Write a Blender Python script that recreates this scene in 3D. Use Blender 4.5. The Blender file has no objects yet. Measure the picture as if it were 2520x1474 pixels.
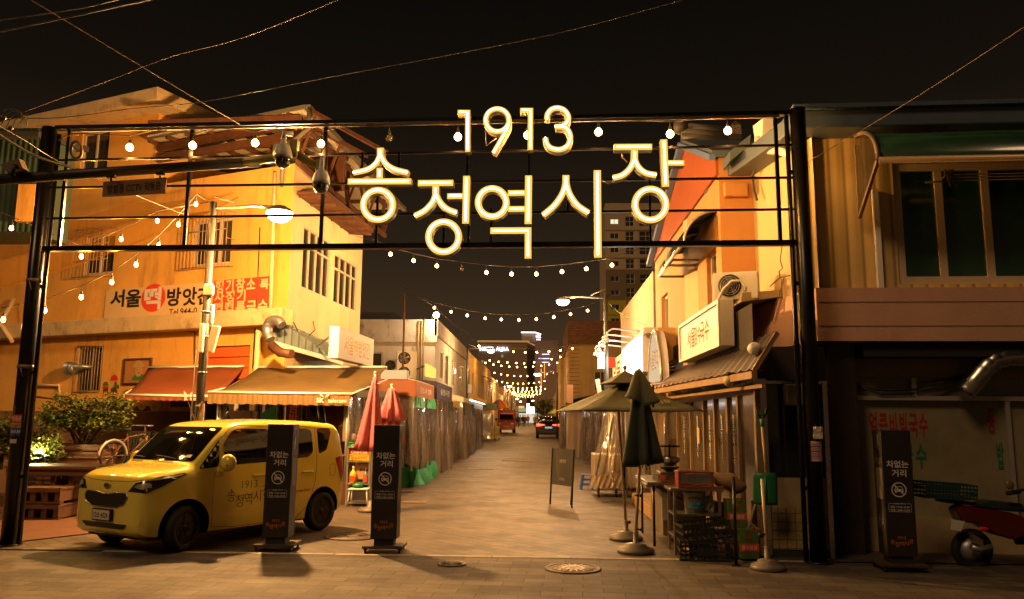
import bpy, bmesh, math, random
from mathutils import Vector as V, Matrix
from mathutils.bvhtree import BVHTree
random.seed(11)
SC = bpy.context.scene
COL = SC.collection
R = math.radians

# ------------------------------------------------------------------ camera, sky, exposure
CAM_H = 1.70
FPX = 1960.0                       # focal length in pixels of a 2520 px wide frame
pit, yaw, rol = R(8.657), R(2.04), R(.516)
c_f = V((-math.sin(yaw) * math.cos(pit), math.cos(yaw) * math.cos(pit), math.sin(pit)))
r0 = V((math.cos(yaw), math.sin(yaw), 0)); u0 = r0.cross(c_f)
c_u = u0 * math.cos(rol) - r0 * math.sin(rol)
c_r = r0 * math.cos(rol) + u0 * math.sin(rol)
CAM = V((0, 0, CAM_H))
cam = bpy.data.cameras.new('camera')
cam.sensor_width = 36; cam.lens = 36 * FPX / 2520; cam.clip_end = 2000; cam.clip_start = .1
camo = bpy.data.objects.new('camera', cam); COL.objects.link(camo)
m3 = Matrix((c_r, c_u, -c_f)).transposed()
camo.matrix_world = Matrix.Translation(CAM) @ m3.to_4x4()
SC.camera = camo

w = bpy.data.worlds.new('World'); SC.world = w; w.use_nodes = True
nt = w.node_tree; nt.nodes.clear()
wo = nt.nodes.new('ShaderNodeOutputWorld'); bg = nt.nodes.new('ShaderNodeBackground')
sky = nt.nodes.new('ShaderNodeTexSky'); sky.sky_type = 'NISHITA'; sky.sun_disc = False
sky.sun_elevation = R(43); sky.sun_rotation = R(221)
tc = nt.nodes.new('ShaderNodeTexCoord'); sx = nt.nodes.new('ShaderNodeSeparateXYZ')
nt.links.new(tc.outputs['Generated'], sx.inputs[0])
rp = nt.nodes.new('ShaderNodeValToRGB')          # town glow: brown near the horizon, black overhead
el = rp.color_ramp.elements
el[0].position = 0; el[0].color = (.085, .043, .016, 1)
el[1].position = .56; el[1].color = (.0019, .0013, .0008, 1)
for p, c in ((.10, (.050, .028, .0125, 1)), (.22, (.021, .013, .0062, 1)), (.36, (.0075, .0048, .0023, 1))):
    e = el.new(p); e.color = c
nt.links.new(sx.outputs[2], rp.inputs[0])
ad = nt.nodes.new('ShaderNodeMixRGB'); ad.blend_type = 'ADD'; ad.inputs[0].default_value = .0002
nt.links.new(rp.outputs[0], ad.inputs[1]); nt.links.new(sky.outputs[0], ad.inputs[2])
nt.links.new(ad.outputs[0], bg.inputs[0]); bg.inputs[1].default_value = 1.0
nt.links.new(bg.outputs[0], wo.inputs[0])
sl_ = bpy.data.lights.new('night_sun', 'SUN'); sl_.energy = .68; sl_.color = (1, .60, .30); sl_.angle = R(14)      # the faint town light from behind the viewer
slo = bpy.data.objects.new('night_sun', sl_); COL.objects.link(slo); slo.rotation_euler = V((.50, .58, -.72)).to_track_quat('-Z', 'Y').to_euler()
SC.view_settings.view_transform = 'Standard'; SC.view_settings.look = 'None'
SC.view_settings.exposure = 0.0; SC.view_settings.gamma = 1
cy = SC.cycles
cy.use_denoising = True; cy.max_bounces = 6; cy.diffuse_bounces = 3; cy.glossy_bounces = 3
cy.transmission_bounces = 4; cy.transparent_max_bounces = 14
cy.caustics_reflective = False; cy.caustics_refractive = False
cy.sample_clamp_indirect = 2.0; cy.sample_clamp_direct = 0

# ------------------------------------------------------------------ measuring helpers
Z = dict(a=(0, 184.6, .2504), b=(630, 184.6, .2504), c=(1260, 184.6, .2504), d=(1890, 184.6, .2504),
         e=(0, 553.7, .2504), f=(630, 553.7, .2504), g=(1260, 553.7, .2504), h=(1890, 553.7, .2504),
         i=(0, 922.8, .3739), j=(492.2, 922.8, .3739), k=(1107.4, 799.8, .2504), l=(1353.4, 922.8, .3739),
         m=(1890, 922.8, .3739), n=(1107.4, 738.2, .1503), o=(1415, 738.2, .2087))
def D(k, x, y): b = Z[k]; return (b[0] + b[2] * x, b[1] + b[2] * y)
def ray(p): return c_f + c_r * ((p[0] - 1260) / FPX) - c_u * ((p[1] - 737) / FPX)
def at(px, py, Y): d = ray((px, py)); return CAM + d * (Y / d.y)
def atx(px, py, X): d = ray((px, py)); return CAM + d * (X / d.x)
def gz(y): return max(0., .009 * (y - 20)) if y < 150 else .009 * 130
def gr(px, py, z=0):
    d = ray((px, py)); z0 = z
    for _ in range(12):
        t = (z0 - CAM_H) / d.z; p = CAM + d * t; z0 = z + gz(p.y)
    return p
def hdir(px):
    d = ray((px, 1036)); return V((d.x, d.y, 0)).normalized()
UP = V((0, 0, 1))
class Fr:                                       # a vertical wall plane: s along it, t up, d outwards
    def __init__(s, P, u, n=None):
        s.P = V((P[0], P[1], 0)); s.u = V((u[0], u[1], 0)).normalized()
        s.n = s.u.cross(UP)
        q = CAM - s.P
        if (n or q).dot(s.n) < 0: s.n = -s.n
    def p(s, a, t, d=0): return s.P + s.u * a + UP * t + s.n * d
    def st(s, px, py=None, d=0):
        if py is None: px, py = px
        r = ray((px, py)); o = s.P + s.n * d
        k = (o - CAM).dot(s.n) / r.dot(s.n); q = CAM + r * k - o
        return q.dot(s.u), q.z
    def sp(s, px, py, d=0): a, t = s.st(px, py, d); return s.p(a, t, d)

# ------------------------------------------------------------------ mesh builder
class MB:
    def __init__(s): s.v = []; s.f = []; s.m = []; s.sm = []
    def add(s, vs, fs, m=0, sm=False):
        b = len(s.v); s.v += [tuple(x) for x in vs]
        for f in fs: s.f.append([b + i for i in f]); s.m.append(m); s.sm.append(sm)
        return s
    def obox(s, o, a, b, c, m=0):
        o, a, b, c = V(o), V(a), V(b), V(c)
        vs = [o, o + a, o + a + b, o + b, o + c, o + a + c, o + a + b + c, o + b + c]
        return s.add(vs, [(0, 1, 2, 3), (4, 5, 6, 7), (0, 1, 5, 4), (1, 2, 6, 5), (2, 3, 7, 6), (3, 0, 4, 7)], m)
    def box(s, c, sz, m=0, rz=0, M=None):
        M = M or Matrix.Rotation(rz, 3, 'Z'); c = V(c)
        a, b, d = (M @ V((sz[0], 0, 0)), M @ V((0, sz[1], 0)), M @ V((0, 0, sz[2])))
        return s.obox(c - (a + b + d) / 2, a, b, d, m)
    def fbox(s, F, s0, s1, t0, t1, d0, d1, m=0):
        return s.obox(F.p(s0, t0, d0), F.u * (s1 - s0), UP * (t1 - t0), F.n * (d1 - d0), m)
    def bar(s, a, b, wd, ht, m=0, up=UP):        # a rectangular bar from a to b
        a, b = V(a), V(b); d = b - a; x = d.cross(up)
        if x.length < 1e-6: x = d.cross(V((1, 0, 0)))
        x = x.normalized() * wd; y = x.cross(d).normalized() * ht
        return s.obox(a - x / 2 - y / 2, d, x, y, m)
    def quad(s, *p, m=0, sm=False): return s.add(p, [tuple(range(len(p)))], m, sm)
    def prism(s, pts, vec, m=0, m2=None):
        n = len(pts); vec = V(vec); pts = [V(p) for p in pts]
        vs = pts + [p + vec for p in pts]
        s.add(vs, [tuple(range(n)), tuple(range(2 * n - 1, n - 1, -1))], m)
        return s.add(vs, [(i, (i + 1) % n, n + (i + 1) % n, n + i) for i in range(n)], m if m2 is None else m2)
    def tube(s, pts, r, n=8, m=0, closed=False, cap=True):
        pts = [V(p) for p in pts]; N = len(pts); rs = r if isinstance(r, (list, tuple)) else [r] * N
        vs = []; prev = None
        for i, p in enumerate(pts):
            a = pts[(i - 1) % N] if (i > 0 or closed) else p
            b = pts[(i + 1) % N] if (i < N - 1 or closed) else p
            t = (b - a).normalized()
            if prev is None:
                x = t.cross(UP)
                if x.length < .05: x = t.cross(V((1, 0, 0)))
            else: x = prev - t * prev.dot(t)
            x.normalize(); prev = x; y = t.cross(x)
            for k in range(n):
                an = 2 * math.pi * k / n; vs.append(p + (x * math.cos(an) + y * math.sin(an)) * rs[i])
        fs = []
        for i in range(N if closed else N - 1):
            for k in range(n):
                j = (i + 1) % N; fs.append((i * n + k, i * n + (k + 1) % n, j * n + (k + 1) % n, j * n + k))
        s.add(vs, fs, m, True)
        if cap and not closed:
            s.add(vs[:n], [tuple(range(n))], m); s.add(vs[-n:], [tuple(range(n))], m)
        return s
    def cyl(s, a, b, r0, r1=None, n=14, m=0): return s.tube([a, b], [r0, r0 if r1 is None else r1], n, m)
    def lathe(s, prof, o, ax=UP, n=20, m=0, cap=True):
        ax = V(ax).normalized(); x = ax.cross(V((0, 1, 0)))
        if x.length < .1: x = ax.cross(V((1, 0, 0)))
        x.normalize(); y = ax.cross(x); o = V(o); vs = []
        for r, h in prof:
            for k in range(n):
                an = 2 * math.pi * k / n; vs.append(o + ax * h + (x * math.cos(an) + y * math.sin(an)) * r)
        fs = [(i * n + k, i * n + (k + 1) % n, (i + 1) * n + (k + 1) % n, (i + 1) * n + k)
              for i in range(len(prof) - 1) for k in range(n)]
        s.add(vs, fs, m, True)
        if cap:
            if prof[0][0] > 1e-4: s.add(vs[:n], [tuple(range(n))], m)
            if prof[-1][0] > 1e-4: s.add(vs[-n:], [tuple(range(n))], m)
        return s
    def ball(s, c, r, sc=(1, 1, 1), n=12, m=0):
        k = max(4, n // 2)
        pr = [(max(1e-5, math.sin(math.pi * i / k)) * r, -math.cos(math.pi * i / k) * r) for i in range(k + 1)]
        t = MB().lathe(pr, (0, 0, 0), UP, n, m, False); c = V(c)
        return s.add([c + V((x * sc[0], y * sc[1], z * sc[2])) for x, y, z in t.v], t.f, m, True)
    def grid(s, P, nu, nv, m=0, sm=True, cu=False):  # P(i,j) -> point
        vs = [P(i, j) for i in range(nu + 1) for j in range(nv + 1)]; w_ = nv + 1
        return s.add(vs, [(i * w_ + j, (i + 1) * w_ + j, (i + 1) * w_ + j + 1, i * w_ + j + 1)
                          for i in range(nu) for j in range(nv)], m, sm)
    def text(s, body, o, u, v, w=None, h=None, m=0, bold=0., ext=.0, spc=1., fitbox=True, asp=None):
        vs, fs, bw, bh = text_mesh(body, bold, spc)
        if w is None: k1 = k2 = h / bh
        elif h is None: k1 = k2 = w / bw
        else: k1, k2 = w / bw, h / bh
        o, u, v = V(o), V(u).normalized(), V(v).normalized(); n = u.cross(v)
        pts = [o + u * (x * k1) + v * (y * k2) for x, y in vs]
        return s.add(pts, fs, m)
    def build(s, name, mats, parent=None, bev=0, solid=0, sub=0, keepn=False):
        me = bpy.data.meshes.new(name); me.from_pydata(s.v, [], s.f)
        if not isinstance(mats, (list, tuple)): mats = [mats]
        for q in mats: me.materials.append(q)
        me.polygons.foreach_set('material_index', s.m); me.polygons.foreach_set('use_smooth', s.sm)
        if not keepn:
            bm = bmesh.new(); bm.from_mesh(me)
            bmesh.ops.remove_doubles(bm, verts=bm.verts, dist=1e-5)
            bmesh.ops.recalc_face_normals(bm, faces=bm.faces); bm.to_mesh(me); bm.free()
        me.update()
        return link(name, me, parent, bev, solid, sub)
def wm(o):
    m = o.matrix_basis.copy()
    return (wm(o.parent) @ o.matrix_parent_inverse @ m) if o.parent else m
def link(name, me, parent=None, bev=0, solid=0, sub=0):
    o = bpy.data.objects.new(name, me); COL.objects.link(o)
    if parent: o.parent = parent; o.matrix_parent_inverse = wm(parent).inverted()
    if solid:
        q = o.modifiers.new('solid', 'SOLIDIFY'); q.thickness = solid; q.offset = 0
    if bev:
        q = o.modifiers.new('bevel', 'BEVEL'); q.width = bev; q.segments = 2; q.limit_method = 'ANGLE'; q.angle_limit = R(40)
        q.harden_normals = False
    if sub:
        q = o.modifiers.new('sub', 'SUBSURF'); q.levels = sub; q.render_levels = sub
    return o
_tc = {}
def text_mesh(body, bold=0., spc=1.):
    k = (body, bold, spc)
    if k not in _tc:
        c = bpy.data.curves.new('t', 'FONT'); c.body = body; c.size = 1; c.offset = bold; c.space_character = spc
        c.align_x = 'CENTER'; c.resolution_u = 3; c.space_line = .95
        o = bpy.data.objects.new('t', c); COL.objects.link(o)
        dg = bpy.context.evaluated_depsgraph_get(); dg.update()
        me = bpy.data.meshes.new_from_object(o.evaluated_get(dg))
        vs = [(a.co.x, a.co.y) for a in me.vertices]; fs = [tuple(p.vertices) for p in me.polygons]
        x0, x1 = min(a[0] for a in vs), max(a[0] for a in vs); y0, y1 = min(a[1] for a in vs), max(a[1] for a in vs)
        vs = [(a - (x0 + x1) / 2, b - (y0 + y1) / 2) for a, b in vs]
        _tc[k] = (vs, fs, x1 - x0, y1 - y0)
        bpy.data.objects.remove(o); bpy.data.curves.remove(c); bpy.data.meshes.remove(me)
    return _tc[k]
def tag(o, label, cat, group=None):
    o['label'] = label; o['category'] = cat
    if group: o['group'] = group
    return o
def thing(name, label, cat, loc=(0, 0, 0), group=None, rz=0):
    o = bpy.data.objects.new(name, None); COL.objects.link(o); o.empty_display_size = .2
    o.location = loc; o.rotation_euler = (0, 0, rz)
    return tag(o, label, cat, group)
def struct(o): o['kind'] = 'structure'; return o
def stuff(o): o['kind'] = 'stuff'; return o
def kids(o): return [c for c in COL.objects if c.parent == o]
def dup(o, parent=None):
    c = o.copy(); COL.objects.link(c)
    if parent: c.parent = parent; c.matrix_parent_inverse = o.matrix_parent_inverse.copy()
    for k in kids(o): dup(k, c)
    return c
def lerp(a, b, t): return a + (b - a) * t

# ------------------------------------------------------------------ materials
def _new(name):
    m = bpy.data.materials.new(name); m.use_nodes = True; t = m.node_tree
    return m, t, t.nodes['Principled BSDF'], lambda k: t.nodes.new(k), t.links.new
def mat(name, c, r=.6, metal=0, var=.12, vs=2.5, bump=0., bs=60., dirt=0., dc=(.03, .022, .015), streak=1., coat=0, spec=.5, emis=None, alpha=1):
    m, t, b, N, L = _new(name)
    b.inputs['Roughness'].default_value = r; b.inputs['Metallic'].default_value = metal
    b.inputs['Specular IOR Level'].default_value = spec
    if coat: b.inputs['Coat Weight'].default_value = coat; b.inputs['Coat Roughness'].default_value = .05
    c = tuple(c)
    if var or dirt or bump: co = N('ShaderNodeTexCoord')
    src = None
    if var:
        n = N('ShaderNodeTexNoise'); n.inputs['Scale'].default_value = vs; n.inputs['Detail'].default_value = 7
        n.inputs['Roughness'].default_value = .62
        L(co.outputs['Object'], n.inputs['Vector'])
        rr = N('ShaderNodeValToRGB'); e = rr.color_ramp.elements
        e[0].position = .3; e[1].position = .72
        e[0].color = tuple(max(0, x * (1 - var)) for x in c) + (1,); e[1].color = tuple(min(.95, x * (1 + var)) for x in c) + (1,)
        L(n.outputs['Fac'], rr.inputs[0]); src = rr.outputs[0]
        r2 = N('ShaderNodeMapRange'); r2.inputs[3].default_value = max(.02, r - .1); r2.inputs[4].default_value = min(1, r + .1)
        L(n.outputs['Fac'], r2.inputs[0]); L(r2.outputs[0], b.inputs['Roughness'])
    if dirt:
        mp = N('ShaderNodeMapping'); mp.inputs['Scale'].default_value = (1, 1, 1 / (1 + 3 * streak))
        L(co.outputs['Object'], mp.inputs[0])
        n2 = N('ShaderNodeTexNoise'); n2.inputs['Scale'].default_value = 2.2; n2.inputs['Detail'].default_value = 9; n2.inputs['Roughness'].default_value = .7
        L(mp.outputs[0], n2.inputs['Vector'])
        r3 = N('ShaderNodeMapRange'); r3.inputs[1].default_value = .52; r3.inputs[2].default_value = .74; r3.inputs[4].default_value = dirt
        L(n2.outputs['Fac'], r3.inputs[0])
        mx = N('ShaderNodeMixRGB'); L(r3.outputs[0], mx.inputs[0])
        if src: L(src, mx.inputs[1])
        else: mx.inputs[1].default_value = c + (1,)
        mx.inputs[2].default_value = tuple(dc) + (1,); src = mx.outputs[0]
    if src: L(src, b.inputs['Base Color'])
    else: b.inputs['Base Color'].default_value = c + (1,)
    if bump:
        n3 = N('ShaderNodeTexNoise'); n3.inputs['Scale'].default_value = bs; n3.inputs['Detail'].default_value = 5
        L(co.outputs['Object'], n3.inputs['Vector'])
        bp = N('ShaderNodeBump'); bp.inputs['Strength'].default_value = bump; bp.inputs['Distance'].default_value = .02
        L(n3.outputs['Fac'], bp.inputs['Height']); L(bp.outputs[0], b.inputs['Normal'])
    if emis:
        b.inputs['Emission Color'].default_value = tuple(emis[0]) + (1,); b.inputs['Emission Strength'].default_value = emis[1]
    return m
def emit(name, c, s):
    m, t, b, N, L = _new(name)
    e = N('ShaderNodeEmission'); e.inputs[0].default_value = tuple(c) + (1,); e.inputs[1].default_value = s
    L(e.outputs[0], t.nodes['Material Output'].inputs[0]); t.nodes.remove(b)
    return m
def wave(name, c1, c2, scale, axis='X', r=.5, dist=0., bump=.4, metal=0, var=.15, dirt=0, dc=(.03, .02, .015)):
    """ribbed or planked sheet"""
    m = mat(name, c1, r, metal, var, 2.5, 0, dirt=dirt, dc=dc); t = m.node_tree; N = lambda k: t.nodes.new(k); L = t.links.new; b = t.nodes['Principled BSDF']
    co = N('ShaderNodeTexCoord'); wv = N('ShaderNodeTexWave'); wv.bands_direction = axis
    wv.inputs['Scale'].default_value = scale; wv.inputs['Distortion'].default_value = dist
    L(co.outputs['Object'], wv.inputs[0])
    rr = N('ShaderNodeMapRange'); rr.inputs[1].default_value = .0; rr.inputs[2].default_value = .18; L(wv.outputs['Fac'], rr.inputs[0])
    mx = N('ShaderNodeMixRGB'); mx.inputs[1].default_value = tuple(c2) + (1,); L(rr.outputs[0], mx.inputs[0])
    old = b.inputs['Base Color'].links[0].from_socket if b.inputs['Base Color'].links else None
    if old: L(old, mx.inputs[2])
    else: mx.inputs[2].default_value = tuple(c1) + (1,)
    L(mx.outputs[0], b.inputs['Base Color'])
    bp = N('ShaderNodeBump'); bp.inputs['Strength'].default_value = bump; bp.inputs['Distance'].default_value = .02
    L(wv.outputs['Fac'], bp.inputs['Height']); L(bp.outputs[0], b.inputs['Normal'])
    return m
def brick(name, c1, c2, mo, scale, bw, bh, ms=.012, rot=0, r=.75, off=.5, bump=.35, dirt=.35, axes=None, dc=(.02, .016, .012)):
    m, t, b, N, L = _new(name); co = N('ShaderNodeTexCoord'); mp = N('ShaderNodeMapping')
    mp.inputs['Rotation'].default_value = axes or (0, 0, rot); L(co.outputs['Object'], mp.inputs[0])
    bt = N('ShaderNodeTexBrick'); bt.offset = off
    for k, vv in (('Color1', c1), ('Color2', c2), ('Mortar', mo)): bt.inputs[k].default_value = tuple(vv) + (1,)
    bt.inputs['Scale'].default_value = scale; bt.inputs['Brick Width'].default_value = bw; bt.inputs['Row Height'].default_value = bh
    bt.inputs['Mortar Size'].default_value = ms; bt.inputs['Mortar Smooth'].default_value = .3; bt.inputs['Bias'].default_value = .0
    L(mp.outputs[0], bt.inputs[0])
    n = N('ShaderNodeTexNoise'); n.inputs['Scale'].default_value = 1.1; n.inputs['Detail'].default_value = 9; n.inputs['Roughness'].default_value = .68
    L(co.outputs['Object'], n.inputs[0])
    rr = N('ShaderNodeMapRange'); rr.inputs[1].default_value = .45; rr.inputs[2].default_value = .75; rr.inputs[4].default_value = dirt; L(n.outputs['Fac'], rr.inputs[0])
    mx = N('ShaderNodeMixRGB'); L(rr.outputs[0], mx.inputs[0]); L(bt.outputs[0], mx.inputs[1]); mx.inputs[2].default_value = tuple(dc) + (1,)
    n2 = N('ShaderNodeTexNoise'); n2.inputs['Scale'].default_value = 45; n2.inputs['Detail'].default_value = 4; L(co.outputs['Object'], n2.inputs[0])
    m2 = N('ShaderNodeMixRGB'); m2.blend_type = 'MULTIPLY'; m2.inputs[0].default_value = .5; L(mx.outputs[0], m2.inputs[1])
    r4 = N('ShaderNodeMapRange'); r4.inputs[1].default_value = .3; r4.inputs[2].default_value = .7; r4.inputs[3].default_value = .55; r4.inputs[4].default_value = 1.25
    L(n2.outputs['Fac'], r4.inputs[0]); L(r4.outputs[0], m2.inputs[2]); L(m2.outputs[0], b.inputs['Base Color'])
    r5 = N('ShaderNodeMapRange'); r5.inputs[3].default_value = r - .22; r5.inputs[4].default_value = r + .18; L(n.outputs['Fac'], r5.inputs[0]); L(r5.outputs[0], b.inputs['Roughness'])
    bp = N('ShaderNodeBump'); bp.inputs['Strength'].default_value = bump; bp.inputs['Distance'].default_value = .01; bp.invert = True
    hx = N('ShaderNodeMath'); hx.operation = 'ADD'; hs = N('ShaderNodeMath'); hs.operation = 'MULTIPLY'; hs.inputs[1].default_value = .35
    L(n2.outputs['Fac'], hs.inputs[0]); L(bt.outputs['Fac'], hx.inputs[0]); L(hs.outputs[0], hx.inputs[1])
    L(hx.outputs[0], bp.inputs['Height']); L(bp.outputs[0], b.inputs['Normal'])
    return m
def film(name, c, tr=.6, r=.15, refl=.25, bumps=0, bs=6.):
    """clear sheet: see-through plus gloss plus a little milky scatter"""
    m, t, b, N, L = _new(name); t.nodes.remove(b)
    T = N('ShaderNodeBsdfTransparent'); T.inputs[0].default_value = (1, .98, .94, 1)
    df = N('ShaderNodeBsdfDiffuse'); df.inputs[0].default_value = tuple(c) + (1,)
    tl = N('ShaderNodeBsdfTranslucent'); tl.inputs[0].default_value = tuple(c) + (1,)
    gl = N('ShaderNodeBsdfGlossy'); gl.inputs['Roughness'].default_value = r; gl.inputs[0].default_value = (.9, .9, .9, 1)
    a = N('ShaderNodeMixShader'); a.inputs[0].default_value = .5; L(df.outputs[0], a.inputs[1]); L(tl.outputs[0], a.inputs[2])
    bx = N('ShaderNodeMixShader'); bx.inputs[0].default_value = tr; L(a.outputs[0], bx.inputs[1]); L(T.outputs[0], bx.inputs[2])
    fr = N('ShaderNodeFresnel'); fr.inputs[0].default_value = 1.5
    ml = N('ShaderNodeMath'); ml.operation = 'MULTIPLY_ADD'; ml.inputs[1].default_value = .9 if refl >= 0 else 0; ml.inputs[2].default_value = max(0, refl) * .2; L(fr.outputs[0], ml.inputs[0])
    cx = N('ShaderNodeMixShader'); L(ml.outputs[0], cx.inputs[0]); L(bx.outputs[0], cx.inputs[1]); L(gl.outputs[0], cx.inputs[2])
    if bumps:
        co = N('ShaderNodeTexCoord'); n = N('ShaderNodeTexNoise'); n.inputs['Scale'].default_value = bs; n.inputs['Detail'].default_value = 4
        mp = N('ShaderNodeMapping'); mp.inputs['Scale'].default_value = (1, 1, .3); L(co.outputs['Object'], mp.inputs[0]); L(mp.outputs[0], n.inputs[0])
        bp = N('ShaderNodeBump'); bp.inputs['Strength'].default_value = bumps; bp.inputs['Distance'].default_value = .08
        L(n.outputs['Fac'], bp.inputs['Height']); L(bp.outputs[0], gl.inputs['Normal']); L(bp.outputs[0], df.inputs['Normal'])
    L(cx.outputs[0], t.nodes['Material Output'].inputs[0])
    return m
M = {}
M['black'] = mat('black_paint', (.016, .014, .013), .35, 0, .3, 3, dirt=.15, dc=(.05, .04, .03))
M['blackmetal'] = mat('black_steel', (.007, .006, .0055), .3, .2, .2, 4)
M['matblack'] = mat('matte_black', (.02, .019, .018), .65, 0, .2)
M['dark'] = mat('dark_interior', (.03, .024, .018), .7)
M['steel'] = mat('stainless', (.55, .53, .5), .28, 1, .12, 5, dirt=.25, dc=(.18, .13, .08))
M['galv'] = mat('galvanised', (.42, .42, .42), .42, .8, .12, 6)
M['grey'] = mat('grey_paint', (.13, .115, .09), .45, 0, .1, 4)
M['white'] = mat('white_paint', (.74, .72, .68), .5, 0, .06, 3, dirt=.12, dc=(.4, .33, .25))
M['whitep'] = mat('white_plastic', (.72, .70, .65), .4, 0, .05)
M['cable'] = mat('cable', (.035, .03, .025), .5, 0, 0)
M['cablel'] = mat('pale_cable', (.16, .115, .06), .45, 0, .1)
M['glass'] = mat('dark_glass', (.02, .02, .02), .06, 0, 0, spec=.8)
M['glassw'] = mat('window_glass', (.045, .04, .03), .1, 0, .5, .8, spec=.9)
M['wood'] = wave('wood', (.10, .043, .018), (.04, .017, .008), 3.3, 'Z', .6, .8, .3)
M['woodl'] = mat('pale_wood', (.42, .27, .13), .6, 0, .25, 8)
M['alu'] = mat('aluminium', (.5, .47, .42), .38, .55, .08)
M['rubber'] = mat('rubber', (.005, .005, .005), .75, 0, .2, 10)
M['paper'] = mat('paper', (.62, .58, .5), .8, 0, .06)
M['ink'] = mat('black_ink', (.02, .017, .015), .5, 0, 0)
M['letterw'] = mat('white_lettering', (.72, .68, .6), .5, 0, 0)
M['red'] = mat('red_paint', (.55, .035, .02), .45, 0, .1)
M['green'] = mat('green_plastic', (.02, .2, .075), .4, 0, .15)
M['blue'] = mat('blue_plastic', (.03, .08, .42), .35, 0, .12)
M['yellow'] = mat('yellow_plastic', (.75, .5, .03), .4, 0, .1)
M['orange'] = mat('orange_paint', (.62, .13, .025), .5, 0, .12)
M['bulb'] = emit('lit_bulb', (1, .62, .26), 42)
M['bulbfar'] = emit('lit_bulb_far', (1, .56, .2), 60)
M['bulboff'] = film('clear_bulb_glass', (.5, .4, .25), .85, .05, .5)
M['lampw'] = emit('lamp_lens', (1, .82, .6), 26)
BULB_E, BULBF_E, BULBT_E, LAMP_E, FAR_E, SIGN_E = 950, 420, 900, 4300, 1000, 160
M['brass'] = mat('brass', (.4, .27, .1), .35, .8, .1)
M['pvc'] = film('clear_vinyl', (.66, .58, .46), .66, .08, .9, .9, 4)
M['pvc2'] = film('milky_vinyl', (.72, .60, .46), .50, .10, .9, .9, 4)
def point(name, loc, e, c, rad=.06, parent=None, spot=None, aim=None, blend=.5):
    l = bpy.data.lights.new(name, 'SPOT' if spot else 'POINT'); l.energy = e; l.color = c; l.shadow_soft_size = rad
    if spot: l.spot_size = R(spot); l.spot_blend = blend
    o = bpy.data.objects.new(name, l); COL.objects.link(o); o.location = loc
    if aim: o.rotation_euler = (V(aim) - V(loc)).to_track_quat('-Z', 'Y').to_euler()
    if parent:
        o.parent = parent; o.matrix_parent_inverse = wm(parent).inverted()
    return o
def wallholes(mb, F, s0, s1, t0, t1, holes, th=.18, m=0, d=0.):
    """outer face with real openings and reveals; holes = (sa,sb,ta,tb)"""
    ss = sorted({s0, s1, *[min(max(x, s0), s1) for h in holes for x in h[:2]]}); ts = sorted({t0, t1, *[min(max(x, t0), t1) for h in holes for x in h[2:4]]})
    for i in range(len(ss) - 1):
        for j in range(len(ts) - 1):
            a, b, c, e = ss[i], ss[i + 1], ts[j], ts[j + 1]; mx, my = (a + b) / 2, (c + e) / 2
            if any(h[0] < mx < h[1] and h[2] < my < h[3] for h in holes): continue
            mb.quad(F.p(a, c, d), F.p(b, c, d), F.p(b, e, d), F.p(a, e, d), m=m)
    for a, b, c, e in [h[:4] for h in holes]:
        for q in (((a, c), (b, c)), ((b, c), (b, e)), ((b, e), (a, e)), ((a, e), (a, c))):
            mb.quad(F.p(*q[0], d), F.p(*q[1], d), F.p(*q[1], d - th), F.p(*q[0], d - th), m=m)
def window(F, s0, s1, t0, t1, nx, ny, par, fm, gm, rec=.12, fw=.05, name='window', d=0., rows=None):
    """frame as a part, its panes as the sub-part"""
    f = MB(); a, b = min(s0, s1), max(s0, s1); o = d - rec
    for x in (a, b - fw): f.fbox(F, x, x + fw, t0, t1, o, o + .07)
    for y in (t0, t1 - fw): f.fbox(F, a + fw, b - fw, y, y + fw, o, o + .07)
    for k in range(1, nx):
        x = a + (b - a) * k / nx; f.fbox(F, x - fw * .45, x + fw * .45, t0 + fw, t1 - fw, o + .004, o + .06)
    for k in (rows or [i / ny for i in range(1, ny)]):
        y = t0 + (t1 - t0) * k; f.fbox(F, a + fw, b - fw, y - fw * .45, y + fw * .45, o + .008, o + .066)
    fo = f.build(name, fm, par)
    g = MB().fbox(F, a + .01, b - .01, t0 + .01, t1 - .01, o + .012, o + .024); g.build('pane', gm, fo)
    return fo
# ------------------------------------------------------------------ ground, roads
M['pave'] = brick('pavers', (.115, .094, .078), (.054, .046, .039), (.012, .009, .007), 1, .42, .21, .006, rot=R(3), dirt=.65)
M['pave2'] = brick('street_pavers', (.118, .092, .067), (.058, .047, .036), (.012, .009, .006), 1, .40, .20, .007, rot=R(45), off=.5, r=.6, dirt=.6)
M['plaza'] = mat('red_plaza', (.11, .045, .023), .8, 0, .25, 3, .4, 60, dirt=.4)
M['asph'] = mat('asphalt', (.05, .045, .04), .85, 0, .2, 3, .4, 80)
M['kerb'] = mat('kerb_stone', (.36, .31, .25), .75, 0, .2, 5, .3, 60, dirt=.4, streak=0)
def sheet(name, x0, x1, ys, m, dz=0.):
    b = MB(); b.grid(lambda i, j: V((lerp(x0, x1, j), ys[i], gz(ys[i]) + dz)), len(ys) - 1, 1, sm=False)
    return struct(b.build(name, m))
sheet('ground', -400, 400, [-60, 0, 10, 20, 60, 150, 300, 900], M['asph'], -.03)
sheet('pavement', -60, 60, [-12, 10.36], M['pave'])
sheet('market_street', -40, 40, [10.46, 20, 50, 100, 150, 260], M['pave2'])
kb = MB()
x = -5.6
while x < 2.6:
    L_ = 1.0; kb.box((x + L_ / 2, 10.41, -.02), (L_ - .012, .1, .052)); x += L_
struct(kb.build('kerb', M['kerb'], bev=.004))
pz = [gr(37, 1336), gr(226, 1314), gr(330, 1285)]
pz = [V((p.x, p.y, .006)) for p in pz]
struct(MB().prism([V((-40, pz[0].y, .006))] + pz + [V((-6.7, 17, .006)), V((-40, 17, .006))], V((0, 0, .012))).build('plaza', M['plaza']))
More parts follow.
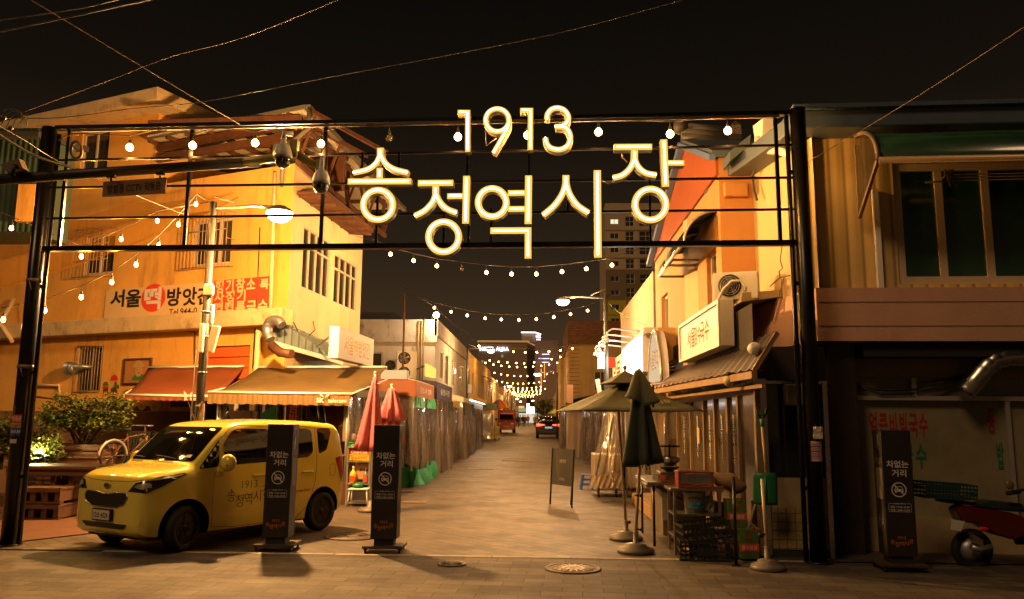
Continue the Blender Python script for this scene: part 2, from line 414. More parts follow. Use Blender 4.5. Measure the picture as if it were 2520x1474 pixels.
# manhole covers
def manhole(px, py, r, label, fan=False):
    c = gr(px, py); b = MB(); b.lathe([(0.001, .012), (r * .78, .012), (r * .8, .007), (r * .86, .007), (r * .88, .014), (r, .014), (r * 1.01, .002)], c, n=40)
    o = thing('manhole_cover', label, 'manhole cover', c)
    b.build('lid', M['iron'], o)
    q = MB()
    for k in range(18 if fan else 12):
        a = 2 * math.pi * k / (18 if fan else 12); u = V((math.cos(a), math.sin(a), 0))
        q.bar(c + u * r * .22 + UP * .014, c + u * r * .74 + UP * .014, .02 if fan else .012, .008)
    if fan:
        q.lathe([(.05, .013), (.13, .02), (.15, .013)], c, n=14)
    q.build('ribs', M['iron2' if fan else 'iron'], o)
M['iron'] = mat('cast_iron', (.10, .075, .05), .55, .4, .25, 6, .3, 30)
M['iron2'] = mat('worn_iron', (.34, .27, .19), .5, .4, .25, 6)
manhole(1410, 1400, .33, 'worn round manhole cover with raised fan ribs in front of the kerb', True)
manhole(868, 1320, .42, 'large dark round manhole cover beside the yellow van')
manhole(1112, 1389, .17, 'small round inspection cover in front of the middle kerb')
# storm drain gratings down the street
for (px, py, w_, lab) in ((1183, 1154, .8, 'nearer oblong drain grating in the left half of the street'), (1152, 1133, .8, 'farther oblong drain grating in the left half of the street'),):
    c = gr(px, py); o = thing('drain_grating', lab, 'drain grating', c, 'drain gratings in the street'); b = MB()
    for k in range(12): b.box(c + V((-w_ / 2 + w_ * k / 11, 0, .006)), (.03, .5, .02))
    b.box(c + V((0, .27, .006)), (w_ + .06, .04, .022)); b.box(c + V((0, -.27, .006)), (w_ + .06, .04, .022)); b.build('grate', M['iron2'], o)

# ------------------------------------------------------------------ left corner building
M['wallL'] = mat('ochre_render', (.80, .42, .085), .75, 0, .14, .9, .3, 45, dirt=.6, dc=(.16, .08, .025), streak=1.5)
M['wallS'] = mat('cream_render', (.76, .58, .34), .75, 0, .10, .9, .25, 45, dirt=.4, dc=(.3, .2, .1), streak=2)
M['ledge'] = mat('peeling_ledge', (.62, .46, .24), .8, 0, .15, 2, .4, 30, dirt=.85, dc=(.16, .09, .04), streak=.2)
M['dado'] = mat('brown_dado', (.22, .12, .05), .8, 0, .2, 2, .3, 40, dirt=.4)
M['corrb'] = wave('blue_corrugated', (.17, .24, .24), (.07, .10, .10), 2.6, 'X', .45, 0, .7, 0, dirt=.35)
M['corrw'] = wave('pale_corrugated', (.62, .55, .40), (.36, .30, .2), 3.5, 'X', .5, 0, .5)
M['brownst'] = mat('brown_steel', (.10, .038, .015), .6, 0, .3, 5, dirt=.4)
M['frameW'] = mat('window_frame_paint', (.6, .52, .42), .5, 0, .08)
M['barm'] = mat('window_bars', (.42, .30, .17), .5, .2, .15)
P0 = at(705, 800, 19.0)
F1 = Fr(P0, hdir(-3100)); F1s = Fr(P0, hdir(1490))
T2 = F1.st(727, 402)[1]
SL = F1.st(-260, 700)[0]                        # far left end
SE = F1s.st(889, 700)[0]
LB = thing('corner_building', 'two storey ochre corner building with roof shed and red round banner behind the yellow van', 'building', (P0.x, P0.y, 0))
hw = []
def hp(F, a, b):                                # hole from two picture corners
    s0, t1 = F.st(*a); s1, t0 = F.st(*b); return (min(s0, s1), max(s0, s1), t0, t1)
wA = hp(F1, D('e', 1915, -30), D('e', 2260, 375)); wB = hp(F1, D('e', 850, 110), D('e', 1105, 470)); wC = hp(F1, D('e', 765, 1195), D('e', 980, 1640))
w3 = hp(F1, D('a', 815, 575), D('a', 1050, 925)); sh = hp(F1, (508, 853), (608, 990)); wG = hp(F1, D('j', 40, 165), D('j', 300, 420))
S3 = F1.st(387, 330)[0]; T3 = F1.st(388, 222)[1]
b = MB(); wallholes(b, F1, 0, SL, 0, T2, [wA, wB, wC, sh], .2)
T3 = tK_ = F1.st(388, 212, .75)[1] - .3; wallholes(b, F1, S3, SL, T2, T3, [w3], .2)
w1a, w1b = F1s.st(748, 553), F1s.st(808, 735); w2a, w2b = F1s.st(824, 621), F1s.st(876, 778)
W1 = (w1a[0], w1b[0], F1s.st(741, 709)[1], w1a[1]); W2 = (w2a[0], w2b[0], W1[2] - .02, w2a[1])
sb = MB(); wallholes(sb, F1s, 0, SE, 2.6, T2, [W1, W2], .16); 
gd = (.35, SE - .3, .25, 2.5); wallholes(sb, F1s, 0, SE, 0, 2.6, [gd], .3)
B1 = F1.p(SL, 0); B2 = F1s.p(SE, 0); far = B1 + B2 - F1.p(0, 0)
for q in ((B1, far), (far, B2)): b.quad(q[0], q[1], q[1] + UP * T2, q[0] + UP * T2)
b.quad(F1.p(0, T2 - .25), F1.p(SL, T2 - .25), far + UP * (T2 - .25), B2 + UP * (T2 - .25))
b.quad(F1.p(S3, T2), F1.p(S3, T2) - F1.n * 5, F1.p(S3, T3) - F1.n * 5, F1.p(S3, T3))
b.build('front_wall', M['wallL'], LB); sb.build('side_wall', M['wallS'], LB)
b = MB()                                        # roof slab with overhang, coping
sK, tK = F1.st(388, 212, .75); b.fbox(F1, sK, SL, tK - .36, tK, -6, .75); b.build('roof_cornice', M['ledge'], LB, bev=.02)
b = MB(); lt = F1.st(D('e', 1900, 888))[1]; lb = F1.st(D('e', 1900, 1018), d=.45)[1]
b.fbox(F1, -.2, SL, lb, lt, -.01, .45); b.build('ledge', M['ledge'], LB, bev=.03)
b = MB(); b.fbox(F1, .0, SL, .02, F1.st(300, 1012)[1], .0, .025); b.build('dado', M['dado'], LB)
fa = window(F1, *wA, 3, 1, LB, M['frameW'], M['glassw'], .12, .06)
window(F1, *wB, 2, 1, LB, M['frameW'], M['glassw'], .12, .06); window(F1, *wC, 2, 1, LB, M['barm'], M['glassw'], .15, .05)
window(F1, *w3, 2, 1, LB, M['frameW'], M['glassw'], .12, .07)
def grille(F, h, par, n, out, cage=True, m='barm'):
    g = MB(); a, b_, c, e = h; x = .1 if cage else 0
    for k in range(n + 1): s = lerp(a - x, b_ + x, k / n); g.tube([F.p(s, c - x, out), F.p(s, e + x, out)], .011, 5)
    for k in range(4 if cage else 2): t = lerp(c - x, e + x, k / (3 if cage else 1)); g.tube([F.p(a - x, t, out), F.p(b_ + x, t, out)], .013, 5)
    if cage:
        for s in (a - x, b_ + x):
            for t in (c - x, e + x, (c + e) / 2): g.tube([F.p(s, t, 0), F.p(s, t, out)], .012, 5)
    return g.build('window_grille', M[m], par)
grille(F1, wA, LB, 13, .28); grille(F1, wB, LB, 10, .28); grille(F1, wC, LB, 9, .03, False)
b = MB()
for k in range(5):
    t0, t1 = lerp(sh[2], sh[3], k / 5), lerp(sh[2], sh[3], (k + 1) / 5); b.fbox(F1, sh[0], sh[1], t0 + .012, t1 - .012, -.12, -.07)
b.fbox(F1, sh[0], sh[1], sh[2], sh[3], -.15, -.13)
b.build('roller_shutter', M['orange'], LB)
for h in (W1, W2): window(F1s, *h, 4, 1, LB, M['frameW'], M['glassw'], .08, .055, rows=[.70])
# roof shed on the terrace
b = MB(); A = F1.sp(757, 262, .5); tz = A.z
sA = F1.st(757, 262, .5)[0]; uS = F1s.u; uF = F1.u
E2 = A + uS * 9.5
sF = S3 - .2
Lf = F1.p(sF, tz, .5)
b.prism([A, A + uS * 9.5, A + uS * 9.5 - F1s.n * 5, Lf - F1.n * 5, Lf], UP * .05); b.build('shed_roof', M['corrw'], LB)
b = MB(); b.bar(A + UP * -.02, A + uS * 9.5 + UP * -.02, .14, .14); b.bar(F1.p(sF, tz, .45), A - F1s.n * .05, .06, .09)
b.tube([A + V((.05, 0, -.05)), A + V((.05, 0, -.55)), A - F1s.n * .55 + V((0, 0, -1.1)), A - F1s.n * .55 - UP * 2], .055, 8)
b.build('gutter', M['grey'], LB)
b = MB()
for k in range(9): s = lerp(sA, sF, k / 8); b.bar(F1.p(s, tz - .06, .44), F1.p(s, tz - .06, -3), .06, .12)
for z_ in (.18, .5): b.bar(F1.p(sA + .3, tz - z_, .1), F1.p(sF, tz - z_, .1), .1, .2)
for k in range(5):
    q = A + uS * (7.6 * k / 4) - F1s.n * .45 - F1.n * .4; b.bar(q - UP * (tz - T2 + .1), q - UP * .1, .1, .1, up=V((0, 1, 0)))
    b.bar(q - UP * .12, q - F1s.n * 4 - UP * .12, .08, .12)
    b.bar(q - UP * .1 + F1s.n * .4, q - UP * 1.3, .06, .06)
for z_ in (.25, 1.3): b.bar(A - F1s.n * .42 - F1.n * .4 - UP * z_, A - F1s.n * .42 - F1.n * .4 - UP * z_ + uS * 7.8, .08, .14)
q = F1s.p(.2, T2 - .75, .0)
b.obox(q, uS * 4.2, F1s.n * .75, UP * .08); b.obox(q + UP * .08 + F1s.n * .7, uS * 4.2, F1s.n * .05, UP * .05)
for k in range(6): b.bar(q + uS * (.1 + .8 * k) + F1s.n * .03, q + uS * (.1 + .8 * k) + F1s.n * .72 - UP * .05, .06, .1)
for k in range(3): b.bar(q + uS * (.3 + 1.7 * k) + F1s.n * .72, q + uS * (1.2 + 1.7 * k) + F1s.n * .1 + UP * 2.0, .06, .08)
b.build('shed_frame', M['brownst'], LB)
b = MB(); s0 = F1.st(541, 300)[0]; b.fbox(F1, s0, S3, F1.st(450, 362)[1], tz - .1, -.2, -.14); b.build('shed_panel', M['corrb'], LB)
b = MB(); b.fbox(F1, .1, s0, T2 - .1, tz - .2, -2.2, -2.1); b.build('shed_back_wall', M['brownst'], LB)
b = MB(); b.fbox(F1, F1.st(690, 390)[0], F1.st(655, 390)[0], T2, T2 + .9, -.6, -.2); b.build('roof_box', M['grey'], LB, bev=.02)
# drain pipes and wires on the wall
b = MB(); s = F1.st(681, 600)[0]; b.tube([F1.p(s + .1, T2 - .2, .09), F1.p(s + .04, lt + 1.5, .09), F1.p(s, lt + .05, .09)], .05, 8)
s = F1.st(642, 860)[0]; b.tube([F1.p(s, lb, .12), F1.p(s, 1.0, .12)], .07, 8)
s = F1.st(98, 900)[0]; b.tube([F1.p(F1.st(38, 780)[0], lt + .8, .1), F1.p(F1.st(40, 830)[0], lt, .5), F1.p(F1.st(70, 860)[0], lb - .1, .5)], .06, 8)
b.tube([F1.sp(77, 948, .06), F1.sp(146, 949, .06), F1.sp(149, 985, .06)], .04, 7)
b.build('drain_pipe', M['wallS'], LB)
b = MB()
for pts in ([(440, 775), (427, 800), (427, 808), (480, 818), (480, 900)], [(640, 560), (634, 700), (622, 905)], [(700, 775), (724, 795), (733, 815), (760, 850)], [(770, 790), (775, 812), (745, 842)]):
    b.tube([F1.sp(*q, .06) if q[0] < 690 else F1s.sp(*q, .04) for q in pts], .014, 5)
b.build('wall_cable', M['cable'], LB)
# banner (cloth sign) with painted lettering
M['banner'] = mat('banner_cloth', (.72, .50, .24), .7, 0, .05); M['redsign'] = mat('red_banner', (.72, .06, .02), .6, 0, .06)
bn = thing('shop_banner', 'long cream banner with black Korean lettering and red disc on the ochre wall', 'banner', F1.sp(400, 735))
s0, t1 = F1.st(D('e', 1060, 580)); s1, t0 = F1.st(D('e', 2118, 868)); s2 = F1.st(676, 685)[0]
t0b, t1b = F1.st(D('e', 1110, 905))[1], F1.st(D('e', 1110, 580))[1]
b = MB(); b.fbox(F1, s2, s0, F1.st(600, 772)[1], F1.st(600, 687)[1], .02, .035); b.build('sheet', M['banner'], bn)
uT = -F1.u
def wtext(mb, F, body, a, b_, bold=.02, m=0, d=.04, u=None, spc=1):
    """lettering on a wall between two picture corners (top left, bottom right)"""
    s0, t1 = F.st(*a); s1, t0 = F.st(*b_); u = u or (F.u if s1 > s0 else -F.u)
    n_ = u.cross(UP); dd = d if n_.dot(F.n) > 0 else d
    mb.text(body, F.p((s0 + s1) / 2, (t0 + t1) / 2, d), u, UP, abs(s1 - s0), abs(t1 - t0), m, bold, spc=spc)
b = MB(); wtext(b, F1, '서', D('e', 1105, 645), D('e', 1228, 805), .03); wtext(b, F1, '울', D('e', 1255, 640), D('e', 1390, 805), .03)
wtext(b, F1, '방', D('e', 1660, 625), D('e', 1785, 795), .03); wtext(b, F1, '앗', D('e', 1812, 620), D('e', 1940, 790), .03); wtext(b, F1, '간', D('e', 1955, 615), D('e', 2095, 780), .03)
wtext(b, F1, 'Tel.944-0', D('e', 1675, 828), D('e', 1945, 875), .01); b.build('lettering', M['ink'], bn)
b = MB(); c = F1.sp(*D('e', 1518, 718)); rr = abs(F1.st(D('e', 1400, 718))[0] - F1.st(D('e', 1636, 718))[0]) / 2; rv = abs(F1.st(D('e', 1518, 580))[1] - F1.st(D('e', 1518, 855))[1]) / 2
b.prism([c + F1.n * .037 + F1.u * rr * math.cos(k * .196) + UP * rv * math.sin(k * .196) for k in range(32)], F1.n * .004); b.build('red_disc', M['redsign'], bn)
b = MB(); wtext(b, F1, '떡', D('e', 1440, 620), D('e', 1590, 830), .035, d=.05); b.build('disc_lettering', M['letterw'], bn)
rb = thing('red_menu_banner', 'red banner with three rows of white Korean lettering beside the lamp post', 'banner', F1.sp(600, 730))
b = MB(); b.fbox(F1, F1.st(676, 700)[0], F1.st(531, 700)[0], F1.st(600, 770)[1], F1.st(600, 686)[1], .045, .06); b.build('sheet', M['redsign'], rb)
b = MB(); wtext(b, F1, '행기참소', (536, 690), (632, 716), .03, d=.065, spc=1.25); wtext(b, F1, '사정기', (533, 719), (608, 741), .03, d=.065, spc=1.2); wtext(b, F1, '떡떡름금수', (533, 745), (662, 769), .03, d=.065, spc=1.2); wtext(b, F1, '록', (645, 688), (665, 712), .03, d=.065)
b.build('lettering', M['banner'], rb)
# mural and framed picture
pf = thing('framed_picture', 'framed poster of a person in a straw hat on the ochre wall', 'picture', F1.sp(340, 915))
h = hp(F1, (309, 883), (372, 946)); b = MB()
for (a0, a1, c0, c1) in ((h[0], h[1], h[2], h[2] + .05), (h[0], h[1], h[3] - .05, h[3]), (h[0], h[0] + .05, h[2] + .05, h[3] - .05), (h[1] - .05, h[1], h[2] + .05, h[3] - .05)): b.fbox(F1, a0, a1, c0, c1, .01, .06)
b.build('frame', M['wood'], pf); b = MB(); b.fbox(F1, h[0] + .05, h[1] - .05, h[2] + .05, h[3] - .05, .012, .03); b.build('backing', mat('poster_ground', (.45, .2, .06), .7), pf)
def disc(mb, F, px, py, rx, ry, d, m=0, n=20, a0=0, a1=2 * math.pi):
    c = F.sp(px, py, d); k_ = (F.sp(px + 1, py, d) - c).length
    mb.prism([c + F.u * rx * k_ * math.cos(lerp(a0, a1, i / n)) + UP * ry * k_ * math.sin(lerp(a0, a1, i / n)) for i in range(n if a1 - a0 > 6 else n + 1)], F.n * .003, m)
skin = mat('painted_skin', (.55, .3, .12), .7); hatm = mat('painted_hat', (.5, .32, .12), .7); grn = mat('painted_green', (.05, .22, .07), .7); redm = mat('painted_red', (.6, .03, .02), .7); brn = mat('painted_brown', (.12, .05, .02), .7); crm = mat('painted_cream', (.68, .5, .25), .7)
b = MB(); disc(b, F1, 341, 912, 8.5, 11, .034, 0); disc(b, F1, 341, 936, 17, 12, .032, 2, a0=0, a1=math.pi); disc(b, F1, 341, 900, 14, 4.5, .038, 1); disc(b, F1, 341, 897, 9, 8, .040, 1, a0=0, a1=math.pi)
disc(b, F1, 338, 910, 1.2, .9, .0385, 3, 8); disc(b, F1, 345, 910, 1.2, .9, .0385, 3, 8); disc(b, F1, 341.5, 917, 2.6, .9, .0385, 3, 8); b.build('painted_figure', [skin, hatm, grn, brn], pf)
mu = thing('wall_mural', 'small painted mural of parasol figures, horse and bowls low on the ochre wall', 'mural', F1.sp(300, 960)); b = MB()
disc(b, F1, 281, 936, 9, 10, .01, 0, a0=0, a1=math.pi); disc(b, F1, 260, 949, 7, 7, .01, 1, a0=0, a1=math.pi); disc(b, F1, 260, 953, 8, 2, .013, 0); disc(b, F1, 284, 951, 4, 7, .01, 1); disc(b, F1, 285, 942, 2.6, 2.6, .013, 2); disc(b, F1, 281, 958, 8, 4, .012, 2); disc(b, F1, 290, 953, 3, 5, .012, 2)
for q in (275, 279, 284, 288): disc(b, F1, q, 965, 1.1, 5, .012, 2)
disc(b, F1, 260, 959, 6, 4, .012, 2)
for q in (255, 265): disc(b, F1, q, 962, 1, 6, .011, 2)
disc(b, F1, 350, 1005, 38, 4.5, .03, 2)
for q, r_ in ((324, 5), (349, 9), (380, 11)): disc(b, F1, q, 1000, r_, r_ * .72, .034, 3); disc(b, F1, q, 1001, r_ * .7, r_ * .4, .038, 4)
b.build('painting', [redm, grn, brn, crm, skin], mu)
b = MB(); pts = [F1.sp(x, y, .012) for x, y in ((80, 975), (130, 981), (200, 985), (250, 993), (285, 995), (300, 985), (303, 970))]; b.tube(pts, .022, 4); b.build('painted_line', M['dado'], mu)
# extractor horn
hn = thing('vent_horn', 'tin extractor horn jutting out beside the barred window', 'vent', F1.sp(195, 905)); b = MB(); c = F1.sp(225, 903, .06)
c2 = c + F1.n * .25; e = c2 + F1.u * .55 - UP * .05; b.tube([c, c2, lerp(c2, e, .5), e], [.05, .055, .09, .2], 12, cap=False); b.ball(e - F1.u * .12, .17, n=12); b.build('horn', M['galv'], hn)
# flexible duct over side canopy
dc_ = thing('flexible_duct', 'curled silver ventilation duct hanging at the corner of the ochre building', 'duct', F1.sp(668, 820)); b = MB()
pts = [(694, 800), (688, 791), (676, 788), (664, 792), (657, 805), (659, 822), (666, 836)]; pp = []
for i in range(len(pts) - 1):
    for k in range(6): t = k / 6; pp.append(F1.sp(lerp(pts[i][0], pts[i + 1][0], t), lerp(pts[i][1], pts[i + 1][1], t), .62))
pp.append(F1.sp(666, 836, .62)); b.tube(pp, [.115 + .012 * (i % 2) for i in range(len(pp))], 12); b.build('hose', M['galv'], dc_)
b = MB(); b.tube([F1.sp(668, 850, .7), F1.sp(690, 868, .7), F1.sp(718, 871, .7)], .11, 10); b.build('lower_hose', M['brownst'], dc_)
# tin canopy over the side shop and a lit strip of slats under it
ca = thing('tin_canopy', 'low tin lean-to roof against the cream side wall', 'canopy', F1s.p(1, 0)); b = MB()
a0 = F1.sp(657, 840, .55); a1 = F1s.sp(843, 893, .9); q0 = F1.p(.2, a0.z + .42, .1); q1 = F1s.p(SE, a1.z + .5, .02)
b.prism([a0, a1, q1, F1s.p(0, q0.z, .02), q0], UP * .05); b.build('roof_sheet', M['corrb'], ca); b = MB(); b.bar(a0, a1, .05, .11); b.build('fascia', M['white'], ca)
b = MB(); b.obox(F1s.p(.3, 2.55, .08), F1s.u * (SE - .5), F1s.n * .02, UP * .5); b.build('slat_front', wave('slats', (.5, .28, .08), (.14, .07, .03), 3, 'X', .5), ca)
# white box sign on the street side
sg = thing('box_sign', 'white box sign with thin Korean letters propped beside the cream wall', 'sign', at(860, 880, 19)); FS = Fr(at(835, 850, 17.6), hdir(1455))
h = hp(FS, (835, 803), (918, 902)); tz_ = (FS.st(835, 803)[1], FS.st(835, 882)[1]); b = MB(); b.fbox(FS, h[0], h[1], tz_[1], tz_[0], -.22, 0)
b.build('case', M['white'], sg, bev=.01); b = MB(); b.fbox(FS, h[0] + .06, h[1] - .06, tz_[1] + .06, tz_[0] - .06, .001, .004); b.build('face', mat('sign_face', (.78, .74, .68), .45, 0, .03), sg)
mt = (tz_[0] + tz_[1]) / 2; L_ = h[1] - h[0]; x0 = h[0] + .1 * L_
b = MB(); b.text('서울', FS.p(x0 + .16 * L_, mt, .008), FS.u, UP, .24 * L_, .42, 0, 0); b.text('방앗간', FS.p(x0 + .60 * L_, mt, .008), FS.u, UP, .34 * L_, .42, 0, 0); b.build('lettering', M['brass'], sg)
b = MB(); b.text('떡', FS.p(x0 + .35 * L_, mt, .008), FS.u, UP, .1 * L_, .36, 0, .02); b.build('yellow_lettering', M['yellow'], sg)
b = MB(); b.tube([FS.p(h[0], tz_[1] + .5, -.2), F1s.sp(768, 862, .02)], .025, 6); b.build('brace', M['galv'], sg)
# ------------------------------------------------------------------ right corner building
M['siding'] = wave('yellow_siding', (.74, .52, .19), (.38, .26, .09), 1.55, 'X', .45, 0, .25, 0, .06)
M['pink'] = mat('pink_render', (.60, .36, .26), .75, 0, .08, 1.2, .25, 50, dirt=.25, dc=(.22, .10, .06))
M['orangew'] = mat('orange_render', (.60, .29, .09), .75, 0, .08, 1.0, .2, 50, dirt=.3, dc=(.35, .15, .05))
M['slat'] = wave('red_slats', (.42, .10, .025), (.14, .03, .012), 5.5, 'Y', .5, .3, .5)
M['bluefas'] = mat('blue_fascia', (.10, .14, .18), .45, 0, .1, 3, dirt=.25)
M['beige'] = mat('beige_render', (.34, .26, .15), .75, 0, .15, 1.5, .2, 40, dirt=.3)
M['ggl'] = mat('green_window', (.025, .085, .05), .08, 0, .6, .7, spec=.9)
M['gcan'] = mat('green_canopy', (.008, .03, .018), .25, 0, .2, 2, coat=.5)
RB = thing('right_building', 'yellow sided building with pink band and green window canopy at right', 'building', (4, 11, 0))
uR = -hdir(-21674); C1 = at(2017, 900, 10.85); FR = Fr(C1, uR)
SR = 14.
tp1, tp0 = FR.st(2100, 708)[1], FR.st(2100, 839)[1]
tE0, tE1 = FR.st(2100, 333)[1], FR.st(2100, 291)[1]
uC = hdir(950); FC = Fr(C1, uC)                  # splayed face going back from the corner
sC = FC.st(1833, 600)[0]
b = MB(); b.fbox(FR, .0, SR, tp0, tp1, -.5, 0); b.obox(FC.p(0, tp0), FC.u * 5, FC.n * -.4, UP * (tp1 - tp0)); 
for t in (lerp(tp0, tp1, .72), lerp(tp0, tp1, .27)): b.fbox(FR, .02, SR, t, t + .012, -.002, .004, 1)
b.build('pink_band', [M['pink'], M['dado']], RB)
gw = hp(FR, (2203, 395), (2700, 693)); gw = (gw[0], gw[1], gw[2], gw[3])
b = MB(); wallholes(b, FR, -.05, SR, tp1, tE0 + .3, [gw], .14, 0, -.12); b.build('siding', M['siding'], RB)
b = MB(); b.quad(FC.p(.02, tp1, -.06), FC.p(5, tp1, -.06), FC.p(5, tE0 + .3, -.06), FC.p(.02, tE0 + .3, -.06)); b.build('splay_wall', mat('pale_siding', (.66, .50, .26), .6, 0, .06), RB)
b = MB(); b.fbox(FR, -.3, SR, tE0, tE1, -.2, .35); b.obox(FC.p(0, tE0, .33), FC.u * 3, FC.n * -.5, UP * (tE1 - tE0)); b.build('eave_fascia', M['bluefas'], RB, bev=.02)
b = MB(); b.fbox(FR, -.3, SR, tE1, tE1 + .06, -9, .42); b.build('roof', M['bluefas'], RB)
window(FR, *gw, 4, 1, RB, mat('cream_frame', (.7, .55, .36), .45, 0, .06), M['ggl'], .1, .11, d=-.12)
cn = MB(); x0, x1 = FR.st(2140, 390, .5)[0], SR - 2      # curved canopy
tc0, tc1 = FR.st(2150, 397, .75)[1], FR.st(2100, 357)[1]
def canopy_arc(i, n, d0=.78): a = math.pi / 2 * i / n; return (d0 * math.sin(a), tc0 + (tc1 - tc0 + .1) * math.cos(a))
cn.grid(lambda i, j: FR.p(lerp(x0, x1, i), canopy_arc(j, 8)[1], canopy_arc(j, 8)[0]), 1, 8)
cn.build('window_canopy', M['gcan'], RB, solid=.012)
MB().prism([FR.p(x0 + .02, canopy_arc(j, 8)[1], canopy_arc(j, 8)[0]) for j in range(9)] + [FR.p(x0 + .02, tc0 - .5, .02), FR.p(x0 + .02, tc1, .02)], FR.u * .01).build('canopy_end', M['bulboff'], RB)
b = MB()
for k in range(5): s = lerp(x0, x1, k / 4); b.tube([FR.p(s, canopy_arc(j, 8)[1] + .01, canopy_arc(j, 8)[0] + .01) for j in range(9)], .028, 6)
b.tube([FR.p(x0, tc0, .8), FR.p(x1, tc0, .8)], .045, 8); b.bar(FR.p(x0, tc0, .78), FR.p(x0, tc0 - .55, 0), .04, .05); b.bar(FR.p(x0, tc1, .0), FR.p(x0, tc0 - .55, .0), .03, .03)
b.build('canopy_frame', mat('canopy_metal', (.34, .24, .15), .4, .4, .1), RB)
b = MB(); s = FR.st(2162, 550)[0]; b.fbox(FR, s - .035, s + .035, tp1, tc0 - .15, -.11, -.03); b.build('downpipe_strip', M['white'], RB)
# clothes line bracket bits under canopy
b = MB(); s = FR.st(2290, 410)[0]
for k in range(9): b.tube([FR.p(s + random.uniform(-.06, .1), tc0 - .05, .5), FR.p(s + random.uniform(-.1, .1), tc0 - random.uniform(.12, .3), .5)], .012, 5)
b.tube([FR.p(s - .3, tc0 - .22, .5), FR.p(s + .2, tc0 - .2, .5)], .012, 5)
for k in range(3): b.tube([FR.p(s, tc0 - .12 - .04 * k, .5), FR.p(x1, tc0 - .06 - .03 * k, .5)], .008, 4)
b.build('clothes_line', M['cablel'], RB)
# white drain pipe with hopper on the splay
b = MB(); hp0 = FC.sp(1866, 322, .25)
b.prism([hp0 + FC.u * -.17 + UP * .14, hp0 + FC.u * .17 + UP * .14, hp0 + FC.u * .12 - UP * .14, hp0 + FC.u * -.12 - UP * .14], FC.n * -.22)
b.tube([hp0 - UP * .1, hp0 - UP * .3, FC.sp(1880, 368, .2), FC.sp(1925, 373, .2), FC.sp(1943, 382, .18), FC.sp(1946, 400, .18), FC.sp(1960, 720, .15)], .062, 10)
b.build('drain_pipe', M['white'], RB)
b = MB(); b.tube([FC.sp(1871, 383, .1), FC.sp(1852, 430, .05), FC.sp(1856, 470, .05), FC.sp(1863, 492, .05)], .022, 6); b.build('cable_loop', M['cable'], RB)
b = MB()
for pts in ([(1925, 600), (1920, 640), (1926, 660), (1917, 668), (1922, 690), (1925, 735)], [(1895, 705), (1920, 682), (1945, 678)], [(1900, 790), (1912, 745), (1930, 680)], [(1962, 725), (1964, 760), (1972, 800)]): b.tube([FC.sp(*q, .05) for q in pts], .011, 4)
b.build('hanging_wires', M['cablel'], RB)
# ground floor: dark column, frosted glass front
gx = FR.st(2108, 1000, -.5)[0]; cx0 = FR.st(2045, 1000, -.2)[0]
b = MB(); b.fbox(FR, cx0, FR.st(2110, 1000, -.2)[0], 0, tp0, -.6, -.2); b.build('column', mat('dark_stone', (.035, .022, .018), .5, 0, .3, 6, .2, 30), RB)
ft = FR.st(2200, 985, -.5)[1]; ut = FR.st(2200, 930, -.5)[1]
b = MB(); wallholes(b, FR, gx, SR, 0, tp0, [(gx + .02, SR - 1, .45, ft), (gx + .02, SR - 1, ft + .06, ut)], .1, 0, -.5); b.build('shopfront_wall', M['beige'], RB)
b = MB(); b.fbox(FR, gx, SR, tp0 - .2, tp0 - .02, -.5, -.1); b.build('soffit', M['matblack'], RB)
g = MB(); g.fbox(FR, gx + .03, SR - 1, .45, ft, -.56, -.545); g.build('frosted_pane', mat('frosted_glass', (.25, .22, .13), .3, 0, .25, 1.2, spec=.6), RB)
g = MB(); g.fbox(FR, gx + .03, SR - 1, ft + .06, ut, -.56, -.545); g.build('transom_pane', mat('transom_glass', (.22, .19, .12), .2, 0, .3, 1.5), RB)
b = MB(); b.fbox(FR, gx, SR - 1, ft, ft + .06, -.55, -.45); 
for px in (2250, 2476): s = FR.st(px, 1000, -.5)[0]; b.fbox(FR, s - .03, s + .03, .45 if px > 2300 else ft + .06, ft if px > 2300 else ut, -.555, -.46)
b.build('shopfront_frame', M['alu'], RB)
b = MB(); wtext(b, FR, '얼큰비빔국수', D('m', 758, 240), D('m', 1172, 415), .025, d=-.54, spc=1.25); b.build('red_lettering', mat('red_film', (.38, .012, .01), .4), RB); b = MB(); wtext(b, FR, '동', D('m', 1575, 215), D('m', 1640, 395), .03, d=-.54); b.build('red_lettering', bpy.data.materials['red_film'], RB)
b = MB(); wtext(b, FR, '국수', D('m', 990, 460), D('m', 1165, 632), .03, d=-.54, spc=1.3); b.build('green_lettering', mat('green_film', (.012, .16, .06), .4), RB); b = MB(); wtext(b, FR, '밥', D('m', 1640, 450), D('m', 1705, 640), .03, d=-.54); b.build('green_lettering', bpy.data.materials['green_film'], RB)
b = MB(); s, t = FR.st(2332, 868, -.4)
b.ball(FR.p(s, t, -.42), .12, (1, 1, .6)); b.build('wall_lamp_shade', M['matblack'], RB)
b = MB(); b.prism([FR.sp(2311, 872, -.47), FR.sp(2367, 874, -.47), FR.sp(2360, 880, -.47), FR.sp(2311, 879, -.47)], FR.n * .05); b.build('wall_bracket', M['brownst'], RB)
dk = thing('steel_duct', 'fat ribbed steel exhaust duct on the dark shopfront at right', 'duct', FR.sp(2420, 930, -.2)); b = MB()
ps = [FR.sp(2375, 965, -.25), FR.sp(2400, 935, -.2), FR.sp(2425, 905, -.2), FR.sp(2445, 888, -.2), FR.sp(2475, 880, -.2), FR.sp(2620, 877, -.2)]; q = []
for i in range(5):
    for k in range(4): q.append(lerp(ps[i], ps[i + 1], k / 4))
b.tube(q + [ps[5]], [.13 if i % 3 else .14 for i in range(len(q) + 1)], 16); b.build('pipe', M['steel'], dk)
b = MB()
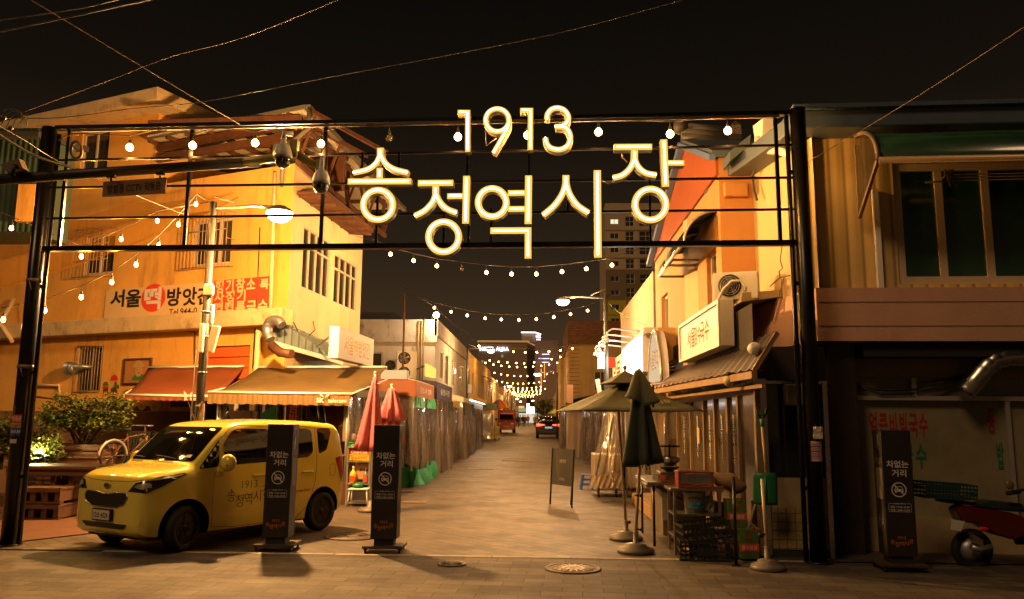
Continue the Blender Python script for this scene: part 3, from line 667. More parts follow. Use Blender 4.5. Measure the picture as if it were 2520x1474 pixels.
for pts in ([(2110, 945), (2150, 958), (2200, 960), (2260, 958)], [(2110, 950), (2170, 970), (2250, 968)], [(2262, 940), (2330, 935), (2380, 920)], [(2262, 960), (2310, 950), (2370, 930)]): b.tube([FR.sp(*p_, -.42) for p_ in pts], .016, 5)
b.build('shopfront_cable', M['cable'], RB)
# front of the noodle shop: steel post, dark glass, tiles
FG = Fr(V((2.86, 10.72, 0)), V((1, -.03, 0))); e1 = FG.st(2040, 1100)[0]
b = MB(); tt = FG.st(1900, 853)[1]; wallholes(b, FG, .0, e1, .0, tt, [(.14, e1 - .02, 1.0, FG.st(1900, 935)[1])], .1); b.build('shop_wall', M['dark'], RB)
b = MB(); b.fbox(FG, .14, e1 - .02, .1, .62, .002, .012); b.build('tiles', brick('patterned_tiles', (.42, .32, .16), (.33, .24, .11), (.12, .085, .045), 1, .11, .11, .006, 0, .4, 0, axes=(R(90), 0, 0), dirt=.6, dc=(.13, .09, .04)), RB)
b = MB(); b.fbox(FG, .14, e1 - .02, .62, 1.0, .001, .008); b.build('wainscot', M['beige'], RB)
b = MB(); b.fbox(FG, .13, e1, 1.0, FG.st(1900, 935)[1], -.1, -.08); b.build('dark_pane', M['glass'], RB)
b = MB(); b.fbox(FG, -.02, .13, .02, FG.st(1870, 932)[1], -.02, .03); b.fbox(FG, .13, e1, FG.st(1900, 937)[1] - .04, FG.st(1900, 937)[1], -.05, .02); b.fbox(FG, e1 - .06, e1, 0, FG.st(1900, 937)[1], -.04, .04); b.build('steel_trim', M['steel'], RB)
b = MB(); h = hp(FG, (1928, 945), (1985, 998)); b.fbox(FG, h[0], h[1], h[2], h[3], -.07, .1); b.build('meter_box', mat('dull_green_box', (.28, .29, .16), .5), RB, bev=.02)
# street side: sliding doors, tin roof
FD = Fr(V((2.86, 10.75, 0)), V((0, 1, 0))); yE = FD.st(1655, 1000)[0]
dt = FD.st(1855, 955)[1]
b = MB(); edges = [1862, 1818, 1792, 1760, 1733, 1700, 1668, 1640]; ys = [FD.st(x, 1050)[0] for x in edges]
for i, y in enumerate(ys): b.fbox(FD, y - .05, y + .05, .24, dt, -.06, .02)
for t in (.24, dt - .08): b.fbox(FD, ys[0], ys[-1], t, t + (.1 if t < dt - .1 else .12), -.05, .014)
b.build('sliding_door_frame', mat('door_frame', (.26, .18, .10), .45, .2, .1), RB)
b = MB(); b.fbox(FD, ys[0], ys[-1], .2, dt, -.03, -.02); b.build('door_glass', mat('shop_glass', (.06, .045, .025), .12, 0, .7, 1.3, spec=.8, coat=.3), RB)
b = MB()
for i, y in enumerate(ys[:-1]):
    m_ = (y + ys[i + 1]) / 2
    if i in (1, 2, 3, 4, 5): b.text('\n'.join('얼큰비빔국수'[:5]), FD.p(m_, 1.45, .0), -FD.u, UP, .1, .75, 0, .01)
b.build('door_lettering', M['letterw'], RB)
b = MB(); s, t = FD.st(1722, 1072); b.fbox(FD, s - .1, s + .1, t - .14, t + .14, .02, .03); b.build('door_notice', mat('yellow_note', (.55, .42, .16), .7), RB)
b = MB(); b.quad(FD.p(0, dt, 0), FD.p(yE + .6, dt, 0), FD.p(yE + .6, 3.3, 0), FD.p(0, 3.3, 0)); b.build('lintel_wall', M['dark'], RB)
XR = 2.34; zr = 2.36; zt_ = 2.84; ya, yb = 10.0, 17.8; XA = lambda y: lerp(2.66, 2.12, (y - ya) / (yb - ya))
tr = thing('tin_awning', 'dark ribbed tin awning over the noodle shop doors', 'awning', (XR, 14, zr)); b = MB()
n_ = 46
b.grid(lambda i, j: V((lerp(XA(ya + (yb - ya) * i / n_), 2.97, j / 2), ya + (yb - ya) * i / n_, lerp(zr, zt_, j / 2) + (.015 if i % 2 else -.015))), n_, 2, sm=False); b.build('sheet', mat('tin_sheet', (.05, .037, .03), .5, .3, .2, 4, dirt=.4), tr, solid=.015)
b = MB(); b.bar((XA(ya), ya, zr - .07), (XA(yb), yb, zr - .07), .07, .09); b.bar((XA(ya) + .14, ya + .1, zr - .2), (XA(yb) + .18, yb, zr - .2), .05, .05); b.bar((XA(ya), ya + .02, zr - .02), (2.97, ya + .02, zt_ - .02), .04, .06); b.build('gutter', mat('awning_beam', (.36, .22, .09), .5, .1, .2, 4), tr)
b = MB(); b.bar((XA(ya) + .1, ya + .1, zr + .03), (XA(yb) + .1, yb, zr + .03), .1, .08); b.build('red_fascia', mat('maroon_fascia', (.16, .03, .02), .5), tr)
for i, (px, py, r_) in enumerate(((1793, 938, .075), (1733, 948, .07), (1683, 957, .065), (1654, 966, .06))):
    p_ = atx(px, py, XR + .22); o = thing('globe_lamp', ['nearest', 'second nearest', 'third nearest', 'farthest'][i] + ' unlit globe lamp under the tin awning', 'globe lamp', p_, 'unlit globes under the tin awning')
    MB().ball(p_, r_, n=14).build('globe', mat('opal_glass', (.5, .42, .28), .25, 0, 0), o) if i == 0 else MB().ball(p_, r_, n=14).build('globe', bpy.data.materials['opal_glass'], o)
    MB().cyl(p_ + UP * r_ * .9, p_ + UP * (zr - p_.z + .02), .03).build('holder', M['matblack'], o)
fl = thing('flood_light', 'pale round spotlight clamped on the end of the tin awning', 'spotlight', at(1860, 865, 10.5)); c = at(1858, 863, 10.2); b = MB(); b.lathe([(.02, 0), (.08, .02), (.09, .06), (.07, .1), (.03, .14)], c, (-.3, -.8, .4), 14); b.build('head', M['white'], fl)
b = MB(); b.bar(c, c + V((.06, 0, -.14)), .03, .05); b.box(c + V((.08, 0, -.16)), (.09, .06, .1)); b.build('bracket', M['cablel'], fl)
# orange gabled house behind, gable towards the street
OB = thing('orange_house', 'orange two storey house with red slatted gable and tiled roof', 'house', (3, 16, 0)); XO = 2.92
FO = Fr(V((XO, 12.7, 0)), V((0, 1, 0))); FOf = Fr(V((XO, 12.7, 0)), V((1, 0, 0)))
yF = FO.st(1615, 800)[0]
g0 = FO.st(1612, 636); g1 = FO.st(1691, 357); sl = (g1[1] - g0[1]) / (g1[0] - g0[0])
tw = FO.st(1615, 640)[1]; topn = g0[1] + sl * (0 - g0[0])
wo1 = (FO.st(1780, 600)[0] + .05, FO.st(1742, 600)[0], FO.st(1745, 770)[1], FO.st(1742, 625)[1]); wo2 = (FO.st(1718, 700)[0], FO.st(1693, 700)[0], FO.st(1700, 785)[1] - .1, FO.st(1700, 668)[1]); wo3 = (FO.st(1645, 800)[0], FO.st(1629, 800)[0], FO.st(1640, 808)[1], FO.st(1640, 720)[1])
wo1 = (.35, 1.15, wo1[2], wo1[3]); 
b = MB(); wallholes(b, FO, 0, yF, 2.5, tw, [wo1, wo2, wo3], .2); b.quad(FOf.p(0, 2.5), FOf.p(1.2, 2.5), FOf.p(1.2, tw + .3), FOf.p(0, tw + .3)); b.quad(FO.p(yF, 0), FO.p(yF, 0) + V((7, 0, 0)), FO.p(yF, tw) + V((7, 0, 0)), FO.p(yF, tw)); b.quad(FO.p(0, 0), FO.p(yF, 0), FO.p(yF, 2.5), FO.p(0, 2.5)); b.build('wall', M['orangew'], OB)
b = MB(); b.prism([FO.p(0, tw - .02), FO.p(yF, tw - .02), FO.p(yF, g0[1] - .02), FO.p(g1[0], g1[1] - .03), FO.p(0, tw + .25)], FO.n * .05); b.build('gable_cladding', M['slat'], OB)
b = MB(); A_, B_, C_ = FO.p(yF + .25, g0[1] - .1, .12), FO.p(g1[0], g1[1], .12), FO.p(-.1, tw + .25, .12); b.bar(A_, B_, .12, .14); b.bar(B_, C_, .1, .1); b.build('verge_board', mat('blue_verge', (.12, .2, .42), .45), OB)
b = MB(); b.prism([A_, B_, B_ + V((1.5, 0, 0)), A_ + V((1.5, 0, 0))], UP * .12); b.prism([B_, C_, C_ + V((1.5, 0, 0)), B_ + V((1.5, 0, 0))], UP * .12)
for k in range(5): b.tube([lerp(A_, B_, .98) + V((.1 + .3 * k, 0, .12)), A_ + V((.1 + .3 * k, 0, .12))], .06, 6)
b.build('tiled_roof', M['bluefas'], OB)
b = MB(); q0 = at(1676, 312, 15.2); q1 = at(1815, 325, 15.2)
for k in range(3): b.tube([q0 + UP * (-.1 * k), q1 + UP * (-.1 * k)], .1, 8)
b.ball(q0, .16); b.prism([at(x, y, 15.1) for x, y in ((1793, 343), (1823, 343), (1826, 320), (1820, 303), (1810, 297), (1799, 305), (1793, 320))], V((0, .1, 0))); b.build('ridge', mat('roof_tile', (.06, .055, .055), .5, 0, .2), OB)
b = MB(); b.text('福', at(1811, 318, 15.05), (1, 0, 0), UP, h=.2, bold=.01); b.build('ridge_emblem', mat('emblem_paint', (.3, .24, .16), .6), OB)
for h in (wo1, wo2, wo3): window(FO, *h, 2, 1, OB, M['frameW'], M['glassw'], .15, .06)
def arch_awning(F, s0, s1, t, out, rise, par):
    f = MB(); n = 8
    for s in (s0, s1): f.tube([F.p(s, t + rise * math.cos(math.pi / 2 * k / n), out * math.sin(math.pi / 2 * k / n)) for k in range(n + 1)] + [F.p(s, t, 0)], .025, 5)
    f.tube([F.p(s0, t, out), F.p(s1, t, out)], .03, 5)
    o = f.build('window_awning', M['alu'], par)
    g = MB(); g.grid(lambda i, j: F.p(lerp(s0, s1, i), t + rise * math.cos(math.pi / 2 * j / n), out * math.sin(math.pi / 2 * j / n)), 1, n); g.build('awning_sheet', M['gcan'], o, solid=.01)
arch_awning(FO, wo1[0] - .1, wo1[1] + 1.0, wo1[3] + .02, .55, .55, OB); arch_awning(FO, wo2[0] - .2, wo2[1] + .5, wo2[3] + .05, .5, .5, OB)
b = MB(); c = FOf.sp(1808, 470); b.box(c + V((0, -.06, 0)), (.38, .12, .24)); b.build('wall_box', M['orangew'], OB, bev=.02)
b = MB(); q = [at(x, y, 12.1) for x, y in ((1797, 395), (1845, 358), (1848, 330), (1796, 372))]; b.prism(q, V((.0, .5, 0))); b.build('gutter_box', M['bluefas'], OB)
# shop board on the side
sg = thing('shop_board', 'large white board with slim Korean brush letters above the tin awning', 'sign', (2.6, 13, 3.5)); FB = Fr(V((2.62, 11.7, 0)), V((0, 1, 0)))
sa, sb_ = FB.st(1771, 735)[0], FB.st(1673, 802)[0]; ta, tb = FB.st(1771, 735)[1], FB.st(1778, 850)[1]
b = MB(); b.fbox(FB, sa, sb_, tb, ta, -.2, 0); b.build('case', M['white'], sg, bev=.012)
b = MB()
for (x0, x1, y0, y1) in ((sa, sb_, ta - .06, ta), (sa, sb_, tb, tb + .06), (sa, sa + .06, tb + .06, ta - .06), (sb_ - .06, sb_, tb + .06, ta - .06)): b.fbox(FB, x0, x1, y0, y1, .001, .03)
b.build('rim', M['white'], sg)
mt = (ta + tb) / 2; L_ = sb_ - sa; b = MB(); b.text('서울', FB.p(sa + .67 * L_, mt, .006), -FB.u, UP, .2 * L_, .34, 0, .008); b.text('국수', FB.p(sa + .33 * L_, mt, .006), -FB.u, UP, .2 * L_, .34, 0, .008); b.build('lettering', M['dado'], sg)
b = MB(); b.text('장수', FB.p(sa + .5 * L_, mt, .006), -FB.u, UP, .17 * L_, .32, 0, .004); b.build('pale_lettering', M['brownst'], sg)
# air conditioner on a ledge in front of splay
lgd = thing('ledge_shelf', 'slanting beige ledge carrying the small air conditioner', 'ledge', at(1850, 735, 12.2)); b = MB(); q = [at(1776, 753, 12.35), at(1826, 720, 11.9), at(1945, 712, 11.9), at(1948, 727, 11.9), at(1825, 742, 11.9), at(1780, 768, 12.35)]; b.prism(q, V((.25, .75, 0))); b.build('slab', M['beige'], lgd)
def air_con(c, rz, w_, h_, d_, label, fans=1, group=None):
    o = thing('air_conditioner', label, 'air conditioner', c - UP * h_ / 2, group, 0); Mx = Matrix.Rotation(rz, 3, 'Z'); f = Mx @ V((0, -1, 0)); u = Mx @ V((1, 0, 0))
    MB().box(c, (w_, d_, h_), rz=rz).build('casing', M['whitep'], o, bev=.015)
    g = MB(); k = MB()
    for i in range(fans):
        q = c + f * (d_ / 2 + .004) + UP * ((i - (fans - 1) / 2) * h_ / fans) - u * w_ * .12; r_ = min(w_ * .36, h_ / fans * .42)
        k.lathe([(r_ * 1.0, 0), (.001, .004)], q - f * .003, f, 20)
        for j in range(5): g.tube([q + f * .012 + (u * math.cos(a * .314) + UP * math.sin(a * .314)) * r_ * (j + 1) / 5 for a in range(20)], .005, 4, closed=True)
        for a in range(4): g.bar(q + f * .012, q + f * .012 + (u * math.cos(a * 1.57 + .4) + UP * math.sin(a * 1.57 + .4)) * r_, .012, .006)
        for a in range(5): an = a * 1.257; k.quad(q + f * .006, q + f * .006 + (u * math.cos(an) + UP * math.sin(an)) * r_ * .85, q + f * .008 + (u * math.cos(an + .6) + UP * math.sin(an + .6)) * r_ * .85, m=1)
    k.build('fan', [M['matblack'], M['grey']], o); g.build('fan_guard', M['galv'], o)
    return o
ac = air_con(at(1812, 706, 12.1), R(-20), .66, .42, .26, 'small white air conditioner on the slanting ledge by the drain pipe')
b = MB(); b.tube([at(1766, 742, 12), at(1780, 712, 11.95), at(1800, 692, 11.92), at(1822, 690, 11.92), at(1834, 705, 11.92), at(1832, 715, 11.92)], .02, 6); b.build('hose', M['whitep'], ac)
# ------------------------------------------------------------------ the rows down the street
M['whitew'] = mat('whitewash', (.66, .60, .50), .8, 0, .08, 1, .2, 30, dirt=.25, dc=(.2, .15, .1), streak=2)
M['parapet'] = mat('stained_parapet', (.60, .54, .44), .8, 0, .15, 1.2, .3, 20, dirt=.95, dc=(.07, .05, .035), streak=.5)
M['tan'] = mat('tan_render', (.44, .28, .10), .8, 0, .12, .7, .15, 30, dirt=.45, dc=(.14, .09, .05), streak=2)
M['tan2'] = mat('sand_render', (.56, .37, .13), .8, 0, .12, .7, .15, 30, dirt=.4, dc=(.2, .13, .06), streak=2)
M['brickr'] = brick('red_brick', (.30, .13, .06), (.20, .085, .04), (.10, .06, .035), 1, .34, .16, .02, 0, .8, .5, axes=(R(90), 0, 0), dirt=.2)
M['winlit'] = emit('lit_window', (1, .9, .6), 1.0)
M['dglass'] = mat('far_window', (.06, .055, .045), .2, 0, 0)
def block(name, label, cat, x0, x1, y0, y1, h, wall, side, wins=(), fwins=(), roof=None, group=None, z0=None):
    """plain building: side = -1 for left row (street face at x1), +1 for right row (street face at x0)"""
    z = gz(y0) if z0 is None else z0
    o = thing(name, label, cat, ((x0 + x1) / 2, (y0 + y1) / 2, z), group)
    xs = x1 if side < 0 else x0
    FS_ = Fr(V((xs, y0, 0)), V((0, 1, 0)), V((-side, 0, 0))); FF = Fr(V((x0, y0, 0)), V((1, 0, 0)))
    b = MB(); Ls = y1 - y0; hs = []
    for (a, c, t0, t1) in wins: hs.append((a, c, z + t0, z + t1))
    hf = [(a, c, z + t0, z + t1) for (a, c, t0, t1) in fwins]
    wallholes(b, FS_, 0, Ls, z - .3, z + h, hs, .15); wallholes(b, FF, 0, x1 - x0, z - .3, z + h, hf, .15)
    xo = x0 if side < 0 else x1
    b.quad((xo, y0, z), (xo, y1, z), (xo, y1, z + h), (xo, y0, z + h)); b.quad((x0, y1, z), (x1, y1, z), (x1, y1, z + h), (x0, y1, z + h))
    b.quad((x0, y0, z + h - .3), (x1, y0, z + h - .3), (x1, y1, z + h - .3), (x0, y1, z + h - .3)); b.build('wall', wall, o)
    for hh in hs: window(FS_, *hh, 2, 1, o, M['frameW'], M['dglass'], .1, .07)
    for hh in hf: window(FF, *hh, 2, 1, o, M['frameW'], M['dglass'], .1, .07)
    return o, FS_, FF, z
# whitewashed house
o, FS_, FF, z = block('white_house', 'whitewashed flat roofed house with mildewed parapet beside the cream wall', 'house', -16, -5.3, 40, 58, 6.4, M['whitew'], -1, [(2.2, 3.6, 3.7, 5.2), (4.4, 6, 3.5, 5.2), (8, 10, 3.6, 5.2), (13, 15.5, 3.6, 5.2)], [(6.05, 8.05, 2.9, 4.9)])
b = MB(); zt = at(1000, 787, 40).z; b.fbox(FF, -.05, 10.8, z + 5.4, zt, -.02, .14); b.fbox(FS_, -.14, 18, z + 5.75, zt, -.02, .14); b.build('parapet', M['parapet'], o)
b = MB(); b.box((-10.2, 44, zt + .1), (5.6, 3, .5)); b.prism([(-13.2, 42.4, zt + .3), (-7.2, 42.4, zt + .3), (-7.9, 42.4, zt + .7), (-12.5, 42.4, zt + .7)], V((0, 3, 0))); b.build('roof_shed', M['matblack'], o)
b = MB()
for px in (1039, 1045, 1031): b.tube([at(px, 790 if px != 1045 else 785, 39.8), at(px - 6, 935, 39.8)], .035, 6)
b.build('drain_pipe', M['tan'], o)
b = MB(); b.tube([at(996, 722, 33), at(992, 880, 33), V((at(990, 880, 33).x, 33, 0))], .045, 7); tag(b.build('roof_mast', M['brownst']), 'tall thin wooden mast in front of the whitewashed house', 'mast')
air_con(at(1000, 900, 37.5), R(14), .95, 1.38, .34, 'tall twin fan air conditioner in front of the whitewashed house', 2)
air_con(at(966, 900, 38.5), R(6), .8, .6, .3, 'low white air conditioner left of the twin fan unit')
left = [('sand_house', 'sand coloured two storey house with tall windows behind the yellow sign', 58, 73, 6.5, M['tan2'], [(1.5, 3, 3.4, 5.2), (5, 6.5, 3.4, 5.2), (9.5, 11, 3.3, 5.3)]),
        ('awning_house', 'tan house with small striped window awning in the left row', 73, 88, 6.6, M['tan'], [(2, 4, 3.6, 5.3), (7, 9, 3.6, 5.3), (11, 13, 3.6, 5.3)]),
        ('stepped_house', 'lower tan house with dark shuttered bay in the left row', 88, 106, 6.0, M['tan2'], [(1, 4.5, 2.6, 5), (8, 11, 3, 5)]),
        ('far_house', 'low plain house past the shuttered bay in the left row', 106, 130, 4.6, M['tan'], [(3, 6, 2.6, 4), (12, 16, 2.6, 4)]),
        ('distant_row', 'dim distant low row behind the parked red van', 130, 190, 6.2, M['tan2'], [(4, 9, 3, 5), (20, 26, 3, 5), (40, 46, 3, 5)])]
for nm, lab, y0, y1, h, wl, wn in left: lo = block(nm, lab, 'house', -14, -5.35 - .004 * (y0 - 58), y0, y1, h, wl, -1, wn)
b = MB(); F_ = Fr(V((-5.4, 73, 0)), V((0, 1, 0)), V((1, 0, 0)))
for s in (1.8, 12): 
    b = MB()
    for k in range(7): b.bar(F_.p(s + k * .4, 5.9, .05), F_.p(s + k * .4, 5.45, .9), .22, .03)
    b.bar(F_.p(s - .1, 5.43, .9), F_.p(s + 2.6, 5.43, .9), .05, .06); b.build('window_awning', M['brownst'], [q for q in COL.objects if q.name == 'awning_house'][0])
right = [('lit_shop', 'flat roofed shop behind the brilliantly lit white signboard', 2.95, 8, 20.6, 29, 5.6, M['beige'], [], []),
         ('plain_shop', 'low tan shop beyond the lit signboard at right', 3.3, 9, 34, 46, 2.7, M['tan'], [], []),
         ('slatted_house', 'tan house with brick upper storey and big pale window facing the camera', 2.72, 16, 74, 90, 10.4, M['tan2'], [(2, 4, 4, 6), (7, 9, 4, 6)], [(2.3, 3.5, 4.0, 5.8)]),
         ('narrow_house', 'narrow pale house with rounded corner past the slatted tan house', 2.5, 8, 98, 118, 9.2, M['tan2'], [(3, 4, 4, 6.5), (9, 11, 3, 5)], []),
         ('end_house', 'dim low house at far right end of the street', 3.0, 12, 130, 175, 6.0, M['tan'], [(4, 8, 3, 5)], [])]
RT = {}
for nm, lab, x0, x1, y0, y1, h, wl, wn, fw in right: RT[nm] = block(nm, lab, 'house' if 'house' in nm else 'shop', x0, x1, y0, y1, h, wl, 1, wn, fw)
o, FS_, FF, z = RT['slatted_house']; zb = at(1500, 1176 * .2504 + 553.7, 74).z; zt = at(1500, 790, 74).z
b = MB(); b.fbox(FF, 0, 11, zb, zt, 0, .12); b.fbox(FS_, -.1, 16, zb, zt, -.02, .12); b.build('brick_storey', M['brickr'], o)
b = MB()
for k in range(24): b.fbox(FF, 0, .95, z + .6 + .36 * k, z + .64 + .36 * k, 0, .03)
b.build('slats', M['dado'], o)
b = MB(); b.box((13.5, 72, 8), (1.2, 1.2, 1.4)); 
mast = MB(); p_ = at(1541, 735, 30); mast.tube([p_, V((p_.x, 30, 2))], .05, 6); tag(mast.build('roof_mast', M['brownst']), 'thin wooden mast standing behind the lit signboard', 'mast')
# lit white signboard of the shop, arched lightbox, red pieces, arm lamps
M['whitelit'] = emit('lit_signboard', (1, .93, .82), 5); M['warmlit'] = emit('warm_lit_panel', (1, .62, .2), 2.2); M['redlit'] = emit('lit_red', (1, .06, .02), 1.6)
FL = Fr(V((2.72, 20.9, 0)), V((0, 1, 0)), V((-1, 0, 0)))
so = thing('lit_signboard', 'brilliantly lit white shop signboard with bent arm lamps at right', 'sign', (2.7, 23, 3)); sA_, tA = FL.st(1581, 815); sB_, tB = FL.st(1531, 866); tL = FL.st(1581, 915)[1]
b = MB(); b.fbox(FL, sA_, sB_, tL, tA, -.25, 0); b.build('case', M['white'], so); b = MB(); b.fbox(FL, sA_ + .04, sB_ - .04, tL + .05, tA - .05, .002, .006); b.build('face', M['whitelit'], so)
b = MB()
for k in range(4):
    s = lerp(sA_ + .5, sB_ - .3, k / 3); b.tube([FL.p(s, tA + .05, .0), FL.p(s, tA + .12, .75), FL.p(s, tA + .02, .9), FL.p(s, tA - .14, .9)], .022, 6); b.lathe([(.05, 0), (.09, -.1)], FL.p(s, tA - .14, .9), UP, 10)
b.build('arm_lamp', M['white'], so)
b = MB(); q = at(1583, 805, 20.5); b.prism([q, at(1617, 806, 20.5), at(1617, 815, 20.5), at(1583, 822, 20.5)], V((0, .5, 0))); b.build('cap', M['white'], so)
point('sign_light', FL.p((sA_ + sB_) / 2, (tL + tA) / 2, .5), SIGN_E, (1, .85, .62), .5, so)
so = thing('warm_lightbox', 'orange glowing lightbox with red characters left of the lit signboard', 'sign', at(1510, 900, 28)); FW = Fr(V((2.72, 26.8, 0)), V((0, 1, 0)), V((-1, 0, 0)))
b = MB(); h = hp(FW, (1530, 868), (1507, 940)); b.fbox(FW, h[0], h[1], h[2], h[3], -.2, -.02); b.build('panel', M['warmlit'], so)
b = MB(); b.text('만두', FW.p((h[0] + h[1]) / 2, (h[2] + h[3]) / 2 - .1, .0), -FW.u, UP, (h[1] - h[0]) * .7, .7, 0, .03); b.build('red_lettering', M['redlit'], so)
b = MB(); b.box(at(1502, 892, 28), (.32, .4, .34)); b.build('red_cube', M['redlit'], so)
so = thing('arched_sign', 'white arched sign with brush lettering standing between the lit board and the tin awning', 'sign', at(1612, 900, 17.6)); FA = Fr(V((at(1598, 900, 18).x, 18, 0)), hdir(1345), V((-1, -.2, 0)))
h = hp(FA, (1595, 826), (1628, 931)); a, c = h[0], h[1]; m_ = (a + c) / 2; rr = (c - a) / 2; ts = h[3] - rr * 1.2
prof = [(a, h[2])] + [(m_ - rr * math.cos(math.pi * k / 14), ts + rr * 1.2 * math.sin(math.pi * k / 14)) for k in range(15)] + [(c, h[2])]
b = MB(); b.prism([FA.p(s, t, 0) for s, t in prof], FA.n * -.16); b.build('case', M['white'], so); b = MB(); b.prism([FA.p(m_ + (s - m_) * .9, h[2] + (t - h[2]) * .96 + .03, .004) for s, t in prof], FA.n * .003); b.build('face', emit('arch_face', (1, .72, .42), .75), so)
b = MB(); b.tube([FA.p(s, t, .0) for s, t in prof], .03, 6); b.build('rim', M['alu'], so); b = MB(); b.text('서울한과', FA.p(m_, lerp(h[2], h[3], .42), .012), FA.u * (1 if FA.u.cross(UP).dot(FA.n) > 0 else -1), UP, (c - a) * .72, .42, 0, 0); b.build('lettering', M['dado'], so)
bx = thing('utility_cabinet', 'beige utility cabinet and pipes between arched sign and white board', 'cabinet', at(1640, 850, 17)); b = MB(); b.box(at(1640, 850, 17.3), (.42, .3, .75)); b.build('case', M['tan2'], bx, bev=.01); b = MB()
for k in range(4): b.tube([at(1632, 895 + 8 * k, 17), at(1662, 888 + 8 * k, 16.5)], .03, 6)
b.build('pipes', M['brownst'], bx)
# apartment tower
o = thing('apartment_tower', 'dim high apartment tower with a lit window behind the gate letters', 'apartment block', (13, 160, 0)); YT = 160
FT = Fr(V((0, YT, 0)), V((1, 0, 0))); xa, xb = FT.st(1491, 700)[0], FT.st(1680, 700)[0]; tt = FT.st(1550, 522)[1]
rows = [(545, 0), (577, 0), (590 + 24, 0), (650, 0), (685, 0), (719, 0), (755, 0), (783, 0)]; b = MB(); hs = []; ty = lambda y: FT.st(1550, y)[1]
ys_ = [545, 581, 615, 649, 686, 720, 756, 790, 825]
for y in ys_:
    for (c0, c1, hh) in ((1503, 1524, .55), (1541, 1562, 1), (1575, 1607, 1), (1613, 1634, .6)): hs.append((FT.st(c0, 700)[0], FT.st(c1, 700)[0], ty(y + 12 * hh), ty(y - 12 * hh)))
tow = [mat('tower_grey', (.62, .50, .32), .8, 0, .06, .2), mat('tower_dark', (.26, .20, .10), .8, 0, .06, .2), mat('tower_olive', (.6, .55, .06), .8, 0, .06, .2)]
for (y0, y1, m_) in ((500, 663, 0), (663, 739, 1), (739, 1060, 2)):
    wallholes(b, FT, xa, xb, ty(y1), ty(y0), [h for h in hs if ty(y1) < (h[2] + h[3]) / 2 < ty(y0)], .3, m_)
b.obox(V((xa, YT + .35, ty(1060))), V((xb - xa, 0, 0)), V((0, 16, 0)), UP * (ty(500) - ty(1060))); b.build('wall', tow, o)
for i, h in enumerate(hs): window(FT, *h, 2, 2 if h[3] - h[2] > 1.5 else 1, o, M['white'], M['winlit'] if i == 0 else M['dglass'], .2, .1)
b = MB()
for y in (566, 600, 634, 774): b.fbox(FT, xa, xb, ty(y + 1), ty(y), 0, .12)
b.build('floor_band', M['tan'], o)
point('tower_light', V((xa + 3, YT - 22, ty(860))), 0.0, (1, .8, .3), 1, o) if False else None
# hotel at the end
o = thing('hotel', 'tall hotel block with white illuminated roof sign far beyond the bulb strings', 'hotel', (-8, 250, 0)); YH = 250
FH = Fr(V((0, YH, 0)), V((1, 0, 0))); h1 = (FH.st(1177, 900)[0], FH.st(1297, 900)[0], 0, FH.st(1240, 842)[1])
b = MB(); b.fbox(FH, h1[0], h1[1], 0, h1[3], -12, 0); x2 = FH.st(1331, 900)[0]; b.fbox(FH, FH.st(1283, 900)[0], FH.st(1318, 900)[0], h1[3], FH.st(1300, 822)[1], -10, -.5); b.prism([FH.p(h1[1], 0, 0), FH.p(FH.st(1320, 900)[0], 0, -9), FH.p(h1[1], 0, -12)], UP * h1[3]); b.build('wall', mat('hotel_wall', (.42, .31, .22), .8, 0, .1, .1), o)
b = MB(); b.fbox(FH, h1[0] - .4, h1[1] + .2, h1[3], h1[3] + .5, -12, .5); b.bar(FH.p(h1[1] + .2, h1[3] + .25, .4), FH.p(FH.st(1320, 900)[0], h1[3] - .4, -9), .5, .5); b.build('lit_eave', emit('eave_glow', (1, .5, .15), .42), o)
b = MB(); t = FH.st(1300, 819)[1]; b.fbox(FH, FH.st(1282, 900)[0], FH.st(1317, 900)[0], t, t + .28, -.5, .1); b.bar(FH.p(FH.st(1317, 900)[0], t + .14, 0), FH.p(FH.st(1331, 900)[0], t - .4, -.4), .3, .26); b.build('roof_edge_tube', emit('roof_tube', (1, .85, .75), 4), o)
M['hotelw'] = emit('hotel_letters', (.92, .88, 1), 2.6)
b = MB(); wtext(b, FH, 'HOTEL AURA', (1181, 853.5), (1252, 864), .035, d=.4, spc=1.06); wtext(b, FH, 'HOTEL', (1318.8, 823.6), (1331.2, 832.5), .03, d=.6); wtext(b, FH, 'AURA', (1319, 833.5), (1331, 842.3), .03, d=.6); b.build('lettering', M['hotelw'], o)
b = MB(); b.text('人', FH.sp(1325, 846, .6), FH.u, UP, h=.8, bold=.03); b.build('emblem', emit('magenta_glow', (1, .02, .12), 3), o)
for q in ((1236, 876), (1187, 890)): 
    h = hp(FH, (q[0] - 3, q[1] - 3.5), (q[0] + 3, q[1] + 3.5)); b = MB(); b.fbox(FH, h[0], h[1], h[2], h[3], 0, .05); b.build('window', emit('hotel_window', (.6, .6, .35), .35) if q[0] == 1236 else bpy.data.materials['hotel_window'], o)
nt_ = thing('neon_frame', 'tall orange and violet light outlines on a building beyond the right row', 'light outline', at(1345, 900, 200)); b = MB(); c2 = MB()
for pts in ([(1334, 871.7), (1352, 871.7)], [(1325, 882.3), (1352, 882.3)], [(1334, 891.5), (1352, 891.5)]): b.tube([at(*q, 200) for q in pts], .07, 5)
b.build('violet_tube', emit('violet_tube', (.7, .55, 1), 4), nt_)
for pts in ([(1340, 893), (1340, 930)], [(1331.8, 908), (1331.8, 955)]): c2.tube([at(*q, 200) for q in pts], .09, 5)
c2.build('orange_tube', emit('orange_tube', (1, .3, .05), 2), nt_)
b = MB(); b.box(at(1345, 945, 202) , (6, 1, 22)); b.build('facade', bpy.data.materials['hotel_wall'], nt_)
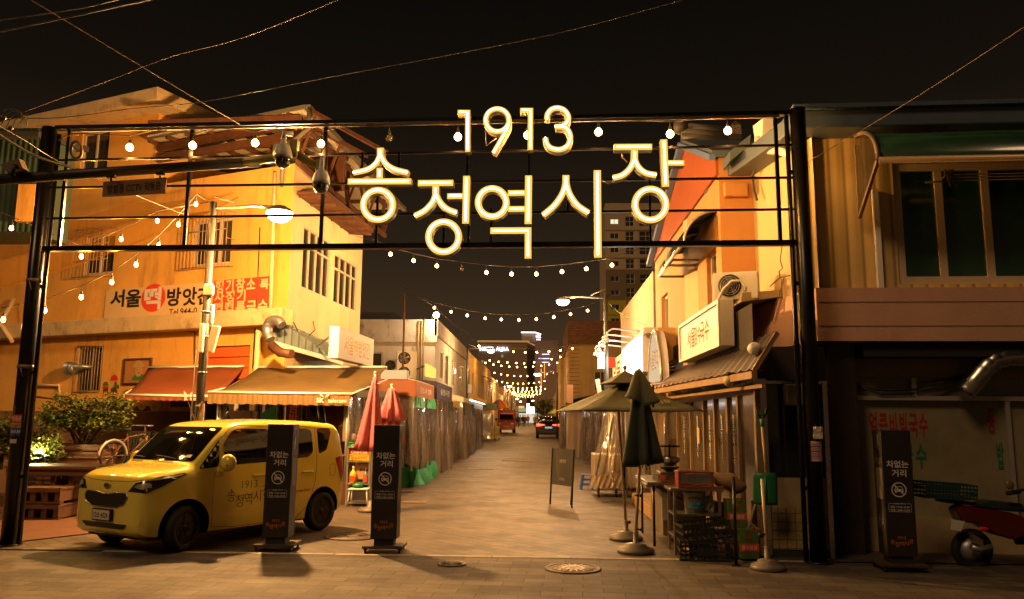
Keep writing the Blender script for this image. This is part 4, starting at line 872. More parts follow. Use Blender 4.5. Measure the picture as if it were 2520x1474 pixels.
# bright shops at the very end
so = thing('end_billboard', 'dazzling white stepped lightbox at the end of the street', 'sign', at(1303, 1005, 180)); b = MB(); YE = 180
for (x0, y0, x1, y1) in ((1296, 993, 1303, 1017), (1303, 1001, 1315.5, 1016.5)): p_, q_ = at(x0, y1, YE), at(x1, y0, YE); b.obox(p_, V((q_.x - p_.x, 0, 0)), V((0, .3, 0)), UP * (q_.z - p_.z))
b.build('face', M['whitelit'], so)
so = thing('end_shops', 'row of glowing shopfronts closing the street', 'shop', at(1295, 1030, 184)); b = MB()
for (x0, y0, x1, y1, m_) in ((1262, 1000, 1275, 1012, 1), (1276, 999, 1290, 1004, 0), (1276, 1005, 1294, 1013, 2), (1316, 1016, 1327, 1022, 2), (1277, 1017, 1318, 1040, 3), (1262, 1014, 1276, 1040, 1), (1318, 1022, 1338, 1040, 1)):
    p_, q_ = at(x0, y1, 183), at(x1, y0, 183); b.obox(p_, V((q_.x - p_.x, 0, 0)), V((0, 2, 0)), UP * (q_.z - p_.z), m_)
b.build('shopfronts', [emit('end_orange', (1, .45, .12), 1.2), emit('end_tan', (.7, .36, .12), .35), emit('end_green', (.5, .62, .3), .6), emit('end_white', (.95, .82, .6), .8)], so)
# ------------------------------------------------------------------ car and van and people down the street
def loft(mb, secs, m=0):                      # closed cross-sections
    n = len(secs[0]); vs = [p_ for s in secs for p_ in s]
    mb.add(vs, [(i * n + k, i * n + (k + 1) % n, (i + 1) * n + (k + 1) % n, (i + 1) * n + k) for i in range(len(secs) - 1) for k in range(n)], m, True)
    mb.add(secs[0], [tuple(range(n))], m); mb.add(secs[-1], [tuple(range(n))], m)
def rsec(c, u, hw, z0, z1, r=.15, tw=.85, zb=None):
    """rounded section across u; belt zb then narrowing to tw at the top"""
    zb = lerp(z0, z1, .55) if zb is None else zb; P = []
    for (y, z_) in ((-hw * .9, z0), (-hw, z0 + .12), (-hw, zb), (-hw * tw, z1 - r * .6), (-hw * tw + r, z1), (hw * tw - r, z1), (hw * tw, z1 - r * .6), (hw, zb), (hw, z0 + .12), (hw * .9, z0)): P.append(c + u * y + UP * z_)
    return P
SU = thing('suv', 'black sport utility car with glowing red tail lights driving away', 'car', (1.0, 62, gz(62))); sc_ = V((at(1350, 1060, 62).x, 62, gz(62))); ux = V((1, 0, 0)); b = MB()
loft(b, [rsec(sc_ + V((0, y, 0)), ux, hw, z0, z1, .2, tw) for y, hw, z0, z1, tw in ((0, .92, .45, 1.0, .97), (.08, .97, .35, 1.25, .93), (.35, .98, .3, 1.62, .78), (.8, .98, .28, 1.74, .78), (2.4, .98, .28, 1.74, .76), (3.2, .98, .3, 1.15, .9), (4.4, .95, .3, 1.0, .9), (4.8, .8, .4, .8, .9))]); b.build('body', mat('car_black', (.012, .009, .008), .15, 0, 0, coat=1), SU)
b = MB(); b.prism([sc_ + V((x, -.0 + y, z_)) for x, y, z_ in ((-.7, .19, 1.2), (.7, .19, 1.2), (.6, .33, 1.55), (-.6, .33, 1.55))], V((0, -.03, .01))); b.build('rear_window', M['glass'], SU)
tl = emit('tail_light', (1, .045, .02), 9)
for s in (-1, 1):
    b = MB(); b.prism([sc_ + V((s * x, -.0, z_)) for x, z_ in ((.93, 1.12), (.3, 1.06), (.3, 1.01), (.6, .96), (.93, .92))], V((0, -.05, 0))); b.build('tail_light', tl, SU)
    for y in (.75, 3.7):
        w_ = MB(); w_.cyl(sc_ + V((s * .74, y, .36)), sc_ + V((s * .97, y, .36)), .36, n=16); w_.build('wheel', M['rubber'], SU)
    mi = MB(); mi.ball(sc_ + V((s * 1.08, 3.0, 1.15)), .12, (1, .6, .8), 8); mi.build('mirror', M['black'], SU)
b = MB(); b.box(sc_ + V((0, -.03, .83)), (.55, .03, .13)); b.build('number_plate', emit('plate_glow', (.8, .8, .9), .5), SU)
b = MB(); b.box(sc_ + V((0, -.02, .48)), (1.7, .08, .22)); b.build('rear_bumper', M['matblack'], SU, bev=.02)
b = MB()
for s in (-1, 1): b.tube([sc_ + V((s * .66, .7, 1.78)), sc_ + V((s * .66, 2.3, 1.78))], .03, 6)
b.build('roof_rail', M['steel'], SU)
tc_ = V((at(1245, 1058, 78).x, 78, gz(78))); TK = thing('delivery_truck', 'red small delivery truck parked facing us by the coloured parasol', 'truck', tc_); b = MB(); redc = mat('truck_red', (.55, .045, .015), .35, 0, .08, coat=.4)
loft(b, [rsec(tc_ + V((0, y, 0)), ux, hw, z0, z1, .12, tw, 1.1) for y, hw, z0, z1, tw in ((0, .78, .35, 1.0, .98), (.1, .84, .3, 1.25, .95), (.45, .85, .3, 1.9, .86), (1.5, .85, .3, 1.98, .86))]); b.build('cab', redc, TK)
b = MB(); b.box(tc_ + V((0, 3.0, 1.35)), (1.75, 3, 1.75)); b.build('cargo_box', redc, TK, bev=.03)
b = MB(); b.prism([tc_ + V((x, y, z_)) for x, y, z_ in ((-.72, .14, 1.28), (.72, .14, 1.28), (.64, .4, 1.78), (-.64, .4, 1.78))], V((0, -.05, .02))); b.build('windscreen', M['glass'], TK)
for s in (-1, 1):
    b = MB(); b.box(tc_ + V((s * .62, -.0, .92)), (.26, .06, .16)); b.build('headlight', M['galv'], TK, bev=.01)
    for y in (.7, 3.6): w_ = MB(); w_.cyl(tc_ + V((s * .6, y, .3)), tc_ + V((s * .82, y, .3)), .3, n=14); w_.build('wheel', M['rubber'], TK)
    b = MB(); b.box(tc_ + V((s * .98, .3, 1.3)), (.14, .05, .26)); b.build('mirror', M['matblack'], TK)
b = MB(); b.box(tc_ + V((0, -.02, .62)), (.5, .04, .12)); b.build('number_plate', M['paper'], TK); b = MB(); b.box(tc_ + V((0, -.02, .42)), (1.55, .1, .2)); b.build('bumper', redc, TK, bev=.02)
b = MB(); b.text('화물', tc_ + V((0, -.06, 1.12)), ux, UP, h=.12); b.build('lettering', M['letterw'], TK)
# people
def person(px, py0, Y, h, label, coat, leg, phase=.2, bag=False):
    """a walking figure: one skinned body, trousers, coat and hair"""
    c = at(px, py0, Y); c.z = gz(Y); o = thing('person', label, 'person', c, 'people far down the street'); k = h / 1.72
    vs = []; es = []; rs = []
    def ch(pts, rr, start=None):
        prev = start
        for p_, r_ in zip(pts, rr):
            vs.append(p_); rs.append(r_); i = len(vs) - 1
            if prev is not None: es.append((prev, i))
            prev = i
        return prev
    ch([(0, 0, .93), (0, 0, 1.1), (0, 0, 1.32), (0, 0, 1.44), (0, 0, 1.52), (0, -.02, 1.61), (0, 0, 1.69)], (.15, .14, .16, .09, .055, .09, .07))
    for s in (-1, 1):
        ph = phase * s
        ch([(s * .1, 0, .86), (s * .1, -ph * .6, .48), (s * .1, -ph * .7 + .06, .09), (s * .1, -ph * .7 - .1, .04)], (.09, .062, .045, .035), 0)
        ch([(s * .19, 0, 1.38), (s * .24, ph * .3, 1.12), (s * .25, ph * .6 - .05, .88), (s * .25, ph * .6 - .08, .8)], (.055, .045, .034, .03), 2)
    me = bpy.data.meshes.new('body'); me.from_pydata([tuple(q) for q in vs], es, []); b_ = link('body', me, o)
    sk = b_.modifiers.new('skin', 'SKIN'); sd = b_.modifiers.new('sub', 'SUBSURF'); sd.levels = sd.render_levels = 1
    bpy.context.view_layer.update()
    for q, r_ in zip(me.skin_vertices[0].data, rs): q.radius = (r_, r_)
    me.skin_vertices[0].data[0].use_root = True
    me.materials.append(leg); b_.matrix_parent_inverse = Matrix(); b_.scale = (k, k, k)
    def ext(name, mb, m): q = mb.build(name, m, o); q.matrix_parent_inverse = Matrix(); q.scale = (k, k, k)
    mb = MB(); mb.lathe([(.2, .84), (.19, 1.0), (.185, 1.2), (.19, 1.36), (.1, 1.46), (.06, 1.48)], (0, 0, 0), UP, 12); ext('jacket', mb, coat)
    mb = MB(); mb.ball((0, .015, 1.64), .105, (.95, 1, 1.1), 10); ext('hair', mb, M['ink'])
    mb = MB(); mb.ball((0, -.045, 1.60), .078, (.9, .8, 1.15), 10); ext('face', mb, skin)
    if bag: mb = MB(); mb.box((.24, 0, .75), (.12, .25, .3)); ext('bag', mb, M['ink'])
cd = mat('dark_coat', (.05, .035, .03), .8); cr = mat('rust_coat', (.28, .07, .04), .8); ct = mat('tan_coat', (.35, .25, .15), .8); jd = mat('dark_trousers', (.04, .035, .035), .8)
for a in ((1274, 1049, 105, 1.74, 'person in dark jacket walking beside the red truck', cd, jd, .25), (1280, 1047, 112, 1.66, 'person in tan jacket just right of the dark jacketed walker', ct, jd, -.2), (1287, 1046, 112, 1.72, 'person in black coat in the middle of the distant group', cd, jd, .2, True), (1292, 1045, 118, 1.65, 'person in rust coat beside the black coated walker', cr, jd, -.25), (1299, 1043, 126, 1.7, 'person in rust jacket at the right end of the distant group', cr, jd, .2), (1316, 1045, 120, 1.7, 'lone person in tan jacket standing left of the black car', ct, jd, .05)): person(*a)
# ------------------------------------------------------------------ market gate with lit letters
gl_, gr_ = gr(20, 1342), gr(2015, 1385)
FGt = Fr(gl_, gr_ - gl_); LG = (gr_ - gl_).length
GT = thing('market_gate', 'black steel market gate spanning the street with glowing Korean letters', 'gate', (gl_ + gr_) / 2)
HL, HR = FGt.st(118, 315)[1], FGt.st(1970, 268)[1]
for s, h_ in ((0, HL), (LG, HR)):
    b = MB(); b.cyl(FGt.p(s, 0), FGt.p(s, h_), .1, .1, 20); b.lathe([(.17, 0), (.17, .02), (.12, .025)], FGt.p(s, 0), n=20)
    sg_ = 1 if s == 0 else -1
    b.tube([FGt.p(s + sg_ * .15, .02, .0), FGt.p(s + sg_ * .15, h_ - .1, .0)], .032, 8)
    for t in (.9, 2.3, 3.5, 5.0): b.box(FGt.p(s + sg_ * .09, t), (.12, .05, .05))
    b.build('post', M['blackmetal'], GT)
def gline(name, a, b_, wd, ht, m='blackmetal'):
    (s0, t0), (s1, t1) = FGt.st(*a), FGt.st(*b_); b = MB(); s0, s1 = .1, LG - .1
    b.bar(FGt.p(s0, t0), FGt.p(s1, t1), wd, ht); return b.build(name, M[m], GT)
gline('top_beam', (130, 316), (1950, 279), .1, .055); gline('bottom_beam', (110, 613), (1965, 598), .1, .07)
b = MB(); (s0, t0), (s1, t1) = FGt.st(170, 324), FGt.st(1950, 288); b.bar(FGt.p(.35, t0, .03), FGt.p(LG - .25, t1, .03), .035, .035)
for k in range(14): s = lerp(.5, LG - .4, k / 13); b.box(FGt.p(s, lerp(t0, t1, s / LG) + .01, .03), (.016, .05, .05))
b.build('conduit', mat('gate_conduit', (.2, .165, .12), .3, .6, .1), GT)
for a, c in (((130, 395), (1950, 357)), ((120, 462), (1950, 437)), ((110, 538), (1955, 515))): gline('rail', a, c, .03, .03)
tb_, bb_ = lambda s: lerp(FGt.st(130, 316)[1], FGt.st(1950, 279)[1], s / LG), lambda s: lerp(FGt.st(110, 613)[1], FGt.st(1965, 598)[1], s / LG)
for px in (158, 463, 795, 1915):
    s = FGt.st(px, 470)[0]; b = MB(); b.bar(FGt.p(s, bb_(s)), FGt.p(s, tb_(s)), .045, .045, up=V((0, 1, 0))); b.build('upright', M['blackmetal'], GT)
for px, y0, y1 in ((895, 378, 440), (985, 378, 440), (932, 480, 605), (1095, 520, 605), (1152, 370, 440), (1155, 545, 605), (1210, 515, 605), (1303, 360, 440), (1300, 600, 640), (1397, 440, 520), (1597, 440, 600), (1640, 360, 440), (1467, 430, 600)):
    s, t0 = FGt.st(px, y0); t1 = FGt.st(px, y1)[1]; b = MB(); b.bar(FGt.p(s, t1, .05), FGt.p(s, t0, .05), .03, .03, up=V((0, 1, 0))); b.build('letter_hanger', M['blackmetal'], GT)
M['face'] = emit('lit_letter_face', (1, .56, .085), 1.25)
M['neon'] = emit('neon_tube', (1, .74, .34), 16)
M['return'] = mat('letter_return', (.16, .12, .08), .5, .2, .1)
DL = .20
def strokes(closed_or_open, name_label):
    bd, tb = MB(), MB()
    for kind, reg, pts, wd in closed_or_open:
        wd = wd * .2504 * FGt_k
        P = []
        for q in pts:
            r_ = reg; 
            if len(q) == 3: r_ = q[0]; q = q[1:]
            P.append(V(FGt.st(*D(r_, *q), d=DL)))
        ring = kind == 'o'
        if kind == 'c':                         # smooth the curve
            Q = []
            n = len(P)
            for i in range(n - 1):
                p0, p1, p2, p3 = P[max(i - 1, 0)], P[i], P[i + 1], P[min(i + 2, n - 1)]
                for k in range(6):
                    t = k / 6; Q.append(.5 * ((2 * p1) + (p2 - p0) * t + (2 * p0 - 5 * p1 + 4 * p2 - p3) * t * t + (3 * p1 - p0 - 3 * p2 + p3) * t ** 3))
            P = Q + [P[-1]]
        N = len(P); Lp, Rp = [], []
        for i in range(N):
            a = P[(i - 1) % N] if ring or i > 0 else None; c = P[(i + 1) % N] if ring or i < N - 1 else None
            d1 = (P[i] - a).normalized() if a is not None else (c - P[i]).normalized()
            d2 = (c - P[i]).normalized() if c is not None else d1
            n1, n2 = V((-d1.y, d1.x)), V((-d2.y, d2.x)); mt = (n1 + n2).normalized(); k = wd / 2 / max(.45, mt.dot(n1))
            Lp.append(P[i] + mt * k); Rp.append(P[i] - mt * k)
        global _zoff
        _zoff = (_zoff + .0017) % .012
        fd = DL + _zoff
        W = lambda q, d: FGt.p(q.x, q.y, d)
        rng = range(N) if ring else range(N - 1)
        for i in rng:
            j = (i + 1) % N
            bd.quad(W(Lp[i], fd), W(Lp[j], fd), W(Rp[j], fd), W(Rp[i], fd), m=1)
            bd.quad(W(Lp[i], fd - .13), W(Lp[j], fd - .13), W(Rp[j], fd - .13), W(Rp[i], fd - .13))
            for S in (Lp, Rp):                  # side returns stand a little proud of the face
                bd.quad(W(S[i], fd - .13), W(S[j], fd - .13), W(S[j], fd + .004), W(S[i], fd + .004))
        if not ring:
            for i in (0, N - 1): bd.quad(W(Lp[i], fd - .13), W(Rp[i], fd - .13), W(Rp[i], fd + .004), W(Lp[i], fd + .004))
        T = P[:]
        if not ring:
            for e, f_ in ((0, 1), (-1, -2)):
                d_ = T[f_] - T[e]
                if d_.length > wd * .5: T[e] = T[e] + d_.normalized() * wd * .38
        tb.tube([W(q, fd + .022) for q in T], wd * .135, 6, closed=ring)
    o = bd.build('letter', [M['return'], M['face']], GT); o['label'] = name_label
    tb.build('neon_tube', M['neon'], o)
_zoff = 0
FGt_k = (FGt.p(FGt.st(1300, 480, DL)[0], 0) - FGt.p(FGt.st(1301, 480, DL)[0], 0)).length
def circ(reg, cx, cy_, r, n=36): return ('o', reg, [(cx + r * math.cos(2 * math.pi * k / n), cy_ + r * math.sin(2 * math.pi * k / n)) for k in range(n)], 66)
w1 = 52
strokes([('l', 'b', [(1982, 368), (2081, 368), (2081, 757)], w1)], 'glowing digit 1 at the left')
strokes([('o', 'b', [(2372 + 114 * math.cos(2 * math.pi * k / 36), 445 + 112 * math.sin(2 * math.pi * k / 36)) for k in range(36)], w1), ('c', 'b', [(2486, 450), (2478, 510), (2440, 585), (2336, 768)], w1)], 'glowing digit 9')
strokes([('l', 'c', [(80, 350), (182, 350), (180, 740)], w1)], 'glowing digit 1 at the right')
strokes([('c', 'c', [(343, 440), (352, 385), (392, 340), (450, 327), (510, 347), (548, 398), (548, 452), (505, 500), (420, 512)], 56), ('c', 'c', [(450, 512), (520, 520), (560, 565), (572, 625), (552, 690), (500, 728), (440, 736), (375, 716), (338, 672), (328, 620)], 56)], 'glowing digit 3')
W_ = 68
strokes([('l', 'b', [(1224, 718), (1223, 800)], W_), ('c', 'b', [(1223, 780), (1180, 868), (1095, 930), (957, 962)], 58), ('c', 'b', [(1223, 780), (1270, 866), (1355, 925), (1492, 962)], 58), ('l', 'b', [(1216, 915), (1216, 1022)], 64), ('l', 'b', [(903, 1048), (1523, 1046)], 62), circ('b', 1201, 1278, 145)], 'glowing syllable song')
strokes([('l', 'b', [(1592, 1065), (1940, 1062)], 62), ('l', 'b', [(1768, 1090), (1767, 1180)], W_), ('c', 'b', [(1767, 1165), (1735, 1250), (1655, 1335), (1560, 1385)], 60), ('c', 'b', [(1767, 1165), (1805, 1245), (1875, 1315), (1972, 1355)], 60), ('l', 'b', [(1880, 1192), (2040, 1190)], 58), ('l', 'b', [(2070, 992), (2061, 1462)], W_), circ('f', 1845, 118, 148)], 'glowing syllable jeong')
strokes([circ('b', 2322, 1255, 138), ('l', 'c', [(-40, 1163), (135, 1161)], 58), ('l', 'c', [(-40, 1318), (135, 1316)], 58), ('l', 'c', [(163, 988), (158, 1465)], W_), ('l', 'f', [(2303, 57), ('g', 158, 55), ('g', 157, 330)], 64)], 'glowing syllable yeok')
strokes([('l', 'c', [(530, 985), (530, 1070)], W_), ('c', 'c', [(530, 1050), (500, 1160), (420, 1280), (308, 1378)], 62), ('c', 'c', [(530, 1050), (562, 1165), (640, 1280), (752, 1358)], 62), ('l', 'c', [(838, 938), ('g', 845, 322)], 70)], 'glowing syllable si')
strokes([('l', 'c', [(1003, 708), (1377, 706)], 62), ('l', 'c', [(1203, 735), (1203, 840)], W_), ('c', 'c', [(1203, 825), (1162, 915), (1085, 985), (992, 1012)], 60), ('c', 'c', [(1203, 825), (1240, 905), (1315, 965), (1418, 985)], 60), ('l', 'c', [(1490, 635), (1508, 1100)], W_), ('l', 'c', [(1515, 867), (1692, 866)], 56), circ('c', 1360, 1275, 152)], 'glowing syllable jang')
b = MB()                                         # wiring loops
for pts in ([D('b', 2255, 545), D('b', 2265, 695), D('b', 2360, 620)], [D('c', 880, 1040), D('c', 940, 1070), D('c', 1095, 1035)], [D('c', 1080, 770), D('c', 1085, 810), D('c', 1130, 860)], [D('a', 575, 640), D('a', 640, 600), D('a', 770, 590)]): b = MB(); b.tube([FGt.sp(*q, .07) for q in pts], .01, 5); b.build('wiring', M['cablel'], GT)
b = MB()
for k in range(3): b.tube([FGt.sp(*D('a', 745 + 55 * math.cos(a * .45) + 6 * k, 730 + 85 * math.sin(a * .45) + 8 * k), .05) for a in range(14)], .012, 5, closed=True)
b.build('wiring', M['cablel'], GT)
b = MB()                                         # wire ties and stuck papers on the posts
for y in (640, 815): p_ = FGt.st(80, y); 
for t in (3.55, 2.35): b = MB(); b.lathe([(.108, 0), (.112, .01), (.108, .05)], FGt.p(0, t), n=14); b.tube([FGt.p(0, t, .11), FGt.p(.05, t - .12, .12)], .008, 4); b.build('wire_tie', M['cablel'], GT)
def sticker(nm, label, px0, py0, px1, py1, rows, post_s, par=None):
    """paper wrapped on the round post"""
    t1, t0 = FGt.st(px0, py0)[1], FGt.st(px0, py1)[1]; o = thing(nm, label, 'poster', FGt.p(post_s, t0, .1)); h_ = t1 - t0; k = len(rows)
    a0 = math.asin(max(-1, min(1, (FGt.st(px0, py0)[0] - post_s) / .103))); a1 = math.asin(max(-1, min(1, (FGt.st(px1, py0)[0] - post_s) / .103))); q = MB(); mm = []
    for i, (c, y0, y1) in enumerate(rows):
        mm.append(c); q.grid(lambda a, j: FGt.p(post_s + math.sin(lerp(a0, a1, a / 6)) * .104, t1 - h_ * lerp(y0, y1, j), math.cos(lerp(a0, a1, a / 6)) * .104), 6, 1, m=i)
    q.build('sheet', mm, o); return o, t1, h_
so, t1, h_ = sticker('property_poster', 'striped red, yellow and blue notice with white Korean lettering on the left gate post', 33, 1020, 64, 1072, [(M['redsign'], 0, .42), (M['yellow'], .42, .62), (M['blue'], .62, 1)], 0)
b = MB(); b.text('부동산', FGt.p(.02, t1 - h_ * .2, .112), FGt.u, UP, .13, .07, 0, .03); b.text('369-89', FGt.p(.02, t1 - h_ * .8, .112), FGt.u, UP, .14, .05, 0, .02); b.build('lettering', M['letterw'], so)
b = MB(); b.text('화실문의', FGt.p(.02, t1 - h_ * .52, .112), FGt.u, UP, .13, .04, 0, .02); b.build('ink', M['ink'], so)
sticker('torn_sticker', 'small torn grey sticker high on the left gate post', 20, 997, 52, 1017, [(M['grey'], 0, 1)], 0)
sticker('blank_sticker', 'small pale blank sticker low on the left gate post', 35, 1080, 53, 1090, [(M['paper'], 0, 1)], 0)
so, t1, h_ = sticker('handbill', 'crumpled white handbill with printed lines taped to the right gate post', 1990, 1085, 2022, 1134, [(M['paper'], 0, 1)], LG)
b = MB()
for k in range(7): b.quad(*[FGt.p(LG + x, t1 - h_ * (.12 + .12 * k + y), .108) for x, y in ((-.07, 0), (.05, 0), (.05, .045), (-.07, .045))], m=k % 2)
b.build('print', [M['redsign'], M['blue']], so)
so = thing('crumpled_paper', 'crumpled torn white paper above the handbill on the right gate post', 'paper', FGt.p(LG, 1.2)); b = MB(); random.seed(3)
b.grid(lambda i, j: FGt.sp(2001 + i * 4, 1050 + j * 6, .115 + random.uniform(0, .03)), 6, 5, sm=False); b.build('sheet', M['paper'], so)

# ------------------------------------------------------------------ string lights
def bulb_mesh(lit=True, r=.058, hang=.06, far=False, tear=False, n=12):
    b = MB(); z0 = -hang
    if not far:
        b.tube([(0, 0, 0), (0, 0, z0)], .006, 5, 1); b.lathe([(.012, z0 + .01), (.02, z0), (.021, z0 - .045), (.016, z0 - .06)], (0, 0, 0), UP, 8, 1)
    zc = z0 - .055 - r
    if tear: b.lathe([(.016, zc + r + .02), (.022, zc + r * .9), (r, zc - r * .2), (r * .8, zc - r * .9), (r * .4, zc - r * 1.3), (.001, zc - r * 1.4)], (0, 0, 0), UP, n, 0)
    else: b.ball((0, 0, zc), r, n=n, m=0); 
    if not far and not tear: b.lathe([(.017, zc + r * 1.12), (.026, zc + r * .86)], (0, 0, 0), UP, 8, 0, False)
    if not lit: b.tube([(.01, 0, zc - r * .4), (0, 0, zc + r * .5), (-.01, 0, zc - r * .4)], .004, 4, 1)
    return b
M['bulb'] = emit('lit_bulb', (1, .50, .13), 32); M['bulbfar'] = emit('lit_bulb_far', (1, .46, .10), 60); M['bulbtear'] = emit('lit_tear_bulb', (1, .48, .11), 40)
me_cache = {}
def bulb(parent, p, kind):
    if kind not in me_cache:
        lit = kind != 'off' and kind != 'offs'
        b = bulb_mesh(lit, .032 if kind == 'tear' else .052, .06, kind == 'far', kind == 'tear', 8 if kind == 'far' else 12)
        mm = {'lit': M['bulb'], 'off': M['bulboff'], 'offs': M['bulboff'], 'far': M['bulbfar'], 'tear': M['bulbtear']}[kind]
        o = b.build('bulb', [mm, M['cable']]); me_cache[kind] = o.data; bpy.data.objects.remove(o)
    o = link('bulb', me_cache[kind], parent); o.location = p
    if parent: o.matrix_parent_inverse = wm(parent).inverted()
    if kind in BL:                                # the filament's own light, just under the globe
        if kind not in bl_cache:
            l = bpy.data.lights.new('bulb_light', 'POINT'); l.energy, l.color = BL[kind]; l.shadow_soft_size = .04; bl_cache[kind] = l
        q = bpy.data.objects.new('bulb_light', bl_cache[kind]); COL.objects.link(q); q.location = V(p) - UP * (.285 if kind != 'tear' else .235)
        q.parent = parent; q.matrix_parent_inverse = wm(parent).inverted()
    return o
bl_cache = {}; BL = {'lit': (BULB_E * .105, (1, .46, .115)), 'far': (BULBF_E * .105, (1, .46, .115)), 'tear': (BULBT_E * .042, (1, .42, .06))}
def cable(parent, pts, r=.006, m='cable', n=5, name='cable'):
    return MB().tube(pts, r, n).build(name, M[m], parent)
G1 = thing('string_light', 'row of globe bulbs hung along the top beam of the market gate', 'string light', FGt.p(LG / 2, 5), 'string lights')
cp = [FGt.p(.35, tb_(.35) - .1, .06)]
for i, (px, py) in enumerate(((319, 363), (474, 358), (628, 352), (790, 354), (958, 340), (1127, 337), (1298, 333), (1473, 325), (1649, 330), (1791, 322))):
    p_ = FGt.sp(px, py, .02); o = bulb(G1, p_ + UP * .167, 'off' if i == 4 else 'lit')
    if i == 4: o['label'] = 'unlit clear bulb'
    cp += [FGt.p(FGt.st(px, py)[0], p_.z + .175, .02)]
    if i < 9: s_ = FGt.st(px, py)[0] + .4; cp.append(FGt.p(s_, tb_(s_) - .07, .05))
cable(G1, cp, .007, 'cable')
STR = []
def street_string(Y, pxl, label, off=(), tilt=0):
    o = thing('string_light', label, 'string light', at(pxl[0][0], pxl[0][1], Y), 'string lights'); P = []
    for i, (px, py) in enumerate(pxl):
        p_ = at(px, py, Y); far = Y > 40
        bulb(o, p_ + UP * .16, 'offs' if i in off else ('far' if far else 'lit')); P.append(p_ + UP * .2)
    a = P[0] + (P[0] - P[1]) * 2 + UP * .35; c = P[-1] + (P[-1] - P[-2]) * 1.6 + UP * .3
    cable(o, [a, lerp(a, P[0], .5) - UP * .06] + P + [lerp(c, P[-1], .5) - UP * .05, c], .008 if Y < 40 else .012, 'cable', 4); STR.append(Y); return o
street_string(22, [(961, 625), (1018, 641), (1075, 654), (1136, 662), (1197, 670), (1259, 674), (1320, 674), (1383, 668), (1443, 661), (1506, 652)], 'nearest string of globe bulbs across the street with one unlit bulb', (3,))
street_string(31.5, [(1069, 757), (1110, 767), (1150, 776), (1194, 783), (1234, 786), (1277, 787), (1320, 785), (1363, 780), (1404, 773), (1446, 764)], 'second string of globe bulbs across the street, level with the right street lamp')
N_ = lambda *q: [D('n', *p_) for p_ in q]
street_string(46, N_((475, 752), (662, 798), (848, 828), (1037, 846), (1231, 856), (1423, 855), (1620, 845), (1808, 822), (2002, 793)), 'third string of globe bulbs across the street, in front of the hotel sign')
street_string(61, N_((650, 990), (795, 1012), (939, 1023), (1086, 1031), (1214, 1038), (1377, 1018), (1522, 996), (1665, 968), (1805, 931)), 'fourth string of globe bulbs across the street', (6,))
street_string(66, N_((581, 1030), (711, 1056), (839, 1077), (971, 1090), (1099, 1097), (1234, 1098), (1362, 1090), (1494, 1078), (1623, 1059), (1754, 1030)), 'fifth string of globe bulbs across the street, just under the fourth')
street_string(81, N_((727, 1193), (834, 1216), (941, 1233), (1049, 1242), (1156, 1248), (1266, 1248), (1374, 1241), (1482, 1231), (1587, 1214), (1694, 1192)), 'sixth string of globe bulbs across the street', (6,))
street_string(98, N_((767, 1323), (852, 1343), (939, 1356), (1028, 1365), (1114, 1368), (1201, 1370), (1289, 1365), (1376, 1357), (1462, 1345), (1548, 1326)), 'seventh string of globe bulbs across the street')
K_ = lambda *q: [D('k', *p_) for p_ in q]
street_string(112, K_((536, 606), (576, 612), (625, 616), (672, 620), (714, 620), (757, 620), (803, 617), (848, 612), (892, 606)), 'eighth string of globe bulbs across the street')
ords = 'ninth tenth eleventh twelfth thirteenth fourteenth fifteenth sixteenth seventeenth eighteenth'.split()
for j, (Y, y0, xl, xr, n_) in enumerate(((122, 627, 536, 935, 10), (135, 645, 557, 890, 10), (148, 654, 595, 890, 9), (160, 668, 572, 888, 9), (174, 676, 605, 885, 9), (190, 684, 625, 860, 9), (205, 690, 640, 855, 8), (222, 697, 650, 850, 8), (240, 703, 665, 845, 8), (262, 708, 680, 830, 7))):
    street_string(Y, K_(*[(lerp(xl, xr, i / (n_ - 1)), y0 + 14 * (1 - (2 * i / (n_ - 1) - 1) ** 2) * 100 / Y) for i in range(n_)]), ords[j] + ' string of globe bulbs across the street, far down the road')
# teardrop bulb strings at left
LA = thing('string_light', 'lower string of teardrop bulbs from the lamp post to the left edge', 'string light', at(390, 605, 13), 'string lights')
LBs = thing('string_light', 'upper string of teardrop bulbs over the shade sails at left', 'string light', at(298, 590, 15), 'string lights')
for o, pts in ((LA, [(8, 788, 12), (110, 766, 12.2), (200, 733, 12.5), (275, 696, 12.8), (335, 653, 13.1), (390, 605, 13.4), (439, 554, 13.7), (482, 504, 14)]), (LBs, [(28, 563, 12.6), (200, 633, 13.4), (298, 590, 13.6), (387, 545, 13.9)])):
    P = []
    for px, py, Y in pts: p_ = at(px, py, Y); bulb(o, p_ + UP * .16, 'tear'); P.append(p_ + UP * .2)
    cable(o, ([P[0] + V((-1.5, 0, .1))] if o is LA else [P[0] + V((-1, 0, .4))]) + P + [at(513, 497, 14.2)], .008)
# ------------------------------------------------------------------ street lamps
def lamp_head(par, c, u, L_, k=1.0):
    """bowl street lantern, c = centre of the lens, u = horizontal direction of the arm"""
    b = MB(); b.lathe([(.245 * k, .035), (.24 * k, .055 * k), (.2 * k, .10 * k), (.11 * k, .15 * k), (.02, .17 * k)], c, UP, 20); b.build('lamp_hood', M['grey'], par)
    g = MB(); g.lathe([(.235 * k, .035 * k), (.24 * k, -.002), (.21 * k, -.07 * k), (.13 * k, -.13 * k), (.001, -.15 * k)], c, UP, 20, 0, False); g.build('lamp_lens', M['lampw'], par)
ST = thing('street_lamp', 'grey street lamp post with equipment boxes and glowing bowl lantern behind the yellow van', 'street lamp', at(489, 1200, 14.2))
base = at(489, 1040, 14.2); top = at(516, 497, 14.2); bx_ = base.x
b = MB(); b.tube([V((bx_, 14.2, 0)), V((bx_, 14.2, 2.6)), V((bx_, 14.2, top.z))], [.085, .075, .062], 14); b.build('pole', mat('lamp_pole', (.028, .026, .022), .5, 0, .15, 4, dirt=.2), ST)
